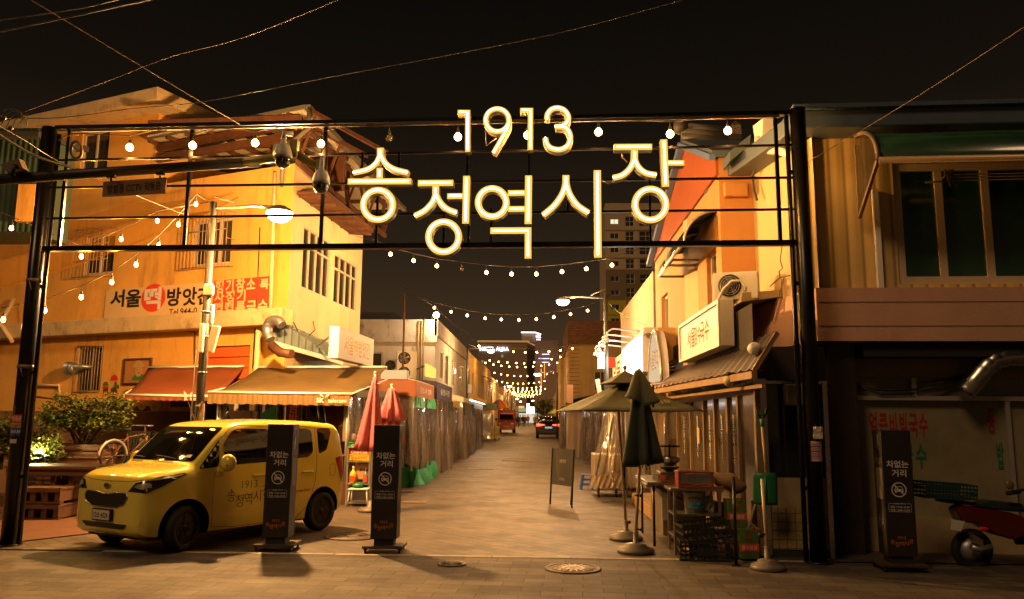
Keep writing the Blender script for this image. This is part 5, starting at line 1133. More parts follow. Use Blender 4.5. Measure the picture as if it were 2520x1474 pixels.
lc = at(688, 527, 14.2); b = MB(); y_ = top.z
b.tube([V((bx_, 14.2, lc.z + .1)), lerp(V((bx_, 14.2, lc.z + .1)), lc, .6) + UP * .12, lc + UP * .13], .03, 8); b.tube([V((bx_, 14.2, lc.z + .34)), lerp(V((bx_, 14.2, lc.z + .1)), lc, .35) + UP * .14], .015, 6); b.build('arm', M['galv'], ST)
lamp_head(ST, lc, None, 1)
b = MB()
for (x0, y0, x1, y1, d) in ((494, 748, 528, 798, .1), (490, 795, 503, 868, -.12), (513, 800, 536, 868, -.05), (500, 700, 527, 727, .0)):
    p_ = at((x0 + x1) / 2, (y0 + y1) / 2, 14.15 + d); k = 14.2 / 1985; tl = R(12) if x0 == 513 else 0
    b.box(p_, ((x1 - x0) * k * .9, .09, (y1 - y0) * k), M=Matrix.Rotation(tl, 3, 'Y'))
b.build('equipment_box', M['whitep'], ST, bev=.015)
b = MB(); b.tube([V((bx_ - .09, 14.1, 2.9)), V((bx_ - .1, 14.1, 1.2))], .014, 5); b.tube([V((bx_ + .08, 14.1, 3.4)), V((bx_ + .11, 14.1, 2.2))], .012, 5)
for t in (2.5, 3.15, 3.6, 4.1, 1.9): b.lathe([(.086, 0), (.088, .03)], (bx_, 14.2, t), UP, 12)
b.build('strap', M['galv'], ST)
b = MB(); 
for sx_ in (-1, 1): b.bar((bx_, 14.08, 1.62), (bx_ + sx_ * .13, 14.0, 1.98), .035, .012)
b.box((bx_, 14.1, 1.6), (.2, .03, .12)); b.build('bracket', M['brass'], ST)
b = MB(); p_ = at(496, 1013, 14.09); b.box(p_, (.09, .012, .3)); b.build('notice', M['paper'], ST); 
b = MB(); b.text('승강장\n108m', p_ + V((0, -.008, .04)), (1, 0, 0), UP, .07, .12, 0, .01); b.box(p_ + V((0, -.004, -.22)), (.09, .012, .1)); b.build('notice_print', M['redsign'], ST)
point('lamp_light', lc + V((0, 0, -.34)), LAMP_E, (1, .50, .16), .14, ST)
def far_lamp(Y, px, pbase, ptop, plens, label, k=1, e=0, boxes=True):
    p_ = at(px, ptop, Y); o = thing('street_lamp', label, 'street lamp', (p_.x, Y, gz(Y)), 'street lamps down the market street'); b = MB()
    b.tube([V((p_.x, Y, gz(Y))), p_], [.09, .06], 10); b.build('pole', bpy.data.materials['lamp_pole'], o)
    c = at(*plens, Y); b = MB(); b.tube([V((p_.x, Y, c.z + .1)), lerp(V((p_.x, Y, c.z + .1)), c, .55) + UP * .1, c + UP * .13], .03, 6); b.tube([V((p_.x, Y, c.z + .4)), lerp(V((p_.x, Y, c.z + .1)), c, .35) + UP * .12], .015, 5); b.build('arm', M['galv'], o)
    lamp_head(o, c, None, 1, k)
    if boxes:
        b = MB(); s_ = 1 if px < 1328 else -1
        b.box((p_.x + s_ * .16, Y - .1, 3.5), (.2, .1, .5)); b.box((p_.x + s_ * .22, Y - .12, 2.6), (.13, .1, .7), M=Matrix.Rotation(R(10) * s_, 3, 'Y')); b.build('equipment_box', M['whitep'], o, bev=.01)
    if e: point('lamp_light', c - UP * (.3 * k), e, (1, .56, .24), .14, o)
    return o
far_lamp(24, 1490, 1100, 722, (1385, 742), 'tall street lamp at right with white bowl lantern reaching over the street', .82, FAR_E)
far_lamp(46, 1151, 1100, 845, (1208, 863), 'street lamp in front of the left row, lantern overlapping the hotel sign', .9, FAR_E * .8)
far_lamp(62, 1371, 1060, 917, (1322, 921), 'thin street lamp on the right beside the slatted tan building', 1.0, 0, False)
for i, (px, py, Y) in enumerate(((1254, 950, 95), (1264, 966, 120), (1273, 981, 150), (1281, 988, 185), (1311, 986, 170))):
    far_lamp(Y, px - (14 if px < 1300 else -12), 1040, py - 6, (px, py), ('first', 'second', 'third', 'fourth', 'right hand')[i] + ' of the small distant white lanterns under the bulb strings', 1.1, FAR_E * .8 if i < 2 else 0, False)
# bracket flood on white house
fl = thing('flood_light', 'white bracket floodlight on the corner of the whitewashed house', 'flood light', at(1073, 774, 39.6)); c = at(1073, 774, 39.6)
b = MB(); b.tube([at(1058, 786, 40), at(1066, 776, 39.8), c], .03, 5); b.lathe([(.05, .12), (.16, .02), (.17, 0)], c, (-.5, .6, .6), 12, 0, False); b.build('head', M['grey'], fl)
MB().ball(c + V((.02, -.05, -.03)), .16, n=10).build('lamp_lens', M['lampw'], fl)
point('lamp_light', c + V((.1, -.5, -.3)), 220, (1, .74, .46), .1, fl)
# ------------------------------------------------------------------ camera arm
CA = thing('camera_arm', 'grey steel arm reaching in from the left over the gate with two dome cameras', 'camera arm', at(0, 440, 9.0)); YA = 9.0
b = MB(); a0, a1 = at(-60, 446, YA), at(640, 398, 9.9); b.tube([a0, a1], .065, 12); b.build('boom', mat('arm_grey', (.025, .02, .015), .5, .2, .1), CA)
b = MB(); a2 = at(728, 378, 9.75); a3 = at(782, 412, 9.75); b.tube([lerp(a0, a1, .93), a2 - V((.05, 0, .02)), a2, a3], .055, 12); b.box(at(724, 368, 9.7), (.1, .1, .24)); b.box(at(787, 412, 9.72), (.07, .1, .2)); b.build('end_arm', mat('arm_olive', (.30, .26, .08), .5, .2, .1), CA)
for (px, py, k) in ((696, 388, 1.0), (790, 452, .93)):
    c = at(px, py, 9.6); r_ = 24 * k * 9.6 / 1985; b = MB(); b.lathe([(r_ * 1.0, -.01), (r_ * 1.02, .03), (r_ * .96, .08), (r_ * .7, .15), (r_ * .3, .19), (r_ * .25, .26), (.03, .27)], c, UP, 18)
    b.tube([c + UP * .25, c + UP * .33, c + V((.1, .05, .33))], .035, 8) if k == 1 else b.tube([c + UP * .2, c + UP * .34], .03, 8)
    o = b.build('dome_camera', M['whitep'], CA); g = MB(); g.ball(c - UP * .03, r_ * .9, (1, 1, 1.05), 14); g.build('dome', mat('smoked_dome', (.06, .05, .04), .05, 0, 0, spec=.9, coat=1) if k == 1 else bpy.data.materials['smoked_dome'], o)
    g = MB(); g.lathe([(.04, 0), (.04, .03), (.02, .035)], c + V((.0, -r_ * .86, -.05)), (0.1, -1, -.25), 10); g.build('lens', M['black'], o)
so = thing('hanging_sign', 'dark hanging plate reading camera in operation under the steel arm', 'sign', at(330, 460, 9.2)); pts = [D('a', 1015, 1048), D('a', 1635, 1005), D('a', 1620, 1160), D('a', 1003, 1195)]
q = [at(*pts[0], 9.02), at(*pts[1], 9.3), at(*pts[2], 9.3), at(*pts[3], 9.02)]; b = MB(); b.prism(q, V((0, .03, 0))); b.build('plate', mat('sign_plate', (.42, .25, .11), .6), so)
u = (q[1] - q[0]).normalized(); v = (q[0] - q[3]).normalized(); b = MB(); b.text('방범용 CCTV 작동중', (q[0] + q[2]) / 2 - V((0, .006, 0)), u, v, (q[1] - q[0]).length * .84, (q[0] - q[3]).length * .6, 0, .01); b.build('lettering', M['ink'], so)
b = MB(); 
for i in (0, 1): e = lerp(q[0], q[1], (.12, .9)[i]); b.tube([e, e + UP * .09], .015, 5); b.box(e + UP * .05, (.1, .04, .03))
b.build('clamp', M['blackmetal'], so)
sp_ = thing('spot_fixture', 'pale square floodlight at the far left edge beside the gate post', 'flood light', at(28, 405, 9)); b = MB(); b.prism([at(*D('a', *p_), 9) for p_ in ((0, 880), (180, 815), (222, 915), (70, 955))], V((0, .12, 0))); b.build('head', M['cablel'], sp_)
b = MB(); b.tube([at(*D('a', 150, 880), 8.98), at(*D('a', 130, 990), 9)], .025, 6); b.build('bracket', M['blackmetal'], sp_)
# ------------------------------------------------------------------ overhead wires
def wire(pts, r, m, label):
    o = thing('overhead_wire', label, 'wire', at(*pts[0])); P = [at(*p_) for p_ in pts]; Q = []
    n = len(P)
    for i in range(n - 1):
        p0, p1, p2, p3 = P[max(i - 1, 0)], P[i], P[i + 1], P[min(i + 2, n - 1)]
        for k in range(6): t = k / 6; Q.append(.5 * ((2 * p1) + (p2 - p0) * t + (2 * p0 - 5 * p1 + 4 * p2 - p3) * t * t + (3 * p1 - p0 - 3 * p2 + p3) * t ** 3))
    MB().tube(Q + [P[-1]], r * .62, 5).build('strand', M[m], o)
wire([(60, -10, 7), (260, 110, 8), (460, 230, 9.3), (588, 305, 10.3)], .009, 'cablel', 'taut pale wire from the upper left corner down to the gate beam')
wire([(-20, 82, 6), (180, 40, 6.2), (420, -12, 6.6)], .011, 'cable', 'dark double wire across the top left corner')
wire([(-20, 52, 6), (200, 20, 6.2), (330, -12, 6.4)], .008, 'cable', 'thin dark wire at the very top left')
wire([(60, 275, 11), (250, 205, 11), (420, 140, 10.5), (600, 92, 10), (860, -12, 9)], .008, 'cablel', 'twisted wire rising from the cornice to the top edge')
wire([(-20, 288, 9), (140, 290, 9.2), (330, 267, 9.5), (500, 250, 10), (800, 192, 10), (1090, 138, 9.6), (1400, 75, 9), (1720, -12, 8)], .009, 'cable', 'long sagging cable from the left edge over the gate to the top')
wire([(1985, 400, 10.6), (2180, 285, 9.6), (2360, 172, 8.6), (2560, 40, 7.6)], .008, 'cablel', 'taut pale wire from the right building to the upper right edge')
wire([(-20, 320, 8.4), (80, 380, 9), (185, 415, 9.6), (214, 421, 9.7)], .03, 'cable', 'thick bundled cable reaching the gate at left')
wire([(-20, 300, 8.4), (60, 345, 9), (140, 395, 9.7), (260, 450, 10.5), (470, 535, 14)], .008, 'cablel', 'thin wire from the left edge to the lamp post')
wire([(870, 520, 20), (870, 574, 20.5), (930, 596, 21), (985, 613, 22)], .008, 'cable', 'thin wire from the cream wall to the nearest bulb string')
wire([(1000, 722, 30), (1060, 748, 31), (1120, 800, 45), (1180, 838, 50)], .012, 'cable', 'thin wire sagging from the roof mast along the left row')
wire([(1494, 745, 24), (1540, 780, 23), (1590, 800, 22)], .012, 'cable', 'short dark cable from the tall street lamp to the lit shop')
b = MB(); o = thing('cable_joint', 'knot of cable clamps and loops at the far left above the gate', 'cable joint', at(10, 295, 8.6))
for k in range(5): b.tube([at(-10 + 12 * k, 300 + 8 * k, 8.6), at(10 + 9 * k, 270 + 9 * k, 8.6), at(35 + 8 * k, 268 + 3 * k, 8.6), at(66, 290 + 5 * k, 8.7)], .006, 4)
b.ball(at(8, 290, 8.6), .035); b.ball(at(26, 315, 8.6), .03); b.build('clamps', M['cablel'], o)
# ------------------------------------------------------------------ shade sails
M['sail'] = film('sail_cloth', (.50, .22, .02), .68, .8, -.2)
sa_ = [((586, 485, 18.9), (330, 600, 17.8), (-60, 728, 16.6), (493, 480, 19), (300, 560, 17.9), (-60, 660, 16.8), 'largest translucent shade sail sweeping from the ochre wall to the left edge'),
       ((493, 480, 19.2), (280, 560, 18.2), (-60, 655, 17.2), (325, 494, 19.6), (180, 540, 18.6), (-60, 585, 17.6), 'upper translucent shade sail beside the gate post at left')]
for a, b1, c, d, e, f_, lab in sa_:
    o = thing('shade_sail', lab, 'shade sail', at(*c))
    def edge(p0, p1, p2, t): return at(*p0) * (1 - t) ** 2 + (2 * at(*p1) - .5 * (at(*p0) + at(*p2))) * 2 * t * (1 - t) + at(*p2) * t * t
    g = MB(); g.grid(lambda i, j: lerp(edge(a, b1, c, i / 20), edge(d, e, f_, i / 20), j / 6) - UP * (.12 * math.sin(math.pi * j / 6)), 20, 6); g.build('cloth', M['sail'], o)
    h_ = MB(); h_.tube([edge(a, b1, c, i / 20) for i in range(21)], .02, 5); h_.build('hem', M['sail'], o)
# ------------------------------------------------------------------ yellow box van
fwc, rwc = gr(450, 1358), gr(800, 1303)
cd_ = (rwc - fwc).normalized(); cl = V((-cd_.y, cd_.x, 0)) * -1
CO = fwc - cd_ * .62 - cl * .77
CM = Matrix((cd_, cl, UP)).transposed()
def cw(p_): return CO + CM @ V(p_)
VAN = thing('yellow_van', 'yellow box shaped minicar lettered 1913 parked at the left of the street', 'car', CO + cd_ * 1.8)
ST_ = [(0, .42, .66, .50), (.015, .33, .79, .60), (.045, .26, .90, .668), (.10, .22, .965, .715), (.18, .20, 1.005, .745), (.30, .19, 1.035, .766), (.45, .185, 1.055, .780), (.60, .185, 1.075, .788), (.72, .185, 1.10, .793), (.82, .185, 1.19, .797), (.95, .185, 1.315, .80), (1.08, .185, 1.44, .80), (1.20, .185, 1.54, .80), (1.30, .185, 1.60, .80), (1.42, .185, 1.638, .80), (1.7, .185, 1.668, .80), (2.1, .185, 1.685, .80), (2.6, .185, 1.682, .80), (3.0, .19, 1.668, .797), (3.25, .20, 1.65, .785), (3.40, .22, 1.64, .776), (3.47, .24, 1.615, .766), (3.52, .26, 1.54, .755), (3.55, .28, 1.38, .745), (3.58, .30, 1.1, .735), (3.60, .34, .82, .71)]
def cat(vals, i, t):
    a = vals[max(i - 1, 0)]; b = vals[i]; c = vals[i + 1]; d = vals[min(i + 2, len(vals) - 1)]
    x0, x1, x2, x3 = a[0], b[0], c[0], d[0]; out = []
    for k in range(4):
        m1 = (c[k] - a[k]) / max(1e-6, x2 - x0); m2 = (d[k] - b[k]) / max(1e-6, x3 - x1); h = x2 - x1
        out.append((2 * t ** 3 - 3 * t * t + 1) * b[k] + (t ** 3 - 2 * t * t + t) * m1 * h + (-2 * t ** 3 + 3 * t * t) * c[k] + (t ** 3 - t * t) * m2 * h)
    out[0] = lerp(x1, x2, t); return out
secs = []
for i in range(len(ST_) - 1):
    for k in range(3): secs.append(cat(ST_, i, k / 3))
secs.append(list(ST_[-1]))
def vsec(x, zb, zt, hw):
    r = min(.15, (zt - zb) * .42); H = []
    def hwz(z): return hw * (1 - .15 * max(0, (z - .98) / .7) ** 1.15) * (.955 + .045 * min(1, max(0, (z - zb) / .22)))
    for k in range(10): z_ = lerp(zb + .03, zt - r, k / 9); H.append((hwz(z_), z_))
    e = hwz(zt - r)
    for k in range(1, 6): a = math.pi / 2 * k / 5; H.append((e - r + r * math.cos(a) - .02 * k / 5, zt - r + r * math.sin(a) * .93))
    H.append((e * .45, zt)); L_ = [(hw * .8, zb)] + H
    return [(x, -y, z_) for y, z_ in L_] + [(x, 0, zt + .006)] + [(x, y, z_) for y, z_ in reversed(L_)]
b = MB(); S_ = [vsec(*s) for s in secs]; loft(b, [[V(p_) for p_ in s] for s in S_])
M['van'] = mat('van_yellow', (.86, .71, .11), .25, 0, .02, 1, coat=1); M['liner'] = mat('arch_liner', (.012, .011, .01), .9, 0, 0)
bo = b.build('van_tmp', [M['van'], M['liner']])
cutm = []
for ax in (.62, 3.10):
    for s in (-1, 1): c_ = MB(); c_.cyl((ax, s * .52, .30), (ax, s * 1.0, .30), .365, n=40); cutm.append(c_)
cb = MB()
for c_ in cutm: cb.add(c_.v, c_.f)
co_ = cb.build('cut', M['liner']); bmod = bo.modifiers.new('b', 'BOOLEAN'); bmod.object = co_; bmod.operation = 'DIFFERENCE'; bmod.solver = 'EXACT'
dg = bpy.context.evaluated_depsgraph_get(); dg.update(); vm = bpy.data.meshes.new_from_object(bo.evaluated_get(dg)); bpy.data.objects.remove(bo); bpy.data.objects.remove(co_)
BV = BVHTree.FromPolygons([v.co.copy() for v in vm.vertices], [tuple(p_.vertices) for p_ in vm.polygons])
for p_ in vm.polygons:
    p_.use_smooth = True; c_ = p_.center
    if any((c_.x - ax) ** 2 + (c_.z - .3) ** 2 < .362 ** 2 and abs(c_.y) < .80 for ax in (.62, 3.10)): p_.material_index = 1
if len(vm.materials) < 2: vm.materials.clear(); vm.materials.append(M['van']); vm.materials.append(M['liner'])
vm.set_sharp_from_angle(angle=R(38))
VT = Matrix.Translation(CO) @ CM.to_4x4()
vm.transform(VT); vb = link('body', vm, VAN)
def cells(poly, step):
    bm = bmesh.new(); f = bm.faces.new([bm.verts.new((x, y, 0)) for x, y in poly])
    for ax in (0, 1):
        lo, hi = min(q[ax] for q in poly), max(q[ax] for q in poly); v_ = lo + step
        while v_ < hi:
            n_ = (1, 0, 0) if ax == 0 else (0, 1, 0); co = (v_, 0, 0) if ax == 0 else (0, v_, 0)
            bmesh.ops.bisect_plane(bm, geom=bm.verts[:] + bm.edges[:] + bm.faces[:], plane_co=co, plane_no=n_); v_ += step
    bm.verts.index_update(); r_ = ([(v.co.x, v.co.y) for v in bm.verts], [[v.index for v in f.verts] for f in bm.faces]); bm.free(); return r_
def project(pts, side):
    out = []
    for a, c in pts:
        if side in 'LR': o, d = V((a, 2 if side == 'L' else -2, c)), V((0, -1 if side == 'L' else 1, 0))
        elif side == 'F': o, d = V((-1, a, c)), V((1, 0, 0))
        elif side == 'B': o, d = V((5, a, c)), V((-1, 0, 0))
        else: o, d = V((a, c, 3)), V((0, 0, -1))
        loc, n, i_, _ = BV.ray_cast(o, d)
        if loc is None: loc, n, i_, _ = BV.find_nearest(o + d * (1.2 if side in 'LR' else 1)); 
        if n.dot(d) > 0: n = -n
        out.append((loc, n))
    return out
def decal(mb, poly, side, off=.004, step=.07, m=0):
    vs, fs = cells(poly, step); mb.add([cw(l + n * off) for l, n in project(vs, side)], fs, m, True); return mb
def snapdecal(mb, poly, path, off=.005, m=0):
    vs, fs = cells(poly, .06); P = []
    for a, z_ in vs:
        k = a * (len(path) - 1); i = min(int(k), len(path) - 2); q = V(lerp(V((*path[i], 0)), V((*path[i + 1], 0)), k - i)); q.z = z_
        loc, n, i_, _ = BV.find_nearest(q)
        if n.dot(V((-.5, math.copysign(1, q.y), 0))) < 0: n = -n
        P.append(cw(loc + n * off))
    mb.add(P, fs, m, True); return mb
def seam(mb, pts, side, wd=.006):
    Q = []
    for i in range(len(pts) - 1):
        n = max(1, int((V(pts[i + 1]) - V(pts[i])).length / .05))
        Q += [tuple(lerp(V(pts[i]), V(pts[i + 1]), k / n)) for k in range(n)]
    Q.append(pts[-1]); mb.tube([cw(l + n * .0005) for l, n in project(Q, side)], wd * .5, 5)
def rnd(poly, r, n=4):
    out = []; N = len(poly)
    for i in range(N):
        p_, a, c = V(poly[i]), V(poly[i - 1]), V(poly[(i + 1) % N]); r1 = min(r, (a - p_).length * .45, (c - p_).length * .45); q0 = p_ + (a - p_).normalized() * r1; q1 = p_ + (c - p_).normalized() * r1
        for k in range(n + 1): t = k / n; out.append(tuple(q0 * (1 - t) ** 2 + p_ * 2 * t * (1 - t) + q1 * t * t))
    return out
M['vglass'] = mat('van_glass', (.004, .0036, .003), .04, 0, 0, spec=.28)
b = MB(); decal(b, rnd([(-.665, 1.125), (.665, 1.125), (.61, 1.575), (-.61, 1.575)], .05), 'F'); b.build('windscreen', M['vglass'], VAN)
sw = [[(.76, 1.03), (1.08, 1.05), (1.115, 1.41), (1.06, 1.35)], [(1.17, 1.06), (1.98, 1.085), (1.98, 1.55), (1.45, 1.555), (1.33, 1.52), (1.18, 1.37)], [(2.07, 1.09), (2.76, 1.125), (2.86, 1.2), (2.86, 1.5), (2.80, 1.545), (2.07, 1.552)], [(2.98, 1.16), (3.16, 1.22), (3.30, 1.5), (3.27, 1.555), (2.98, 1.56)]]
for sd in 'LR':
    for w_ in sw: b = MB(); decal(b, rnd(w_, .05), sd); b.build('window', M['vglass'], VAN)
b = MB(); decal(b, rnd([(-.6, 1.14), (.6, 1.14), (.56, 1.5), (-.56, 1.5)], .06), 'B'); b.build('rear_window', M['vglass'], VAN)
M['seam'] = mat('seam_black', (.02, .018, .01), .8, 0, 0)
b = MB()
for sd in 'LR':
    seam(b, [(1.02, .98), (1.0, .6), (1.03, .27), (1.4, .235), (2.02, .235), (2.02, 1.56)], sd); seam(b, [(2.03, .235), (2.55, .24), (2.78, .42), (2.9, .75), (2.93, 1.05), (2.93, 1.56), (2.85, 1.59), (1.45, 1.6), (1.3, 1.55), (1.1, 1.38)], sd)
    seam(b, rnd([(3.22, .82), (3.36, .82), (3.36, 1.0), (3.22, 1.0)], .07) + [(3.22, .9)], sd, .005)
seam(b, [(-.70, .93), (-.4, .90), (0, .89), (.4, .90), (.70, .93)], 'F', .007)
b.build('panel_gap', M['seam'], VAN)
# grille, plate, lamps
gp = [(-.42, .755), (-.2, .755), (-.08, .735), (.08, .735), (.2, .755), (.42, .755), (.45, .70), (.40, .62), (.25, .575), (-.25, .575), (-.40, .62), (-.45, .70)]
b = MB(); decal(b, gp, 'F', .006, .06); go = b.build('grille', brick('grille_mesh', (.006, .006, .006), (.01, .01, .01), (.04, .033, .018), 1, .035, .025, .004, 0, .4, .5, axes=(R(90), 0, 0), dirt=0), VAN)
b = MB(); P_ = project(gp, 'F'); b.tube([cw(l + n * .008) for l, n in P_], .007, 5, closed=True); b.build('grille_trim', M['steel'], go)
b = MB(); decal(b, rnd([(-.48, .375), (.48, .375), (.40, .31), (-.40, .31)], .03), 'F', .005, .08); b.build('lower_grille', bpy.data.materials['grille_mesh'], VAN)
b = MB(); q = project([(0, .835)], 'F')[0]; c = cw(q[0] + V((-.012, 0, 0))); fy = -cd_; u_ = -cl
b.prism([c + u_ * .062 * math.cos(k * .314) + UP * .036 * math.sin(k * .314) for k in range(20)], fy * .012); b.build('emblem', M['steel'], VAN); b = MB(); b.text('KIA', c + fy * .014, cl, UP, .07, .024, 0, .03); b.build('emblem_lettering', M['ink'], VAN)
q = project([(0, .475)], 'F')[0]; c = cw(V((q[0].x - .03, 0, .475)))
pl = MB(); pl.obox(c - cl * .19 - UP * .075 + cd_ * .02, cl * .38, UP * .15, fy * .035); po = pl.build('plate_holder', M['matblack'], VAN)
pl = MB(); pl.obox(c - cl * .172 - UP * .058 + fy * .016, cl * .344, UP * .116, fy * .003); pl.build('number_plate', mat('plate_white', (.72, .68, .52), .5), po)
pl = MB(); pl.text('12소 4324', c + fy * .0215, cl, UP, .29, .072, 0, .02); pl.build('plate_lettering', M['ink'], po)
for s in (1, -1):
    path = [(.02, .42 * s), (.06, .62 * s), (.18, .74 * s), (.38, .785 * s), (.60, .80 * s)]; hl = [(0.02, .775), (.34, .765), (.55, .825), (1.0, .985), (.96, 1.02), (.55, .975), (.14, .885)]
    b = MB(); snapdecal(b, hl, path, .006); ho = b.build('headlight', mat('lamp_black', (.02, .018, .015), .08, 0, 0, coat=1) if s > 0 else bpy.data.materials['lamp_black'], VAN)
    b = MB(); snapdecal(b, [(.30, .925), (.55, .955), (.93, 1.005), (.97, .985), (.6, .935), (.32, .905)], path, .010); snapdecal(b, [(.14, .83), (.30, .80), (.42, .83), (.40, .88), (.2, .87)], path, .010); b.build('lamp_element', mat('lamp_chrome', (.62, .55, .4), .2, .6, .1) if s > 0 else bpy.data.materials['lamp_chrome'], ho)
    b = MB(); snapdecal(b, [(.86, .90), (.98, .96), (1.0, 1.12), (.94, 1.08), (.86, .98)], [(3.40, .775 * s), (3.47, .765 * s), (3.53, .745 * s), (3.58, .72 * s), (3.6, .6 * s)], .006) if False else None
    tp = [(3.34, 1.09), (3.52, 1.12), (3.555, .86), (3.52, .70), (3.42, .93)]; b = MB(); decal(b, rnd(tp, .03), 'L' if s > 0 else 'R', .012, .05); b.build('tail_light', mat('tail_red', (.38, .02, .015), .15, 0, .1, coat=1) if s > 0 else bpy.data.materials['tail_red'], VAN)
    b = MB(); b.box((0, 0, 0), (.05, .03, .18)); t_ = MB(); q = project([(.60, 1)], 'F')[0]
    b = MB(); decal(b, rnd([(.56 * s, .36), (.665 * s, .36), (.665 * s, .5), (.56 * s, .5)], .03), 'F', .006, .06); b.build('fog_lamp_cover', M['van'], VAN)
    for hx in (1.78, 2.72):                      # door handles
        l, n = project([(hx, .905)], 'L' if s > 0 else 'R')[0]; b = MB(); b.tube([cw(l + V((-.11, 0, 0)) + n * .005), cw(l + V((-.08, 0, .005)) + n * .035), cw(l + V((.08, 0, .005)) + n * .035), cw(l + V((.11, 0, 0)) + n * .005)], .017, 8); b.build('door_handle', M['van'], VAN)
    b = MB(); t_ = MB().ball((0, 0, 0), 1, n=16); b.add([cw(V((1.08, s * .97, 1.11)) + V((x * .09, y * .135, z_ * .115))) for x, y, z_ in t_.v], t_.f, 0, True); b.tube([cw((1.08, s * .79, .99)), cw((1.07, s * .86, 1.03))], .045, 8); mo = b.build('side_mirror', M['van'], VAN)
    b = MB(); b.bar(cw((1.0, s * 1.03, 1.08)), cw((1.04, s * 1.062, 1.075)), .012, .02); b.build('mirror_indicator', M['brass'], mo)
    b = MB(); b.bar(cw((1.1, s * .78, .93)), cw((1.09, s * .82, 1.03)), .1, .1); b.build('mirror_base', M['van'], mo, bev=.02)
    for i, ax in enumerate((.62, 3.10)):
        c = V((ax, s * .70, .29)); st_ = R(-14) if i == 0 else 0; ad_ = V((-math.sin(st_), math.cos(st_), 0)) * s; A3 = CM @ ad_
        t = MB(); t.lathe([(.19, -.085), (.265, -.09), (.288, -.06), (.292, 0), (.288, .06), (.265, .09), (.20, .085), (.19, .05)], cw(c), A3, 32, 0, False); wo_ = t.build('wheel', M['rubber'], VAN)
        r_ = MB(); o = cw(c); r_.lathe([(.2, .06), (.19, .03), (.06, .045), (.04, .075), (.001, .08)], o, A3, 24)
        x_ = A3.cross(UP).normalized()
        for k in range(5):
            an = k * 1.2566 + .3; dr = x_ * math.cos(an) + UP * math.sin(an); tn = A3.cross(dr)
            r_.obox(o + A3 * .045 + dr * .05 - tn * .03, dr * .13, tn * .06, A3 * .022)
        for k in range(5): an = k * 1.2566 + .9; dr = x_ * math.cos(an) + UP * math.sin(an); r_.cyl(o + A3 * .06 + dr * .075, o + A3 * .078 + dr * .075, .009, n=6)
        r_.build('rim', mat('wheel_black', (.006, .0055, .005), .3, .4, .1) if (s > 0 and i == 0) else bpy.data.materials['wheel_black'], wo_)
b = MB(); b.obox(cw((.2, -.62, .17)), cd_ * 3.2, cl * 1.24, UP * .1); b.build('underbody', M['matblack'], VAN)
b = MB(); 
for a in ((.3, 1.145, -.15, 1.175), (-.35, 1.145, -.62, 1.16)): 
    P_ = project([(lerp(a[0], a[2], k / 5), lerp(a[1], a[3], k / 5)) for k in range(6)], 'F'); b.tube([cw(l + n * .015) for l, n in P_], .008, 5)
b.build('wiper', M['matblack'], VAN)
b = MB(); decal(b, [(.44, 1.17), (.55, 1.17), (.55, 1.205), (.46, 1.205)], 'F', .007); b.build('parking_card', M['paper'], VAN)
b = MB(); b.tube([cw((1.9, -.2, 1.69)), cw((2.0, -.2, 1.8))], .006, 5); b.build('aerial', M['matblack'], VAN)
# van lettering: projected on the near door
def vtext(mb, body, x, z_, w_, h_, side='L', bold=0.):
    vs, fs, bw, bh = text_mesh(body, bold); sg_ = 1
    pts = [(x + vx / bw * w_, z_ + vy / bh * h_) for vx, vy in vs]; mb.add([cw(l + n * .004) for l, n in project(pts, side)], fs)
SYL = (('송', -.31, .04), ('정', -.165, -.045), ('역', -.01, -.03), ('시', .145, .0), ('장', .305, .06))
b = MB(); vtext(b, '1913', 1.62, .79, .27, .105, 'L', -.015)
for ch_, dx, dz in SYL: vtext(b, ch_, 1.62 + dx, .62 + dz, .135, .165, 'L', -.008)
vtext(b, '[ Hyundai Card ]', 2.62, .63, .36, .05, 'L', .005); b.build('lettering', M['ink'], VAN)
b = MB()
vs, fs, bw, bh = text_mesh('송정역시장', 0.)
for body, yo, sc in (('1913', .0, .28), ('송정역시장', .22, .62)):
    vs, fs, bw, bh = text_mesh(body, 0.); pts = [(1.95 - vy / bw * sc + yo, .25 + vx / bw * sc) for vx, vy in vs]; b.add([cw(l + n * .004) for l, n in project(pts, 'T')], fs)
b.build('roof_lettering', M['ink'], VAN)

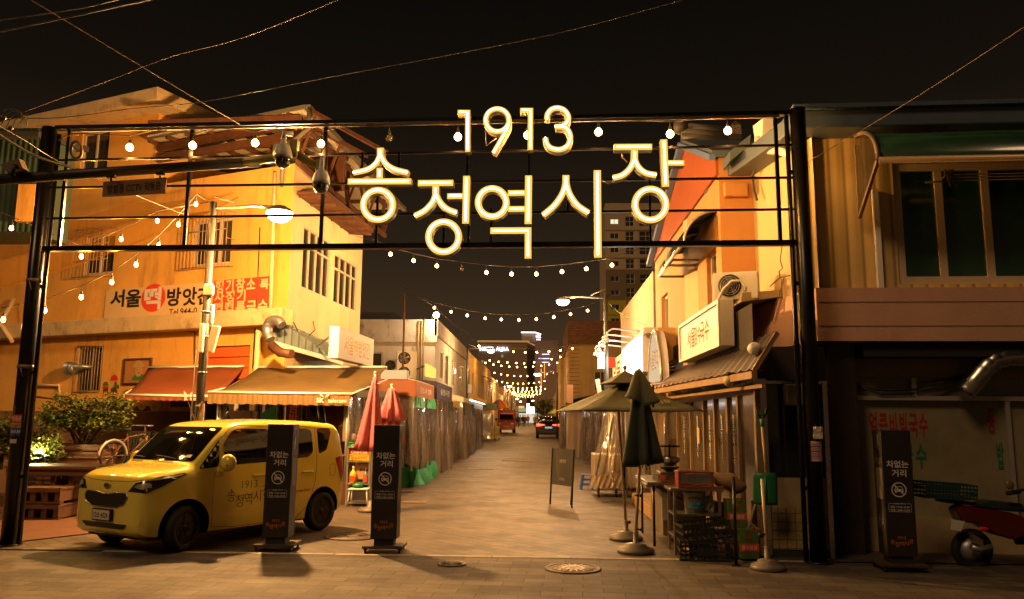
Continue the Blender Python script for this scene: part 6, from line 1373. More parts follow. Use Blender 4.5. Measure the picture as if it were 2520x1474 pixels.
# ------------------------------------------------------------------ wheeled sign pillars
M['orlet'] = mat('orange_lettering', (.62, .17, .04), .55, 0, 0); M['pillar'] = mat('pillar_black', (.021, .017, .016), .42, 0, .25, 3, dirt=.12, dc=(.06, .05, .04))
def arc_ring(mb, c, u, v, r0, r1, m=0, n=36):
    for k in range(n):
        a, e = 2 * math.pi * k / n, 2 * math.pi * (k + 1) / n; q = lambda an, r_: c + u * r_ * math.cos(an) + v * r_ * math.sin(an)
        mb.quad(q(a, r0), q(e, r0), q(e, r1), q(a, r1), m=m)
def make_pillar():
    o = thing('sign_pillar', 'x', 'sign pillar', (0, 0, 0), 'car free street sign pillars'); X, Zv = V((1, 0, 0)), UP; F0 = -.152
    MB().box((0, 0, .90), (.34, .30, 1.46)).build('cabinet', M['pillar'], o, bev=.006)
    MB().box((0, 0, .13), (.25, .24, .085)).build('plinth', M['matblack'], o)
    b = MB(); b.box((0, 0, .075), (.52, .44, .035)); b.build('base_board', mat('base_board', (.05, .032, .02), .5, 0, .3, 5) if 'base_board' not in bpy.data.materials else bpy.data.materials['base_board'], o, bev=.006)
    for sx_ in (-1, 1):
        for sy_ in (-1, 1):
            b = MB(); b.cyl((sx_ * .22 - .012, sy_ * .18, .026), (sx_ * .22 + .012, sy_ * .18, .026), .026, n=12); b.box((sx_ * .22, sy_ * .18, .05), (.045, .03, .02)); b.build('caster', M['blackmetal'], o)
    T = lambda mb, s, x, z_, w_, h_, bold=.01, m=0: mb.text(s, V((x, F0, z_)), X, Zv, w_, h_, m, bold)
    b = MB(); T(b, '차없는', 0, 1.232, .25, .085, .018); T(b, '거리', .012, 1.128, .165, .085, .018)
    T(b, '차량출입 제한시간', 0, .775, .145, .017, .01); T(b, '평일 17:00~22:00', 0, .737, .215, .026, .012); T(b, '주말 12:00~22:00', 0, .70, .215, .026, .012); b.build('lettering', M['letterw'], o)
    b = MB(); c = V((0, F0, .935)); arc_ring(b, c, X, Zv, .074, .086)
    d = V((1, 0, -1)).normalized() ; nrm = V((1, 0, 1)).normalized()
    for (x0, x1, z0, z1) in ((-.05, .05, -.022, .006), (-.043, -.026, -.036, -.02), (.026, .043, -.036, -.02)): b.quad(*[c + V((x, 0, z_)) for x, z_ in ((x0, z0), (x1, z0), (x1, z1), (x0, z1))])
    for pts in (((-.048, .004), (-.034, .038), (-.028, .038), (-.040, .004)), ((.048, .004), (.034, .038), (.028, .038), (.040, .004)), ((-.034, .038), (.034, .038), (.034, .032), (-.034, .032))): b.quad(*[c + V((x, 0, z_)) for x, z_ in pts])
    q = [c + d * a + nrm * e + V((0, -.002, 0)) for a, e in ((-.075, -.006), (.075, -.006), (.075, .006), (-.075, .006))]; b.quad(*q)
    for x in (-.032, .032): b.prism([c + V((x + .009 * math.cos(k), -.001, -.008 + .007 * math.sin(k))) for k in range(6)], V((0, -.001, 0)), 1)
    for (x0, z0, x1, z1) in ((-.125, .775, -.08, .778), (.08, .775, .125, .778), (-.125, .68, .125, .683), (-.128, .683, -.125, .772), (.125, .683, .128, .772)): b.quad(*[V((x, F0, z_)) for x, z_ in ((x0, z0), (x1, z0), (x1, z1), (x0, z1))])
    b.build('no_car_symbol', [M['letterw'], M['pillar']], o)
    b = MB(); b.text('1913', V((0, F0, .385)), X, Zv, .09, .035, 0, 0)
    for ch_, dx, dz in SYL: b.text(ch_, V((dx * .34, F0, .325 + dz * .34)), X, Zv, .05, .055, 0, 0)
    b.build('orange_lettering', M['orlet'], o)
    for sx_ in (-1, 1):
        b = MB(); b.box((sx_ * .1715, -.04, 1.44), (.004, .05, .28)); b.box((sx_ * .1715, .03, 1.44), (.003, .05, .28), 1); b.build('side_slot', [M['steel'], M['matblack']], o)
        b = MB(); 
        for k in range(3): b.box((sx_ * .172, 0, 1.24 + .025 * k), (.006, .30, .008))
        b.build('side_louvre', M['grey'], o)
        b = MB(); b.box((sx_ * .1725, -.03, 1.0), (.005, .2, .36)); b.build('side_panel', M['grey'], o)
        b = MB()
        for k in range(9): b.box((sx_ * .1715, -.1 + .022 * k, .52 + .03 * ((k * 7) % 4)), (.002, .012, .06 + .05 * ((k * 5) % 3)))
        b.build('side_pattern', M['grey'], o)
    return o
pp0 = make_pillar()
for i, (px, py, rz, lab) in enumerate(((683, 1352, 2, 'black sign pillar on casters in front of the yellow van'), (947, 1356, 1, 'black sign pillar on casters in the middle of the street, right of the van'), (2213, 1402, -4, 'black sign pillar in the dark beside the motor scooter'))):
    o = pp0 if i == 0 else dup(pp0); o.location = gr(px, py); o.rotation_euler = (0, 0, R(rz)); o['label'] = lab
# ------------------------------------------------------------------ left side: awnings, stalls, planter corner
M['olive'] = mat('olive_canvas', (.11, .068, .017), .8, 0, .35, .9, .15, 30, dirt=.9, dc=(.04, .035, .012), streak=.0)
M['orcan'] = mat('orange_canvas', (.22, .055, .012), .8, 0, .2, 1.2, .15, 30, dirt=.5, dc=(.14, .05, .015), streak=.3)
M['valance'] = wave('olive_valance', (.19, .115, .035), (.12, .07, .02), 3.0, 'X', .8, .6, .3, dirt=.4)
def cloth(mb, a, b_, c, d, sag=.0, nu=10, nv=6, m=0, rip=0.):
    a, b_, c, d = V(a), V(b_), V(c), V(d)
    return mb.grid(lambda i, j: lerp(lerp(a, b_, i / nu), lerp(d, c, i / nu), j / nv) - UP * (sag * math.sin(math.pi * j / nv) + rip * math.sin(i * 1.9) * (j / nv)), nu, nv, m)
def curtain(mb, a, b_, z1, z0, amp=.05, n=40, m=0, seed=0, flare=0., nrm=None, nv=8):
    a, b_ = V(a), V(b_); u = (b_ - a); L_ = u.length; u = u.normalized(); nr = nrm or V((u.y, -u.x, 0)); rg = random.Random(seed); ph = [rg.uniform(0, 6.3) for _ in range(5)]
    def P(i, j):
        t = i / n; h_ = j / nv; s = t * L_
        off = amp * (math.sin(s * 9 + ph[0]) * .8 + math.sin(s * 17 + ph[1] + h_ * 1.5) * .3 + math.sin(s * 3.3 + ph[2] + h_ * 2) * .9) * (.45 + h_) * (.5 + .9 * abs(math.sin(s * .9 + ph[3]))) + flare * h_ * h_
        return V((a.x, a.y, 0)) + u * s + nr * off + UP * lerp(z1, z0, h_)
    return mb.grid(P, n, nv, m)
def awning(nm, label, fl, fr_, tl, tr_, Yf, Yt, vy, canv, logo, posts=()):
    a, b_, c, d = at(*fl, Yf), at(*fr_, Yf), at(*tr_, Yt), at(*tl, Yt); o = thing(nm, label, 'awning', (a + b_) / 2)
    b = MB(); cloth(b, a, b_, c, d, .10, 12, 8, rip=.01); b.build('canopy', canv, o, solid=.01)
    b = MB(); h_ = abs(at(fl[0], vy, Yf).z - a.z)
    b.grid(lambda i, j: lerp(a, b_, i / 40) - UP * (h_ * j / 2 + (.012 * math.sin(i * 2.1) if j == 2 else 0)) + V((0, -.012 + .01 * math.sin(i * 1.7) * j, 0)), 40, 2); b.build('valance', M['valance'] if canv == M['olive'] else canv, o)
    b = MB(); b.tube([a + UP * .01, b_ + UP * .01], .03, 8); b.tube([c, d], .04, 8); b.tube([a, d - UP * .3], .02, 6); b.tube([b_, c - UP * .3], .02, 6); b.build('roller_bar', M['white'], o)
    if logo:
        x, y, w_ = logo; p_ = at(x, y, Yf - .05); b = MB(); b.text('SK', p_ + V((-w_ * .33, 0, 0)), (1, 0, 0), UP, w_ * .26, .10, 0, .04); b.text('telecom', p_ + V((w_ * .22, 0, -.005)), (1, 0, 0), UP, w_ * .6, .085, 0, .015)
        for s in (-1, 1): b.prism([p_ + V((-w_ * .2 + s * .005, 0, .06)), p_ + V((-w_ * .2 + s * .10, 0, .16)), p_ + V((-w_ * .2 + s * .09, 0, .09))], V((0, -.003, 0)))
        b.build('lettering', M['letterw'], o)
    return o, a, b_, c, d
aw, a, b_, c, d = awning('stall_awning', 'wide stained olive canvas awning with white logo behind the van', (512, 966), (863, 971), (637, 904), (952, 904), 16.2, 19.2, 993, M['olive'], (813, 985, .62))
aw2, *_ = awning('shop_awning', 'faded orange canvas awning left of the lamp post', (303, 973), (520, 976), (366, 904), (602, 902), 17.4, 19.6, 984, M['orcan'], (470, 980, .34))
for p_ in (V((b_.x - .1, 16.4, 0)), V((a.x + .15, 16.4, 0)), V((b_.x + .05, 19.0, 0))): b = MB(); b.tube([p_, p_ + UP * 2.2], .03, 8); b.build('post', M['galv'], aw)
# storefront in its shade
sf = thing('storefront', 'dark cluttered stall front under the olive awning with vertical sign lettering', 'shopfront', F1.p(.5, 0, .2)); b = MB()
sa0, sb0 = F1.st(705, 1000)[0] - .0, F1.st(508, 1000)[0]
b.fbox(F1, sa0, sb0, .05, 2.45, .06, .1); b.build('dark_panel', M['dark'], sf)
b = MB()
for px in (512, 548, 590, 628, 660, 690): s = F1.st(px, 1010)[0]; b.fbox(F1, s - .04, s + .04, .05, 2.45, .1, .16)
b.fbox(F1, sa0, sb0, 2.38, 2.5, .1, .18); b.fbox(F1, sa0, sb0, .9, 1.0, .1, .15); b.build('door_frame', M['frameW'], sf)
b = MB(); p_ = at(722, 1018, 17.5); b.box(p_ + V((0, .03, -.1)), (.34, .03, .85)); b.build('sign_panel', M['dark'], sf); b = MB(); b.text('금\n박\n가', p_ + V((0, .0, -.12)), (1, 0, 0), UP, .2, .74, 0, .03); b.build('sign_lettering', M['orange'], sf)
b = MB()
for k in range(7):
    px = 560 + 38 * k; q = at(px, 1000, 18); b.tube([q, q + V((.05, 0, -.25)), q + V((.2 * (k % 2), 0, -.5)), q + V((.25, .1, -.8))], .02, 5)
b.build('hose', M['blackmetal'], sf); b = MB(); b.tube([at(770, 997, 17), at(775, 1030, 17), at(772, 1100, 17)], .09, 10); b.build('hose', M['blackmetal'], sf); b = MB(); b.tube([at(790, 997, 17), at(797, 1040, 17), at(797, 1140, 17)], .05, 8); b.build('hose', M['blackmetal'], sf)
b = MB(); b.box(at(760, 1130, 18), (2.2, .5, .8)); b.box(at(800, 1075, 18.2), (.7, .4, .5)); b.box(at(600, 1030, 17.8), (.5, .3, .35)); b.build('counter', M['brownst'], sf, bev=.02)
b = MB(); q = at(640, 1020, 17.6); b.prism([q, q + V((.35, 0, .25)), q + V((.4, 0, -.3)), q + V((.1, 0, -.35))], V((0, .02, 0))); b.build('green_cloth', M['green'], sf)
b = MB(); b.box(at(570, 1042, 16.3), (.9, .4, .14)); b.build('red_bench', M['redsign'], sf, bev=.02)
# clear vinyl curtain at the stall end
o = thing('vinyl_curtain', 'clear vinyl sheet hanging at the end of the olive awning', 'curtain', at(880, 1100, 16.6)); b = MB(); q0, q1 = at(860, 1000, 16.5), at(905, 1000, 19.5); curtain(b, q0, q1, 2.15, .55, .05, 40, seed=2); b.build('sheet', M['pvc'], o)
# rack with crates
RY = 16.2
def rx(px, py, Y=RY): return at(px, py, Y)
rk = thing('crate_rack', 'angle iron rack holding drink crates beside the van', 'rack', rx(880, 1235)); x0, x1 = rx(853, 1200).x, rx(908, 1200).x; b = MB()
for x in (x0, x1):
    for y in (RY, RY + .45): b.box((x, y, .58), (.035, .035, 1.16))
for z_ in (1.14, .86, .42): b.box(((x0 + x1) / 2, RY + .22, z_), (x1 - x0, .5, .02))
b.box(((x0 + x1) / 2, RY + .22, .05), (x1 - x0, .5, .03)); b.build('frame', M['galv'], rk)
def crate(c, sz, m, label, body=None, tm='letterw', cat='crate', group=None, name='drink_crate'):
    o = thing(name, label, cat, V(c) - UP * sz[2] / 2, group); b = MB(); x, y, z_ = sz; c = V(c)
    for s in (-1, 1): b.box(c + V((s * (x / 2 - .012), 0, 0)), (.024, y, z_)); b.box(c + V((0, s * (y / 2 - .012), 0)), (x - .048, .024, z_))
    b.box(c - UP * (z_ / 2 - .012), (x - .05, y - .05, .02)); b.box(c + V((0, -y / 2 - .004, z_ * .42)), (x, .012, z_ * .12)); b.build('shell', m, o, bev=.004)
    if body: b = MB(); b.text(body, c + V((0, -y / 2 - .003, -.01)), (1, 0, 0), UP, x * .72, min(z_ * .55, .1), 0, .015); b.build('lettering', M[tm], o)
    return o
xm = (x0 + x1) / 2
crate((xm, RY + .2, .94), (.46, .38, .115), M['yellow'], 'yellow drink crate with red Korean lettering, lowest of three on the rack', '칠성사이다', 'redsign', group='drink crates on the rack')
crate((xm, RY + .2, 1.06), (.46, .38, .115), M['red'], 'red drink crate with white script, middle of three on the rack', 'Coca-Cola', group='drink crates on the rack')
crate((xm, RY + .2, 1.18), (.46, .38, .115), M['green'], 'green drink crate with white lettering, topmost of three on the rack', 'Chilsung', group='drink crates on the rack')
o = thing('glass_jars', 'cluster of jars and bowls on top of the green crate', 'jars', (xm, RY + .2, 1.24)); 
for k, (dx, r_) in enumerate(((-.16, .05), (-.04, .06), (.1, .055), (.17, .045))): b = MB(); b.lathe([(r_, 0), (r_, .14), (r_ * .7, .16), (r_ * .7, .18), (.001, .18)], (xm + dx, RY + .2, 1.235), UP, 12); b.build('jar', M['brass'] if k % 2 else M['pvc2'], o)
b = MB(); b.lathe([(.04, 0), (.13, .06), (.14, .07)], (xm + .02, RY + .25, 1.42), UP, 16); b.build('bowl', M['wood'], o)
o = thing('cardboard_box', 'brown cardboard carton printed BOHAE on the rack', 'box', (xm + .08, RY + .2, .66)); MB().box((xm + .1, RY + .2, .67), (.3, .3, .32)).build('carton', mat('cardboard', (.38, .22, .1), .8, 0, .15), o, bev=.004); b = MB(); b.text('BOHAE', (xm + .12, RY + .047, .70), (1, 0, 0), UP, .2, .045, 0, .03); b.build('lettering', M['ink'], o)
def bottle(c, r_, h_, m, label, cap='white'):
    o = thing('bottle', label, 'bottle', c); b = MB(); b.lathe([(r_ * .9, 0), (r_, .02), (r_, h_ * .6), (r_ * .75, h_ * .75), (r_ * .3, h_ * .88), (r_ * .3, h_)], c, UP, 14); b.build('body', m, o); b = MB(); b.cyl(V(c) + UP * h_, V(c) + UP * (h_ + .03), r_ * .36, n=10); b.build('cap', M[cap], o)
    b = MB(); b.quad(*[V(c) + V((x * r_ * .7, -r_ * 1.02, z_ * h_)) for x, z_ in ((-1, .15), (1, .15), (1, .5), (-1, .5))]); b.build('label', M['redsign'], o)
bottle((x0 + .12, RY + .02, .43), .07, .3, M['yellow'], 'fat yellow detergent bottle with white cap on the rack'); bottle((x1 - .08, RY + .02, .43), .05, .26, M['pvc2'], 'slim clear bottle at the right end of the rack', 'blue')
o = thing('low_stool', 'small white pipe stool under the crate rack', 'stool', (xm + .05, RY - .2, 0)); b = MB(); b.box((xm + .06, RY - .12, .34), (.4, .3, .02)); b.build('seat', M['white'], o); 
for sx_ in (-1, 1):
    for sy_ in (-1, 1): b = MB(); b.tube([(xm + .06 + sx_ * .17, RY - .12 + sy_ * .12, .33), (xm + .06 + sx_ * .2, RY - .12 + sy_ * .14, 0)], .013, 6); b.build('leg', M['white'], o)
o = thing('plastic_tub', 'beige plastic tub tucked between van tail and rack', 'tub', rx(840, 1170)); b = MB(); c = rx(838, 1165, 16.6); c.z = .45; b.lathe([(.2, 0), (.25, .5), (.27, .5), (.27, .53), (.24, .53)], c, UP, 20, 0, False); b.build('tub', M['cablel'], o); b = MB(); b.box((c.x, c.y, .22), (.5, .5, .44)); b.build('stand', M['brownst'], o)
o = thing('green_basin', 'green mesh bundle on the low stool', 'bundle', (xm + .02, RY - .12, .35)); MB().ball((xm + .02, RY - .1, .40), .09, (1.2, 1, .6), 10).build('mesh_net', M['green'], o)
# closed pink parasols
M['pinkcl'] = mat('pink_canvas', (.50, .125, .165), .75, 0, .12, 3, .2, 20)
def closed_parasol(nm, label, px, ytop, ybot, Y, w0, w1, canv, folds=7, tier=None, hem=.0, base=True, pole='white', lean=0.):
    t_ = at(px, ytop, Y); bt = at(px, ybot, Y); o = thing(nm, label, 'parasol', (t_.x, Y, 0)); H_ = t_.z - bt.z
    def skin_(z1, z0, r1, r0, seed):
        b = MB(); rg = random.Random(seed); ph = rg.uniform(0, 6)
        def P(i, j):
            a = 2 * math.pi * i / 42; h_ = j / 10; r_ = lerp(r1, r0, h_ ** .8) * (1 + .38 * math.sin(folds * a + ph + .5 * h_) * (.3 + h_) + .1 * math.sin(3 * a + 2 * h_))
            return V((t_.x + lean * h_ + r_ * math.cos(a), Y + r_ * .8 * math.sin(a), lerp(z1, z0, h_) + hem * math.sin(2 * a + 1) * h_ ** 4))
        return b.grid(P, 42, 10)
    skin_(t_.z, bt.z, .025, w1, 1).build('canopy', canv, o, solid=.006)
    if tier: skin_(t_.z + .01, t_.z - tier, w0 * .8, w1 * 1.12, 2).build('top_tier', canv, o, solid=.006)
    b = MB(); b.tube([(t_.x, Y, .05), (t_.x, Y, t_.z + .06)], .019, 8); b.ball((t_.x, Y, t_.z + .07), .03, n=8); b.build('pole', M[pole], o)
    if base: b = MB(); b.lathe([(.24, 0), (.24, .04), (.2, .07), (.07, .09), (.05, .2), (.03, .2)], (t_.x, Y, 0), UP, 20); b.build('base', M['grey'], o)
    return o
closed_parasol('closed_parasol', 'taller closed pink parasol beside the middle sign pillar', 923, 926, 1107, 15.2, .06, .20, M['pinkcl'], 6, None, .03, lean=-.08)
closed_parasol('closed_parasol', 'shorter closed pink parasol with two tiers just behind the sign pillar', 964, 957, 1095, 15.6, .06, .19, M['pinkcl'], 7, .62, .02)
# market stalls along the left, street face at x = XS
M['navy'] = mat('navy_canvas', (.045, .04, .09), .7, 0, .15); M['orfas'] = mat('orange_fascia', (.32, .11, .05), .7, 0, .12, dirt=.2); M['gtarp'] = mat('green_tarp', (.04, .30, .11), .5, 0, .15, 3, .3, 8)
M['stock'] = mat('stall_stock', (.12, .08, .05), .8, 0, .8, 4)
XS = -3.22
def stall(nm, label, y0, y1, zt, fm, fh, xb=-5.3, curt='pvc', ftext=None, green=0, front=True, seed=1, dx=0.):
    XS = globals()['XS'] + dx
    o = thing(nm, label, 'market stall', (XS, (y0 + y1) / 2, 0)); b = MB(); b.prism([V((xb, y0, zt + .75)), V((XS, y0, zt + fh)), V((XS, y1, zt + fh)), V((xb, y1, zt + .75))], UP * .03); b.build('roof', M['corrw'] if fm != M['navy'] else M['navy'], o)
    b = MB(); b.box((XS + .01, (y0 + y1) / 2, zt + fh / 2), (.03, y1 - y0, fh)); b.prism([V((XS, y0 - .01, zt)), V((XS, y0 - .01, zt + fh)), V((xb, y0 - .01, zt + .72)), V((xb, y0 - .01, zt + .3))], V((0, .02, 0))); b.build('fascia', fm, o)
    b = MB(); n = max(2, int((y1 - y0) / 2.4))
    for k in range(n + 1): y = lerp(y0 + .05, y1 - .05, k / n); b.tube([(XS - .06, y, 0), (XS - .06, y, zt)], .03, 6)
    b.build('post', M['galv'], o)
    g0 = .42 if green else .04; b = MB(); curtain(b, (XS, y0, 0), (XS, y1, 0), zt + .02, g0, .06, int(14 * (y1 - y0)), seed=seed, nrm=V((1, 0, 0))); rg = random.Random(seed)
    for k in range(int((y1 - y0) * 1.5)):
        y = rg.uniform(y0 + .1, y1 - .1); b.tube([(XS + .05, y, zt), (XS + .05 + rg.uniform(0, .05), y + rg.uniform(-.1, .1), 1.2), (XS + .09, y + rg.uniform(-.15, .15), g0)], rg.uniform(.006, .018), 4)
    b.build('curtain', M[curt], o)
    if front: b = MB(); curtain(b, (XS, y0, 0), (xb + .2, y0, 0), zt, g0, .05, 34, seed=seed + 5, nrm=V((0, -1, 0))); b.build('end_curtain', M[curt], o)
    if green:
        b = MB(); curtain(b, (XS + .05, y0 - .02, 0), (XS + .05, y1, 0), .5, .02, .08, 40, seed=3, nrm=V((1, 0, 0)), nv=4); curtain(b, (XS + .05, y0 - .03, 0), (xb + .3, y0 - .03, 0), .5, .02, .06, 30, seed=4, nrm=V((0, -1, 0)), nv=4)
        b.build('tarp_skirt', M['gtarp'], o); b = MB(); curtain(b, (XS + .04, y0 - .03, 0), (XS + .04, y1, 0), zt + .04, zt - .26, .05, 30, seed=6, nrm=V((1, 0, 0)), nv=4); b.build('tarp_flap', M['gtarp'], o)
    b = MB(); rg = random.Random(seed)
    for k in range(int((y1 - y0) * 1.6)):
        y = rg.uniform(y0 + .3, y1 - .3); h_ = rg.uniform(.5, 1.3); b.box((XS - 1.0 - rg.uniform(0, .8), y, h_ / 2), (rg.uniform(.4, .8), rg.uniform(.3, .7), h_), rz=rg.uniform(-.2, .2))
    b.build('stock', M['stock'], o)
    if ftext:
        b = MB(); b.text(ftext, (XS + .03, lerp(y0, y1, .5), zt + fh / 2), (0, 1, 0), UP, (y1 - y0) * .6, fh * .42, 0, .01); b.build('lettering', M['letterw'], o)
    return o
stall('market_stall', 'vinyl curtained stall with orange fascia and green tarp skirt', 20.6, 24.2, 2.28, M['orfas'], .42, -4.9, 'pvc', '김밥나라  호떡', 1, seed=3)
stall('market_stall', 'milky curtained stall with navy fascia next to the orange one', 24.4, 28.6, 2.34, M['navy'], .5, -5.2, 'pvc2', '송정시장', 0, True, seed=8, dx=.06)
stall('market_stall', 'clear curtained stall with narrow tan fascia after the navy one', 28.9, 33, 2.2, M['tan'], .2, -5.2, 'pvc', None, 0, True, seed=22, dx=-.14)
stall('market_stall', 'milky curtained stall with pale drooping roof edge', 33.2, 38.6, 2.45, M['white'], .18, -5.2, 'pvc2', None, 0, True, seed=12, dx=.04)
stall('market_stall', 'farthest curtained stall with white lit roof edge', 38.9, 46, 2.3, M['white'], .24, -5.2, 'pvc', None, 0, True, seed=15, dx=-.06)
bl = thing('blue_box', 'pale blue ice box on the roof of the orange stall', 'box', (XS - .4, 20.9, 2.8)); MB().box((XS - .55, 20.7, 2.85), (.7, .3, .25)).build('lid', mat('pale_blue', (.32, .4, .55), .5), bl, bev=.02)
o = thing('lit_gutter_line', 'thin white fluorescent line put in for the white-lit stall gutter', 'tube light', (XS, 40, 2.6)); b = MB(); b.tube([(XS + .08, 36, 2.62), (XS + .08, 45.8, 2.62)], .025, 6); b.build('tube', emit('luminous', (.9, .92, 1), 6), o)  # glow painted onto the gutter edge for the light on it, no lamp
o = thing('green_stall_sign', 'small lit green sign hanging under the stall roof', 'sign', (XS, 46.3, 2.2)); b = MB(); h0, h1 = at(1144, 997, 46.2), at(1171, 990, 46.2); b.obox(h0, V((h1.x - h0.x, 0, 0)), V((0, .06, 0)), UP * (h1.z - h0.z)); b.build('face', emit('green_sign', (.10, .6, .12), .8), o)
so = thing('yellow_blade_sign', 'small glowing yellow blade sign on the left row', 'sign', at(1063, 910, 38)); q0, q1 = at(1054, 927, 36), at(1073, 897, 40); b = MB(); b.prism([at(1053, 926, 36), at(1073, 930, 39), at(1073, 907, 39), at(1053, 895, 36)], V((-.15, .05, 0))); b.build('face', emit('yellow_sign', (1, .55, .1), 1.6), so)
b = MB(); b.bar(at(1053, 897, 36.1), at(1018, 912, 38), .06, .06); b.build('bracket', M['blackmetal'], so)
so = thing('white_bracket_light', 'dazzling white bracket shaped light box on the left row', 'sign', at(1105, 915, 50)); b = MB()
for (x0_, y0_, x1_, y1_) in ((1091, 907, 1113, 912), (1091, 912, 1097, 945), (1112, 908, 1121, 919)): p_, q_ = at(x0_, y1_, 50), at(x1_, y0_, 50); b.obox(p_, V((q_.x - p_.x, 0, 0)), V((0, .2, 0)), UP * (q_.z - p_.z))
b.build('face', M['whitelit'], so)
# left street bits further along
def board(nm, label, cat, x0, y0, x1, y1, Y, m, body=None, tm='ink', legs=0.):
    p_, q_ = at(x0, y1, Y), at(x1, y0, Y); o = thing(nm, label, cat, ((p_.x + q_.x) / 2, Y, gz(Y))); b = MB(); b.obox(p_, V((q_.x - p_.x, 0, 0)), V((0, .05, 0)), UP * (q_.z - p_.z)); b.build('board', m, o)
    if body: b = MB(); b.text(body, (p_ + q_) / 2 - V((0, .006, 0)), (1, 0, 0), UP, (q_.x - p_.x) * .75, (q_.z - p_.z) * .75, 0, .02); b.build('lettering', M[tm], o)
    b = MB()
    for x in (p_.x + .04, q_.x - .04): b.tube([(x, Y + .03, gz(Y)), (x, Y + .03, q_.z)], .02, 5)
    b.build('leg', M['blackmetal'], o); return o
board('yellow_sign_board', 'yellow and red lettered standing board before the stall end', 'sign board', 1157, 1059, 1172, 1091, 47, M['yellow'], '한\n과', 'redsign')
board('yellow_sign_board', 'left one of two yellow lettered boards in front of the red truck', 'sign board', 1207, 1049, 1216.5, 1080, 56, M['yellow'], '어묵\n호떡')
board('yellow_sign_board', 'right one of two yellow lettered boards in front of the red truck', 'sign board', 1218, 1049, 1229, 1078, 56, M['yellow'], '튀김\n순대')
board('banner_stand', 'tall faded pink banner stand at the stall corner', 'banner stand', 1136, 1015, 1160, 1104, 43, mat('faded_pink', (.45, .24, .2), .8, 0, .2), '분식', 'letterw')
o = thing('covered_cart', 'food cart wrapped in pale tarpaulin behind the standing boards', 'cart', (-4.4, 58, .4)); b = MB(); p0, p1 = at(1166, 1080, 55), at(1210, 1016, 55)
random.seed(5); b.grid(lambda i, j: V((lerp(p0.x, p1.x, i / 8) + random.uniform(-.05, .05), 55 + random.uniform(-.08, .08), lerp(p0.z, p1.z, j / 6))), 8, 6); b.box((lerp(p0.x, p1.x, .5), 56, lerp(p0.z, p1.z, .48)), (p1.x - p0.x, 1.6, (p1.z - p0.z) * .93)); b.build('tarpaulin', M['pvc2'], o)
b = MB(); b.box((lerp(p0.x, p1.x, .5), 56, lerp(p0.z, p1.z, .46)), (p1.x - p0.x - .2, 1.3, (p1.z - p0.z) * .85)); b.build('cart_body', M['tan'], o)
def parasol(nm, label, c, r_, h_, cols, n=8, drop=.3, base=0.):
    o = thing(nm, label, 'parasol', (c.x, c.y, base))
    for k in range(len(cols)):
        b = MB()
        for i in range(n):
            if i % len(cols) != k: continue
            a0, a1 = 2 * math.pi * i / n, 2 * math.pi * (i + 1) / n
            b.grid(lambda u_, v_: V((c.x + r_ * v_ / 5 * math.cos(lerp(a0, a1, u_ / 4)), c.y + r_ * v_ / 5 * math.sin(lerp(a0, a1, u_ / 4)), c.z - h_ * (v_ / 5) ** 1.8)), 4, 5)
        b.build('canopy_panel', cols[k], o, solid=.01)
    b = MB(); b.tube([(c.x, c.y, base), (c.x, c.y, c.z + .1)], .03, 6); b.build('pole', M['galv'], o)
parasol('parasol', 'round parasol in red, blue and yellow segments beside the red truck', at(1229, 984, 70), 1.0, .75, [M['red'], mat('slate_blue', (.12, .13, .25), .7), M['orange'], M['yellow']], 8, base=gz(70))
parasol('parasol', 'green round parasol far down the right side', at(1377, 1003, 66), 1.0, .5, [mat('leaf_green', (.14, .42, .06), .7), M['yellow']], 8, base=gz(66))
o = thing('dark_canopy', 'low dark green and navy canopy between the stalls and the red truck', 'canopy', at(1200, 1000, 60)); b = MB(); cloth(b, at(1152, 1012, 58), at(1224, 1008, 58), at(1222, 994, 62), at(1150, 990, 62), .1); b.build('cloth', mat('dark_green_cloth', (.02, .08, .05), .7), o, solid=.02)
b = MB(); b.tube([at(1218, 1008, 58.2), V((at(1218, 1008, 58.2).x, 58.2, .3))], .03, 5); b.build('pole', M['galv'], o)
o = thing('tan_canopy', 'pale sloping tarpaulin roof above the dark canopy', 'canopy', at(1185, 990, 64)); b = MB(); cloth(b, at(1160, 990, 60), at(1195, 996, 60), at(1200, 985, 66), at(1165, 976, 66), .1); b.build('cloth', M['tan2'], o, solid=.02)
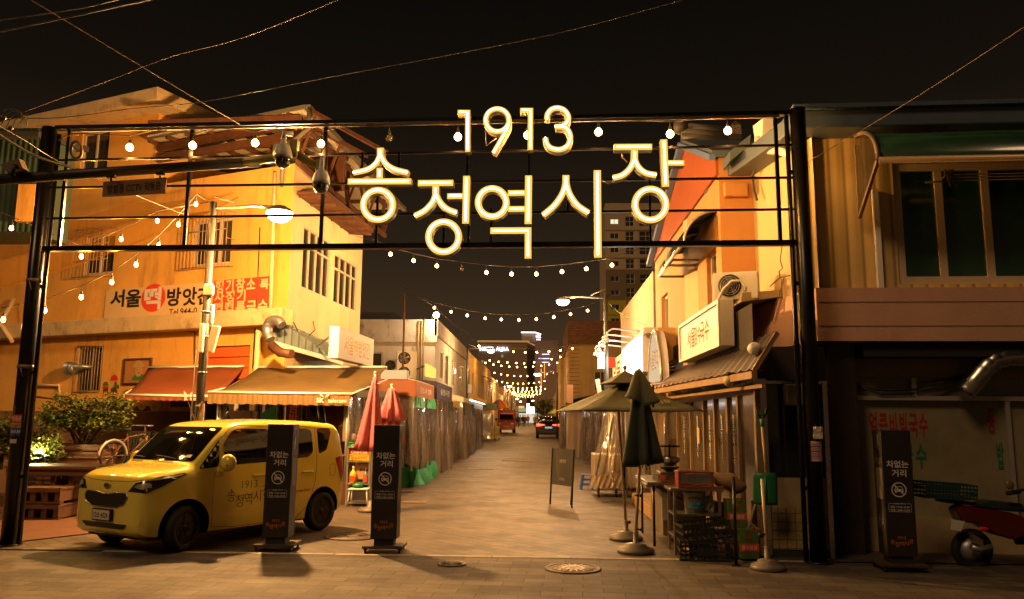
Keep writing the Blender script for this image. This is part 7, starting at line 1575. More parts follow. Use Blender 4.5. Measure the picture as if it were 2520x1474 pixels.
# ------------------------------------------------------------------ plants
M['leaf'] = mat('leaf', (.07, .10, .018), .55, 0, .5, 6); M['leaf2'] = mat('leaf_pale', (.12, .15, .025), .55, 0, .4, 6); M['bark'] = mat('bark', (.11, .07, .04), .85, 0, .3, 8)
def shrub(label, c, rx_, rz_, h0, stems, n, seed, ls=.06, cat='shrub', name='shrub', m='leaf'):
    """branching stems, each twig ending in a tuft of small leaves"""
    rg = random.Random(seed); o = thing(name, label, cat, c); b = MB(); lf = MB(); c = V(c); tips = []
    for s in range(stems):
        a = rg.uniform(0, 6.28); r_ = rg.uniform(.2, 1) ** .6 * rx_; top = c + V((math.cos(a) * r_, math.sin(a) * r_ * .7, h0 + rz_ * rg.uniform(.7, 2.0) * (1 - .35 * (r_ / rx_) ** 2)))
        p0 = c + V((rg.uniform(-.12, .12) * rx_, rg.uniform(-.1, .1), 0)); mid = lerp(p0, top, .5) + V((rg.uniform(-.1, .1), rg.uniform(-.1, .1), .05)); b.tube([p0, mid, top], [.014, .01, .004], 5)
        for k in range(4): t = rg.uniform(.45, 1); q = lerp(mid, top, (t - .45) / .55); e = q + V((rg.uniform(-1, 1), rg.uniform(-1, 1), rg.uniform(-.1, .7))) * rx_ * .28; b.tube([q, e], [.006, .002], 4); tips += [e, lerp(q, e, .5)]
        tips.append(top)
    for k in range(n):
        t = rg.choice(tips); q = t + V((rg.gauss(0, 1), rg.gauss(0, 1), rg.gauss(0, .7))) * .07; d = V((rg.uniform(-1, 1), rg.uniform(-1, 1), rg.uniform(-.6, .5))).normalized(); s = ls * rg.uniform(.6, 1.4); x = d.cross(UP).normalized() * s * .32
        lf.quad(q, q + d * s * .5 + x - UP * s * .05, q + d * s, q + d * s * .5 - x - UP * s * .05, m=0 if rg.random() < .6 else 1)
    b.build('stem', M['bark'], o); lf.build('foliage', [M['leaf'], M['leaf2']], o, keepn=True); return o
PX = lambda px, py, Y, z=0: V((at(px, py, Y).x, Y, z))
yP = 15.4
pa, pb = at(115, 1092, yP), at(243, 1092, yP); pz0, pz1 = .62, at(180, 1091, yP).z
pl = thing('planter_box', 'big slatted wooden planter box with a leafy shrub', 'planter', ((pa.x + pb.x) / 2, yP, .3)); b = MB(); wd_ = pb.x - pa.x
for k in range(4):
    z0, z1 = lerp(.62, pz1, k / 4), lerp(.62, pz1, (k + 1) / 4) - .02
    for y in (yP, yP + .7): b.box(((pa.x + pb.x) / 2, y, (z0 + z1) / 2), (wd_, .03, z1 - z0))
    for x in (pa.x, pb.x): b.box((x, yP + .35, (z0 + z1) / 2), (.03, .67, z1 - z0))
b.build('slats', M['wood'], pl); b = MB(); b.box(((pa.x + pb.x) / 2, yP + .35, pz1 - .06), (wd_ - .04, .64, .04)); b.build('soil', M['bark'], pl); b = MB(); b.box(((pa.x + pb.x) / 2, yP + .35, .31), (wd_ + .9, 1.0, .62)); b.build('plinth', M['wood'], pl)
shrub('dense leafy shrub growing in the slatted planter box', ((pa.x + pb.x) / 2, yP + .35, pz1 - .05), .85, .5, .15, 34, 5200, 4, .08)
shrub('taller shrub at left beside the gate post', PX(70, 1100, 16.4, .5), .6, .62, .25, 24, 3000, 9, .085)
shrub('bright spotlit low shrub beside the planter box', PX(98, 1140, 15.0, .62), .5, .3, .12, 20, 2400, 12, .075)
shrub('bushy shrub against the wall behind the van bonnet', PX(412, 1100, 17.2, .4), .5, .42, .2, 24, 2600, 21, .075)
shrub('leafy shrub at the far left edge behind the gate post', PX(5, 1050, 16.5, .6), .4, .55, .2, 16, 1800, 23, .08)
sl = thing('garden_spot', 'small garden spotlight shining into the low shrub', 'spotlight', PX(112, 1122, 14.7, .55)); c = PX(112, 1122, 14.7, at(112, 1122, 14.7).z); b = MB(); b.lathe([(.03, 0), (.05, .06), (.05, .09)], c, (-.6, .3, .6), 12, 0, False); b.tube([c, V((c.x, c.y, .45))], .012, 5); b.build('housing', M['matblack'], sl); MB().ball(c + V((-.03, .015, .035)), .035, n=8).build('lamp', M['lampw'], sl)
point('spot_light', c + V((-.1, -.05, .12)), 110, (1, .78, .28), .04, sl)
# distant street tree
def tree(label, c, h_, r_, seed, n=1500):
    rg = random.Random(seed); o = thing('street_tree', label, 'tree', c); b = MB(); c = V(c); top = c + UP * h_ * .75; b.tube([c, c + UP * h_ * .4, top], [.1, .07, .03], 7); lf = MB()
    cl_ = []
    for k in range(18):
        a = rg.uniform(0, 6.28); q = c + V((math.cos(a), math.sin(a), 0)) * rg.uniform(.2, 1) * r_ + UP * h_ * rg.uniform(.45, 1); b.tube([c + UP * h_ * rg.uniform(.3, .6), q], [.03, .008], 4); cl_.append(q)
    b.build('trunk', M['bark'], o)
    for k in range(n):
        q = rg.choice(cl_) + V((rg.gauss(0, .3), rg.gauss(0, .3), rg.gauss(0, .16))) * r_; d = V((rg.uniform(-1, 1), rg.uniform(-1, 1), rg.uniform(-.5, .5))).normalized() * .2; x = d.cross(UP).normalized() * .08; lf.quad(q, q + d * .5 + x, q + d, q + d * .5 - x, m=k % 2)
    lf.build('crown', [M['leaf'], M['leaf2']], o, keepn=True)
tree('small feathery street tree behind the black car', PX(1338, 1030, 84, gz(84)), 3.2, 1.0, 3)
# ------------------------------------------------------------------ benches, pallets, bicycle
tb = thing('timber_table', 'broad low timber table deck in front of the planter box', 'table', PX(150, 1200, 14.3)); z_ = .92
xa_, xb_ = at(38, 1148, 14).x, at(262, 1148, 14).x; zt2 = at(150, 1148, 14).z; b = MB()
for k in range(6): b.box(((xa_ + xb_) / 2, 13.75 + .15 * k, zt2), (xb_ - xa_, .14, .045))
b.build('top', M['wood'], tb); b = MB(); b.box(((xa_ + xb_) / 2, 13.74, zt2 - .08), (xb_ - xa_ - .05, .04, .12)); b.build('apron', M['wood'], tb)
for x in (xa_ + .1, xb_ - .5, (xa_ + xb_) / 2): b = MB(); b.box((x, 14.1, zt2 / 2 - .03), (.09, .6, zt2 - .05)); b.build('leg', M['wood'], tb)
M['pal'] = mat('pallet_wood', (.09, .04, .017), .7, 0, .35, 7, .3, 30)
for n_, (z0, lab) in enumerate(((.0, 'lower brown timber pallet of the stack by the gate post'), (.27, 'upper brown timber pallet of the stack by the gate post'))):
    o = thing('timber_pallet', lab, 'pallet', PX(105, 1260, 13.3, z0), 'stacked timber pallets'); x0_, x1_ = at(42, 1240, 13.3).x, at(150, 1240, 13.3).x; b = MB()
    for k in range(5): b.box(((x0_ + x1_) / 2, 13.36 + .2 * k, z0 + .245), (x1_ - x0_, .19, .03))
    for k in range(4): b.box((lerp(x0_ + .06, x1_ - .06, k / 3), 13.75, z0 + .135), (.09, .95, .19))
    b.box(((x0_ + x1_) / 2, 13.32, z0 + .02), (x1_ - x0_, .1, .03)); b.box(((x0_ + x1_) / 2, 13.26, z0 + .22), (x1_ - x0_, .03, .06)); b.box(((x0_ + x1_) / 2, 14.22, z0 + .02), (x1_ - x0_, .1, .03)); b.build('boards', M['pal'], o)
o = thing('timber_bench', 'low slatted timber bench beside the table, behind the van nose', 'bench', PX(220, 1230, 13.9)); x0_, x1_ = at(188, 1180, 14.6).x, at(262, 1180, 14.6).x; b = MB()
for k in range(3): b.box(((x0_ + x1_) / 2, 14.7 + .16 * k, .66), (x1_ - x0_ + .3, .15, .04))
b.build('seat', M['pal'], o); b = MB()
for x in (x0_, x1_ + .1): b.box((x, 14.85, .33), (.1, .45, .64))
b.build('leg', M['pal'], o)
bk = thing('bicycle', 'parked bicycle with pale mudguard between planter and van', 'bicycle', PX(275, 1150, 15.6)); Yb = 15.7
w1_, w2_ = PX(276, 1140, Yb, .36), PX(335, 1140, Yb + .5, .36); bu = (w2_ - w1_).normalized(); w2_ = w1_ + bu * .84; up_ = .42; off = UP * (at(276, 1120, Yb).z - .36 - .0)
lift = max(0, at(276, 1122, Yb).z - .36); w1_ += UP * lift; w2_ += UP * lift
for w_ in (w1_, w2_):
    b = MB(); b.tube([w_ + (bu * math.cos(k * .2244) + UP * math.sin(k * .2244)) * .27 for k in range(28)], .02, 6, closed=True); wh = b.build('wheel', M['rubber'], bk)
    b = MB()
    for k in range(12): b.tube([w_, w_ + (bu * math.cos(k * .5236) + UP * math.sin(k * .5236)) * .26], .003, 3)
    b.build('spokes', M['galv'], wh)
b = MB(); s_ = w1_ + bu * .3 + UP * .36; bb = w1_ + bu * .36; hd = w2_ - bu * .14 + UP * .42
for p_, q_ in ((w1_, s_), (w1_, bb), (bb, s_), (s_, hd), (bb, hd - UP * .12), (hd, w2_), (s_, s_ + UP * .12 - bu * .03), (hd, hd + UP * .16)): b.tube([p_, q_], .017, 6)
b.tube([w1_ - bu * .2 + UP * .3, w1_ + bu * .25 + UP * .32], .012, 5); b.build('frame', M['brownst'], bk)
b = MB(); b.tube([w1_ + (bu * math.cos(a * .1571) + UP * math.sin(a * .1571)) * .31 for a in range(21)], .025, 5); b.build('mudguard', M['alu'], bk)
b = MB(); b.ball(s_ + UP * .15 - bu * .03, .11, (1, .6, .35), 10); b.build('saddle', M['rubber'], bk); b = MB(); n_ = bu.cross(UP); h_ = hd + UP * .17; b.tube([h_ + n_ * .25 - bu * .15, h_ + n_ * .22, h_, h_ - n_ * .22, h_ - n_ * .25 - bu * .15], .014, 6); b.build('handlebar', M['galv'], bk)
o = thing('timber_platform', 'raised timber platform under the bicycle behind the van nose', 'platform', PX(290, 1160, 16)); b = MB(); b.box((w1_.x + .5, 16.0, (w1_.z - .27) / 2), (2.2, 1.3, w1_.z - .275)); b.build('boards', M['pal'], o)
o = thing('lattice_panel', 'black lattice rack leaning against the wall behind the bicycle', 'rack', PX(325, 1150, 17.4)); b = MB(); q0, q1 = at(291, 1145, 17.4), at(363, 1063, 17.6)
for k in range(9): x = lerp(q0.x, q1.x, k / 8); b.bar((x, 17.4, .2), (x, 17.7, q1.z), .03, .03)
for k in range(8): z2 = lerp(.3, q1.z, k / 7); b.bar((q0.x, 17.4 + .3 * k / 7, z2), (q1.x, 17.4 + .3 * k / 7, z2), .03, .03)
b.obox((q0.x, 17.72, .2), (q1.x - q0.x, 0, 0), (0, .02, 0), (0, 0, q1.z - .2)); b.build('slats', M['matblack'], o)
o = thing('wooden_stick', 'slim pale stick leaning beside the black lattice rack', 'stick', PX(350, 1140, 16.8)); b = MB(); b.tube([PX(342, 1150, 16.7, .6), at(362, 1073, 17.2)], .018, 6); b.build('shaft', M['woodl'], o)
o = thing('low_wall', 'brown rendered low garden wall at the left behind the shrubs', 'wall', PX(40, 1120, 18)); b = MB(); b.box((-11.5, 18.2, .35), (7, .25, .7)); b.build('masonry', M['dado'], o)
o = thing('wall_meter', 'dark electric meter box on the ochre wall by the lamp post', 'meter box', F1.sp(450, 990)); b = MB(); h = hp(F1, (436, 980), (476, 1002)); b.fbox(F1, h[0], h[1], h[2], h[3], .02, .22); b.build('case', M['brownst'], o, bev=.01)
# neighbour at far left
o = thing('neighbour_house', 'dark green tin sided house at the far left edge', 'house', PX(20, 900, 16)); b = MB(); q0 = at(-80, 330, 15.5); q1 = at(96, 315, 15.5)
zq = at(40, 570, 15.5).z; b.obox((q0.x - 4, 15.5, zq), (at(92, 450, 15.5).x - q0.x + 4, 0, 0), (0, 1.2, 0), (0, 0, q1.z - zq)); b.build('wall', wave('dark_green_tin', (.03, .06, .045), (.01, .02, .015), 2.6, 'X', .5, 0, .6), o)
b = MB(); b.obox((at(40, 545, 15.4).x, 15.35, at(40, 545, 15.4).z), (at(83, 545, 15.4).x - at(40, 545, 15.4).x, 0, 0), (0, .14, 0), (0, 0, at(40, 455, 15.4).z - at(40, 545, 15.4).z)); b.build('lit_panel', M['wallL'], o)
b = MB(); b.obox((q0.x - 4.2, 15.2, q1.z - .3), (at(96, 315, 15.2).x - q0.x + 4.2, 0, 0), (0, 1.8, .3), (0, 0, .12)); b.build('roof', M['matblack'], o)
# ------------------------------------------------------------------ right side clutter
M['olgreen'] = mat('sage_canvas', (.10, .105, .06), .75, 0, .15, 2, .2, 25, dirt=.25); M['dkgreen'] = mat('dark_green_canvas', (.032, .046, .032), .75, 0, .2, 2, .2, 25)
M['polew'] = mat('cream_pole', (.5, .40, .25), .45, .1, .12, 6, dirt=.3); M['worn'] = mat('worn_wood', (.30, .19, .09), .7, 0, .3, 7, .3, 30, dirt=.4)
M['inox'] = mat('scuffed_stainless', (.40, .36, .30), .35, .9, .2, 5, dirt=.5, dc=(.12, .08, .05), streak=0)
dk = thing('timber_deck', 'low plank deck along the noodle shop doors', 'deck', (2.4, 14, 0)); b = MB()
for k in range(7): b.box((2.03 + .12 * k, 14.0, .215), (.112, 6.5, .03))
b.build('planks', M['worn'], dk); b = MB(); b.box((1.96, 14.0, .12), (.03, 6.56, .2)); b.box((2.4, 10.74, .12), (.9, .03, .2)); b.build('skirt', mat('deck_edge', (.36, .22, .09), .65, 0, .25, 6, dirt=.35), dk)
def parasol_base(par, c, m='grey', r_=.24): b = MB(); b.lathe([(r_, 0), (r_ * 1.02, .03), (r_ * .95, .06), (r_ * .62, .08), (r_ * .58, .11), (r_ * .28, .125), (.035, .13), (.035, .26), (.03, .27)], c, UP, 26); b.build('base', M[m], par)
# open square parasol
c0 = gr(1541, 1328); pt = at(1521, 1000, 12.3); op = thing('open_parasol', 'open square sage green parasol with pale market lettering at right', 'parasol', c0)
parasol_base(op, c0); b = MB(); b.tube([c0 + UP * .2, pt, pt + (pt - c0) * .17], .021, 8); b.build('pole', M['polew'], op)
b = MB()
for z_ in (.72, .25): q = c0 + (pt - c0) * (z_ / pt.z); b.tube([q, q + V((.05, -.03, 0))], .014, 6); b.ball(q + V((.06, -.035, 0)), .024, n=8)
b.build('clamp_knob', M['matblack'], op)
pc = V((1.30, 12.25, 2.30)); hwid = .89; ang = R(11); cr_ = [pc + Matrix.Rotation(ang, 3, 'Z') @ V((sx_ * hwid, sy_ * hwid, -.44)) for sx_, sy_ in ((-1, -1), (1, -1), (1, 1), (-1, 1))]
for i in range(4):
    a, b_ = cr_[i], cr_[(i + 1) % 4]; b = MB()
    b.grid(lambda u_, v_: lerp(lerp(pc, a, v_ / 8), lerp(pc, b_, v_ / 8), u_ / 8) - UP * (.05 * math.sin(math.pi * v_ / 8) * math.sin(math.pi * u_ / 8) + .0), 8, 8); po_ = b.build('canopy_panel', M['olgreen'], op, solid=.008)
    b = MB(); b.tube([lerp(pc, a, .05) - UP * .03, a - UP * .015], .012, 5); b.build('rib', M['woodl'], op)
b = MB(); t_ = pc + UP * .17
for i in range(4): a, b_ = lerp(pc, cr_[i], .36) + UP * .13, lerp(pc, cr_[(i + 1) % 4], .36) + UP * .13; b.quad(t_, a, b_)
b.build('vent_cap', M['olgreen'], op, solid=.008); b = MB(); b.tube([pc, t_ + UP * .04], .02, 6); b.ball(t_ + UP * .05, .035, n=8); b.build('finial', M['woodl'], op)
a, b_ = cr_[0], cr_[1]; u = (b_ - a).normalized(); v = (pc - (a + b_) / 2).normalized(); n_ = u.cross(v); q = (a + b_) / 2 + v * .24 + n_ * .035 + u * .15
b = MB(); b.text('1913', q + v * .10, u, v, .2, .085, 0, 0)
for ch_, dx, dz in SYL: b.text(ch_, q + u * dx * .85 + v * (-.03 + dz * .6), u, v, .115, .115, 0, .004)
b.build('lettering', mat('faded_print', (.42, .36, .2), .7, 0, 0), op)
# closed dark parasol
def cloak(par, c, z1, z0, r1, r0, m, seed, folds, name, hemamp, ysc=.8):
    b = MB(); rg = random.Random(seed); ph = rg.uniform(0, 6)
    def P(i, j):
        a_ = 2 * math.pi * i / 48; h_ = j / 12; r_ = lerp(r1, r0, h_ ** .75) * (1 + .42 * math.sin(folds * a_ + ph + .7 * h_) * (.25 + h_) + .10 * math.sin(2 * a_ + 1.3))
        return V((c.x + r_ * math.cos(a_) + .04 * h_ * math.sin(seed), c.y + ysc * r_ * math.sin(a_), lerp(z1, z0, h_) + hemamp * math.sin(2 * a_ + seed) * h_ ** 5))
    b.grid(P, 48, 12); return b.build(name, m, par, solid=.008)
c1 = gr(1565, 1360); cp_ = thing('closed_parasol', 'closed dark green parasol in front of the open one', 'parasol', c1); parasol_base(cp_, c1)
zt_c, zh = at(1570, 915, c1.y).z, at(1570, 1140, c1.y).z; cc = V((at(1574, 1000, c1.y).x, c1.y, 0)); b = MB(); b.tube([c1 + UP * .2, V((cc.x, c1.y, 1.3)), V((cc.x, c1.y, zt_c))], .021, 8); b.ball((cc.x, c1.y, zt_c + .02), .03, n=8); b.build('pole', M['polew'], cp_)
b = MB()
for z_ in (.74, .3): b.tube([c1 + UP * z_, c1 + V((.06, -.03, z_))], .014, 6); b.ball(c1 + V((.07, -.035, z_)), .024, n=8)
b.build('clamp_knob', M['matblack'], cp_)
cloak(cp_, cc, zt_c - .02, zh, .03, .19, M['dkgreen'], 3, 5, 'canopy', .045); cloak(cp_, cc + V((-.02, -.02, 0)), zt_c + .02, zt_c - .40, .03, .17, M['olgreen'], 7, 3, 'vent_cap', .06)
b = MB(); b.box((cc.x + .18, c1.y - .02, zt_c - .33), (.03, .02, .3)); b.build('red_tag', M['brownst'], cp_)
b = MB()
for k in range(4): b.tube([V((cc.x + .04 * k - .06, c1.y, zh + .1)), V((cc.x + .05 * k - .07, c1.y, zh - .06 - .03 * (k % 2)))], .01, 5)
b.build('rib', M['woodl'], cp_)
# third base with a pole, shovel and stick
c2 = gr(1890, 1402); o = thing('parasol_stand', 'concrete parasol stand with short cream pole beside the green shovel', 'parasol stand', c2); parasol_base(o, c2, 'grey', .2); b = MB(); b.tube([c2 + UP * .2, at(1875, 1178, c2.y + .05)], .02, 8); b.build('pole', M['polew'], o); b = MB(); q = at(1881, 1315, c2.y); b.tube([q, q + V((-.06, -.04, 0))], .014, 6); b.ball(q + V((-.06, -.04, 0)), .026, n=8); b.build('clamp_knob', M['matblack'], o)
sv = thing('snow_shovel', 'green plastic snow shovel standing upside down against the steel trim', 'shovel', gr(1880, 1385)); Ys = 10.35; b = MB(); h = [at(1860, 1165, Ys), at(1905, 1163, Ys), at(1912, 1180, Ys), at(1911, 1232, Ys), at(1903, 1242, Ys), at(1851, 1240, Ys), at(1851, 1225, Ys), at(1855, 1180, Ys)]
s0_, s1_ = h[5], h[1]
b.grid(lambda i, j: V((lerp(at(1853, 1200, Ys).x, at(1912, 1200, Ys).x, (i / 10)) , Ys - .05 * math.sin(math.pi * i / 10) - .02 * (j / 8), lerp(at(1880, 1242, Ys).z, at(1880, 1163, Ys).z - (.05 if i in (0, 10) else 0), j / 8))), 10, 8); b.build('blade', M['green'], sv, solid=.008)
b = MB(); b.tube([at(1883, 1235, Ys - .07), at(1883, 1170, Ys - .06)], .02, 8); b.tube([at(1886, 1165, Ys - .04), at(1876, 1050, Ys + .15)], .019, 8, 1); b.tube([at(1876, 1050, Ys + .15), at(1875, 1030, Ys + .17)], .024, 8)
b.tube([at(1875, 1032, Ys + .17), at(1865, 1020, Ys + .18), at(1862, 1003, Ys + .18)], .017, 6, 2); b.tube([at(1875, 1032, Ys + .17), at(1883, 1020, Ys + .18), at(1889, 1002, Ys + .18)], .017, 6, 2); b.tube([at(1865, 1020, Ys + .18), at(1883, 1020, Ys + .18)], .014, 6); b.build('handle', [M['green'], M['woodl'], M['matblack']], sv)
o = thing('wooden_stick', 'pale stick propped diagonally below the green shovel', 'stick', gr(1822, 1368)); b = MB(); b.tube([gr(1822, 1370) + UP * .01, at(1858, 1242, 10.3)], .014, 6); b.build('shaft', M['polew'], o)
o = thing('iron_rod', 'dark upright iron rod beside the black crates', 'post', gr(1812, 1390)); c = gr(1812, 1392); b = MB(); b.tube([c, V((c.x, c.y, at(1814, 1173, c.y).z))], .02, 8); b.lathe([(.06, 0), (.06, .01)], c, UP, 10); b.build('rod', M['blackmetal'], o)
# stainless shelf table
TY0, TY1 = 10.75, 11.3; tx0, tx1 = at(1655, 1195, TY0).x, at(1776, 1200, TY0).x; tz = at(1720, 1203, TY0).z
wt = thing('work_table', 'stainless shelf table in front of the shop doors', 'table', ((tx0 + tx1) / 2, 11, 0)); b = MB(); b.box(((tx0 + tx1) / 2, (TY0 + TY1) / 2, tz - .015), (tx1 - tx0 + .06, TY1 - TY0, .035)); b.build('top', M['inox'], wt, bev=.005)
for n_, z_ in (('shelf', tz * .60), ('shelf', tz * .27)): b = MB(); b.box(((tx0 + tx1) / 2, (TY0 + TY1) / 2, z_), (tx1 - tx0 - .03, TY1 - TY0 - .04, .025)); b.build(n_, M['inox'], wt)
for x in (tx0 + .03, tx1 - .03):
    for y in (TY0 + .03, TY1 - .03): b = MB(); b.box((x, y, (tz - .03) / 2), (.036, .036, tz - .035)); b.build('leg', M['inox'], wt)
# gas table behind
g0, g1_ = at(1562, 1168, 12.6).x, at(1650, 1180, 12.0).x; gt = thing('gas_table', 'stainless gas cooking table between the parasol pole and the shelf table', 'table', (1.95, 12.2, 0)); gz_ = at(1610, 1178, 12.1).z; b = MB(); b.box((1.93, 12.15, gz_ - .02), (.86, 1.5, .04)); b.box((1.54, 11.7, gz_ - .05), (.1, .5, .04)); b.build('top', M['inox'], gt, bev=.006)
b = MB(); b.box((2.02, 12.1, gz_ * .52), (.6, 1.2, gz_ * .72)); b.build('cabinet', mat('grimy_steel', (.30, .25, .18), .45, .7, .3, 3, dirt=.7, streak=2), gt, bev=.01)
for x in (1.6, 2.3):
    for y in (11.5, 12.8): b = MB(); b.tube([(x, y, 0), (x, y, gz_ - .04)], .02, 6); b.build('leg', M['blackmetal'], gt)
b = MB(); b.bar((1.62, 11.42, gz_ - .06), (2.25, 11.4, gz_ - .36), .03, .03); b.build('brace', M['brownst'], gt)
b = MB(); b.quad(*[V((1.7 + x, 11.42, gz_ - .1 - z_)) for x, z_ in ((0, 0), (.07, .02), (.09, .4), (.0, .42))]); b.build('hanging_cloth', M['paper'], gt, solid=.01)
st = thing('gas_burner', 'grey gas burner with tall handles beside the stock pot', 'burner', (2.15, 12.0, gz_)); c = V((at(1648, 1150, 11.9).x, 11.9, gz_)); b = MB(); b.box(c + UP * .06, (.34, .4, .12)); b.build('body', M['grey'], st, bev=.01); b = MB(); b.lathe([(.05, .12), (.13, .17), (.14, .19)], c, UP, 14); b.build('ring', M['matblack'], st)
b = MB(); b.tube([c + V((-.13, 0, .48)), c + V((.15, 0, .48))], .016, 6); b.tube([c + V((.0, 0, .3)), c + V((0, 0, .52))], .014, 6); b.build('press_handle', M['blackmetal'], st)
o = thing('steel_bowl', 'shallow stainless bowl on the gas burner', 'bowl', c + UP * .2); b = MB(); b.lathe([(.06, .20), (.13, .26), (.15, .33), (.155, .33), (.14, .26), (.05, .215)], c, UP, 22); b.build('bowl', M['steel'], o)
o = thing('tray', 'stainless tray with glinting rim at the left end of the gas table', 'tray', (1.8, 11.7, gz_)); b = MB(); b.box((1.88, 11.6, gz_ + .02), (.44, .36, .03), rz=.15); b.box((1.88, 11.44, gz_ + .06), (.46, .02, .09), rz=.15); b.box((1.66, 11.6, gz_ + .06), (.02, .34, .09), rz=.15); b.build('pan', M['steel'], o)
o = thing('steel_pan', 'flat round steel pan behind the red griddle box', 'pan', (2.1, 11.5, gz_)); b = MB(); b.lathe([(.15, 0), (.17, .05), (.165, .05), (.145, .01)], (2.16, 11.5, gz_ + .0), UP, 20); b.build('pan', M['steel'], o)
# red griddle box
rx0, rx1 = at(1667, 1170, 10.95).x, at(1752, 1170, 10.95).x; gbz = tz + .004; o = thing('griddle_box', 'red framed box with glass front on the shelf table', 'box', ((rx0 + rx1) / 2, 10.95, gbz)); W_g = rx1 - rx0; b = MB()
b.box(((rx0 + rx1) / 2, 11.0, gbz + .02), (W_g, .32, .04)); b.box(((rx0 + rx1) / 2, 11.0, gbz + .2), (W_g + .02, .34, .025))
for x in (rx0 + .01, rx1 - .01): b.box((x, 11.0, gbz + .115), (.02, .32, .14))
b.build('frame', mat('red_wood', (.28, .05, .025), .4, 0, .2, 5), o, bev=.004); b = MB(); b.box(((rx0 + rx1) / 2, 10.86, gbz + .115), (W_g - .06, .01, .13)); b.build('front_pane', M['steel'], o)
o = thing('red_tray', 'flat dark red tray under the griddle box', 'tray', (rx0 + .2, 10.83, gbz)); b = MB(); b.box((rx0 + .32, 10.80, gbz + .012), (.5, .09, .02)); b.build('tray', bpy.data.materials['red_wood'], o)
# bucket
bc = V((at(1708, 1245, 10.95).x, 10.97, tz * .60 + .014)); o = thing('plastic_bucket', 'white plastic bucket with teal wave print on the middle shelf', 'bucket', bc); b = MB(); b.lathe([(.115, 0), (.132, .24), (.138, .24), (.138, .265), (.12, .268)], bc, UP, 26); b.build('pail', M['whitep'], o)
def wrap(mb, body, z_, w_, h_, a0, bold=.02, r_=.137):
    vs, fs, bw, bh = text_mesh(body, bold); mb.add([bc + V((r_ * math.sin(a0 + x / bw * w_ / r_), -r_ * math.cos(a0 + x / bw * w_ / r_), z_ + y / bh * h_)) for x, y in vs], fs)
b = MB(); wrap(b, 'SSANG MA BOND', .195, .2, .024, .05); b.build('lettering', M['ink'], o)
b = MB(); tl_ = mat('teal_print', (.04, .26, .30), .5)
for i in range(3):
    for j in range(2):
        for rr_ in (.05, .036, .022):
            ac = -.45 + .36 * i + (.18 if j else 0); b.tube([bc + V((.136 * math.sin(ac + rr_ * math.cos(t * .349) / .136), -.136 * math.cos(ac + rr_ * math.cos(t * .349) / .136), .055 + .045 * j + rr_ * math.sin(t * .349))) for t in range(10)], .004, 4)
b.build('wave_print', tl_, o)
b = MB(); b.tube([bc + V((-.14, 0, .24)), bc + V((-.1, -.12, .14)), bc + V((.02, -.16, .12)), bc + V((.12, -.1, .18)), bc + V((.14, 0, .24))], .004, 4); b.build('bail', M['galv'], o)
o = thing('paper_bag', 'crumpled white paper bag beside the bucket', 'bag', bc + V((.2, 0, 0))); random.seed(8); b = MB(); b.ball(bc + V((.21, .03, .1)), .1, (.8, .7, 1.1), 8); b.v = [tuple(V(q) + V((random.uniform(-.02, .02), random.uniform(-.02, .02), random.uniform(-.02, .02)))) for q in b.v]; b.sm = [False] * len(b.sm); b.build('bag', M['paper'], o)
# oil cans
M['can'] = mat('green_tin', (.12, .20, .05), .4, .3, .2, 4, dirt=.3)
def can(px, py, Y, z0, label, m, body='콩식용유'):
    c = V((at(px, py, Y).x, Y, z0)); o = thing('oil_can', label, 'oil can', c, 'square oil cans by the shelf table'); MB().box(c + UP * .175, (.235, .235, .35)).build('tin', m, o, bev=.008)
    b = MB(); b.box(c + V((0, -.119, .14)), (.236, .003, .09)); b.build('red_band', M['redsign'], o); b = MB(); b.text(body, c + V((0, -.122, .14)), (1, 0, 0), UP, .19, .06, 0, .02); b.build('lettering', M['letterw'], o)
    b = MB(); b.lathe([(.025, .35), (.025, .375)], c + V((.07, -.05, 0)), UP, 10); b.prism([c + V((.03 * math.cos(k), -.1195, .27 + .03 * math.sin(k))) for k in range(6)], V((0, -.002, 0))); b.build('cap', M['red'], o)
can(1837, 1300, 10.45, .03, 'lower green oil can with red band standing on the ground', M['can']); can(1808, 1250, 10.75, .37, 'upper green oil can with red band, raised on a board', M['can']); can(1786, 1300, 10.75, .0, 'pale oil can with red band half hidden under the upper one', mat('pale_tin', (.45, .36, .22), .45, .2, .15))
o = thing('wooden_board', 'plank shelf carrying the upper oil can', 'board', (2.7, 10.75, .36)); b = MB(); b.box((at(1805, 1280, 10.75).x, 10.72, .355), (.6, .3, .025)); b.box((at(1848, 1330, 10.6).x + .1, 10.75, .18), (.03, .28, .34)); b.build('plank', M['worn'], o)
o = thing('grain_sack', 'slumped brown sack lying beside the shelf table', 'sack', at(1795, 1190, 11.2)); b = MB(); random.seed(4); c = at(1795, 1188, 11.2); b.ball(c, .2, (1.25, .7, .6), 16); Mx = Matrix.Rotation(R(22), 3, 'Y'); b.v = [tuple(c + Mx @ (V(q) - c) + V((0, 0, .02 * math.sin(q[0] * 25)))) for q in b.v]; b.build('sack', mat('sackcloth', (.30, .19, .10), .85, 0, .15, 4, .3, 60), o)
o = thing('crate_stack_box', 'brown carton under the sack behind the oil cans', 'box', (2.5, 11.4, .3)); b = MB(); b.box((at(1790, 1230, 11.35).x, 11.4, .32), (.42, .3, .62)); b.build('carton', bpy.data.materials['cardboard'], o)
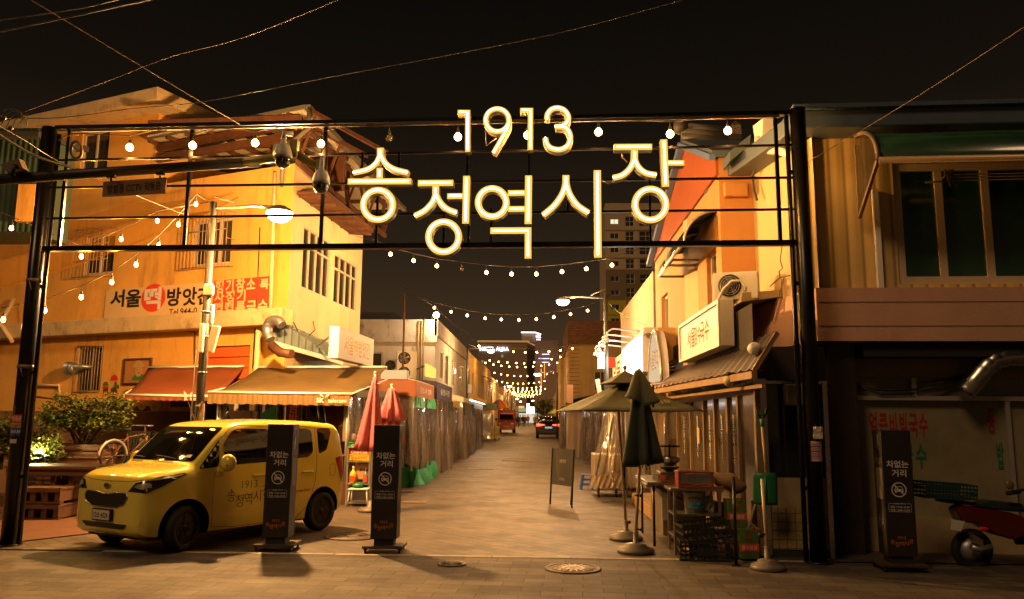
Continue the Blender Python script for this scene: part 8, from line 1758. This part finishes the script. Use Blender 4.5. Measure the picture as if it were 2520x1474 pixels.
# black crates
M['crateb'] = mat('black_plastic', (.018, .021, .019), .42, 0, .2, 4, dirt=.2, dc=(.06, .05, .035))
def mesh_crate(c, sz, rz, tilt, label):
    o = thing('plastic_crate', label, 'crate', c, 'black crates in front of the shelf table'); Mx = Matrix.Rotation(rz, 3, 'Z') @ Matrix.Rotation(tilt, 3, 'Y'); x, y, z_ = sz; b = MB(); T = lambda q: V(c) + Mx @ V(q)
    def bx(q, s): b.box(T(q), s, M=Mx)
    for s in (-1, 1):
        for k in range(3): bx((0, s * y / 2, .015 + (z_ - .03) * k / 2), (x, .014, .028)); bx((s * x / 2, 0, .015 + (z_ - .03) * k / 2), (.014, y, .028))
        for k in range(12): bx((lerp(-x / 2, x / 2, k / 11), s * y / 2, z_ / 2), (.012, .01, z_))
        for k in range(8): bx((s * x / 2, lerp(-y / 2, y / 2, k / 7), z_ / 2), (.01, .012, z_))
        bx((0, s * y / 2, z_ * .5), (x * .34, .016, z_ * .4))
    for k in range(9): bx((lerp(-x / 2, x / 2, k / 8), 0, .008), (.03, y, .012))
    b.build('shell', M['crateb'], o)
    return o
cb_ = gr(1740, 1383); mesh_crate((cb_.x, cb_.y + .22, 0), (.60, .40, .24), R(-4), 0, 'lower black mesh crate standing on the pavement'); mesh_crate((cb_.x + .02, cb_.y + .24, .245), (.60, .40, .22), R(4), R(-7), 'upper black mesh crate set askew on the lower one')
# far side tents, cart under vinyl, stool, board
o = thing('vinyl_tent', 'milky vinyl tent stall at the right beyond the wrapped cart', 'market stall', (1.9, 36, 0)); b = MB(); curtain(b, (1.15, 34.8, 0), (2.75, 34.6, 0), 2.25, .16, .06, 60, seed=31, nrm=V((0, -1, 0))); b.build('front_curtain', M['pvc2'], o); b = MB(); curtain(b, (1.15, 34.8, 0), (1.2, 46, 0), 2.25, .2, .06, 90, seed=32, nrm=V((-1, 0, 0))); b.build('street_curtain', M['pvc2'], o)
b = MB(); b.prism([V((.95, 34.4, 2.28)), V((3.2, 34.4, 2.75)), V((3.2, 46, 2.75)), V((.95, 46, 2.28))], UP * .04); b.build('roof', M['dkgreen'], o); b = MB()
for x, y in ((1.2, 34.9), (2.7, 34.8), (1.25, 40), (1.25, 45.8)): b.tube([(x, y, .1), (x, y, 2.3)], .03, 6)
b.build('post', M['galv'], o); b = MB(); rg = random.Random(6)
for k in range(12): h_ = rg.uniform(.5, 1.3); b.box((rg.uniform(1.7, 2.6), rg.uniform(35.6, 44), .1 + h_ / 2), (.5, .6, h_))
b.build('stock', M['stock'], o); 
o = thing('dark_stalls', 'low dark stall roofs behind the vinyl tent at right', 'market stall', (3, 50, 0)); b = MB(); b.prism([V((1.7, 48, 2.9)), V((4.2, 48, 3.4)), V((4.2, 60, 3.4)), V((1.9, 60, 2.9))], UP * .08); b.build('roof', M['matblack'], o); b = MB(); b.box((2.6, 54, 1.5), (.9, 11, 2.4)); b.build('body', M['stock'], o); b = MB(); b.box((at(1403, 985, 47.5).x, 47.5, 3.3), (.35, .1, 1.1)); b.build('chimney_board', M['pink'], o)
o = thing('red_stall_sign', 'thin red illuminated strip beside the vinyl tent', 'tube light', at(1480, 1060, 33)); b = MB(); b.tube([at(1467, 1030, 34.3), at(1467, 1050, 34.3)], .05, 5); b.build('tube', emit('red_tube', (1, .05, .02), 1.2), o)
wc = thing('wrapped_cart', 'food cart wrapped in flared clear vinyl beside the open parasol', 'cart', (1.55, 19, 0)); Yw = 18.6; b = MB(); b.box((1.58, Yw + .6, .55), (.66, 1.1, .8)); b.build('cart_body', mat('cart_tin', (.36, .28, .19), .55, .2, .25, 3, dirt=.5), wc, bev=.02)
b = MB()
def PW(i, j):
    h_ = j / 12; t = i / 56; p0 = lerp(at(1490, 1006, Yw), at(1530, 1006, Yw), t); p1 = lerp(at(1450, 1172, Yw), at(1531, 1160, Yw), t); q = lerp(p0, p1, h_ ** 1.25)
    return q + V((0, -.1 * h_ - .035 * math.sin(t * 17 + 3 * h_) * (.5 + .5 * h_) - .012 * math.sin(t * 41 + 5 * h_) - .12 * h_ * math.sin(math.pi * t), 0))
b.grid(PW, 56, 12); b.build('vinyl_wrap', M['pvc'], wc)
b = MB(); b.grid(lambda i, j: V((lerp(at(1450, 1180, Yw).x, at(1530, 1180, Yw).x, i / 30), Yw - .14 - .03 * math.sin(i * 1.3 + j), lerp(at(1450, 1168, Yw).z, .22, j / 6))), 30, 6); b.build('vinyl_skirt', M['pvc2'], wc)
b = MB(); b.tube([at(1497, 1010, Yw - .2), at(1499, 1160, Yw - .2), at(1506, 1175, Yw - .2), at(1511, 1188, Yw - .2)], .014, 5); b.build('hook_pole', M['polew'], wc)
for x in (1.35, 1.75): b = MB(); b.tube([V((x, Yw + .1, .12)) + V((0, .11 * math.cos(k * .5), .11 * math.sin(k * .5))) for k in range(13)], .025, 5, closed=True); b.build('wheel', M['rubber'], wc)
o = thing('curtain_wall', 'hazy vinyl sheets hung along the shop side behind the parasols', 'curtain', (2.2, 19, 0)); b = MB(); curtain(b, (2.0, 18.4, 0), (2.75, 17.7, 0), 2.3, .25, .05, 44, seed=41, nrm=V((-.5, -.8, 0))); b.build('sheet', M['pvc'], o); b = MB(); curtain(b, (1.95, 18.5, 0), (1.75, 33, 0), 2.3, .2, .06, 90, seed=42, nrm=V((-1, 0, 0))); b.build('street_sheet', M['pvc2'], o); b = MB(); 
for y in (18.6, 23, 28, 33): b.tube([(1.98, y, 0), (1.98, y, 2.3)], .025, 6)
b.build('post', M['galv'], o); b = MB(); b.prism([V((1.8, 18.3, 2.3)), V((3.0, 18.3, 2.75)), V((3.0, 33.4, 2.75)), V((1.6, 33.4, 2.3))], UP * .03); b.build('roof_sheet', M['dkgreen'], o)
b = MB(); rg = random.Random(16)
for k in range(18): h_ = rg.uniform(.5, 1.5); b.box((rg.uniform(2.2, 2.7), rg.uniform(19, 32), h_ / 2), (.45, .6, h_))
b.build('stock', M['stock'], o)
sc0 = gr(1444, 1204); o = thing('plastic_stool', 'small blue plastic stool beside the wrapped cart', 'stool', sc0); b = MB(); b.box(sc0 + UP * .36, (.26, .26, .03)); b.build('seat', M['blue'], o, bev=.01)
for sx_ in (-1, 1):
    for sy_ in (-1, 1): b = MB(); b.bar(sc0 + V((sx_ * .1, sy_ * .1, .35)), sc0 + V((sx_ * .15, sy_ * .15, 0)), .05, .03); b.build('leg', M['blue'], o)
b = MB()
for z_ in (.12, .24): b.box(sc0 + V((0, -.135, z_)), (.24, .015, .03)); b.box(sc0 + V((0, .135, z_)), (.24, .015, .03))
b.build('rung', M['blue'], o)
q0, q1 = gr(1354, 1240), gr(1407, 1250); ab = thing('chalk_board', 'grey standing sandwich board on thin legs in the middle of the street', 'sign board', lerp(q0, q1, .5)); u = (q1 - q0); u.z = 0; zt_, zb_ = at(1383, 1106, q1.y).z, at(1383, 1198, q1.y).z
M['board'] = mat('slate_board', (.028, .026, .02), .6, 0, .2, 3, dirt=.3, dc=(.25, .2, .13))
tilt = V((-u.y, u.x, 0)).normalized() * .06
pb0, pb1 = q0 + tilt * (zb_ / zt_), q1 + tilt * (zb_ / zt_); b = MB(); b.obox(V((pb0.x, pb0.y, zb_)), u, tilt * (1 - zb_ / zt_) + UP * (zt_ - zb_), V((0, .012, 0))); b.build('panel', M['board'], ab)
b = MB()
for q in (q0, q1): b.bar(q, V((q.x + tilt.x, q.y + tilt.y, zt_)), .025, .025); b.bar(V((q.x, q.y + .55, 0)), V((q.x + tilt.x, q.y + tilt.y + .03, zt_)), .025, .025)
b.build('leg', M['blackmetal'], ab); b = MB(); un = u.normalized(); vt = (tilt * (1 - zb_ / zt_) + UP * (zt_ - zb_)).normalized(); cpt = V(((pb0.x + pb1.x) / 2, (pb0.y + pb1.y) / 2, zb_)) + (tilt * (1 - zb_ / zt_) + UP * (zt_ - zb_)) * .66 - V((0, .012, 0))
b.text('원룸 옛날', cpt, un, vt, .24, .07, 0, 0); b.text('시장\n골목', cpt + vt * .15, un, vt, .2, .11, 0, -.01) if False else None
b.text('1913', cpt - vt * .36, un, vt, .18, .05, 0, 0); b.build('lettering', mat('chalk', (.30, .27, .2), .8), ab)
# paving seams and bits
o = thing('timber_offcut', 'thin pale timber strip on the paving beyond the sandwich board', 'timber', gr(1280, 1138)); q = gr(1290, 1136); b = MB(); b.box(q + UP * .012, (1.9, .05, .02), rz=R(-20)); b.build('strip', M['woodl'], o)
for px, py, lab in ((1003, 1211, 'nearer'), (1005, 1234, 'farther')): pass
o = thing('timber_beam', 'flat timber foot of the stall lying on the paving right of the middle sign pillar', 'timber', gr(1010, 1212)); q = gr(1018, 1212); b = MB(); b.box(q + UP * .02, (.55, .08, .03), rz=R(10)); q = gr(1020, 1238); b.box(q + UP * .02, (.5, .08, .03), rz=R(6)); b.build('strip', M['worn'], o)
# ------------------------------------------------------------------ motor scooter
ms = thing('motor_scooter', 'dark red delivery scooter with teal crate parked under the noodle lettering', 'scooter', gr(2400, 1390)); MO = gr(2395, 1392); mk = 10.0 / 1985
def ms_(px, py, dy=0): return at(px, py, MO.y + dy)
M['scred'] = mat('scooter_red', (.085, .004, .003), .25, 0, .15, 3, coat=.8)
wr = ms_(2392, 1352); b = MB(); R_ = .20
for k in range(1): b.tube([wr + V((R_ * math.cos(t * .2618), 0, R_ * math.sin(t * .2618))) for t in range(24)], .05, 10, closed=True)
w_ = b.build('rear_wheel', M['rubber'], ms); b = MB(); b.lathe([(.15, -.02), (.15, .02), (.05, .05), (.001, .06)], wr, (0, -1, 0), 18); b.build('rim', M['galv'], w_)
wf = wr + V((1.22, -.1, 0)); b = MB(); b.tube([wf + V((R_ * math.cos(t * .2618), 0, R_ * math.sin(t * .2618))) for t in range(24)], .05, 10, closed=True); b.build('front_wheel', M['rubber'], ms)
b = MB(); prof = [(2355, 1255), (2372, 1243), (2430, 1252), (2490, 1262), (2530, 1275), (2545, 1310), (2500, 1330), (2455, 1318), (2410, 1290), (2370, 1285)]; b.prism([ms_(x, y, -.13) for x, y in prof], V((0, .26, 0))); b.build('side_fairing', M['scred'], ms, bev=.03)
b = MB(); b.prism([ms_(x, y, -.12) for x, y in ((2395, 1245), (2440, 1232), (2520, 1240), (2530, 1262), (2440, 1255))], V((0, .24, 0))); b.build('seat', mat('seat_vinyl', (.02, .03, .04), .3, 0, .3, 8, .4, 20), ms, bev=.03)
b = MB(); b.prism([ms_(x, y, -.16) for x, y in ((2343, 1278), (2375, 1283), (2365, 1308), (2340, 1303))], V((0, .012, 0))); b.build('number_plate', M['paper'], ms)
b = MB(); b.prism([ms_(x, y, -.14) for x, y in ((2392, 1312), (2420, 1330), (2418, 1344), (2400, 1338))], V((0, .1, 0))); b.build('side_panel', M['cablel'], ms); b = MB(); b.tube([ms_(2440, 1345, -.15), ms_(2410, 1352, -.15), ms_(2390, 1345, -.15)], .035, 8); b.build('exhaust', M['galv'], ms)
b = MB(); b.tube([ms_(2500, 1330), ms_(2560, 1330), wf], .05, 8); b.tube([wf, ms_(2600, 1180)], .035, 8); b.build('chassis', M['blackmetal'], ms); b = MB(); b.ball(ms_(2420, 1302, -.14), .05, (1.4, .4, .6), 10); b.build('tail_light', M['red'], ms)
b = MB(); b.tube([ms_(2478, 1212, -.25), ms_(2520, 1205, -.1), ms_(2580, 1200, 0)], .016, 6); b.tube([ms_(2478, 1215, -.25), ms_(2510, 1210, -.2)], .024, 6); b.build('handlebar', M['rubber'], ms); b = MB(); b.ball(ms_(2485, 1193, -.25), .055, (1, .4, 1), 12); b.tube([ms_(2485, 1200, -.25), ms_(2505, 1212, -.2)], .008, 5); b.build('mirror', M['cablel'], ms)
b = MB(); b.prism([ms_(x, y, -.05) for x, y in ((2330, 1228), (2400, 1236), (2420, 1246), (2330, 1238))], V((0, .3, 0))); b.build('luggage_rack', M['blackmetal'], ms)
cr0 = thing('delivery_crate', 'teal mesh crate strapped on the scooter rack', 'crate', ms_(2342, 1215)); b = MB(); p0, p1, p2, p3 = (ms_(x, y, -.12) for x, y in ((2279, 1224), (2405, 1230), (2405, 1197), (2279, 1188)))
for y_ in (0, .42):
    for k in range(5): b.bar(lerp(p0, p3, k / 4) + V((0, y_, 0)), lerp(p1, p2, k / 4) + V((0, y_, 0)), .012, .02)
    for k in range(16): b.bar(lerp(p0, p1, k / 15) + V((0, y_, 0)), lerp(p3, p2, k / 15) + V((0, y_, 0)), .012, .012, up=V((0, 1, 0)))
for q, r_ in ((p0, p3), (p1, p2)):
    for k in range(4): b.bar(lerp(q, r_, k / 3), lerp(q, r_, k / 3) + V((0, .42, 0)), .012, .02)
b.obox(p0, p1 - p0, V((0, .42, 0)), UP * .01); b.build('mesh', mat('teal_plastic', (.01, .045, .045), .5, 0, .2), cr0)
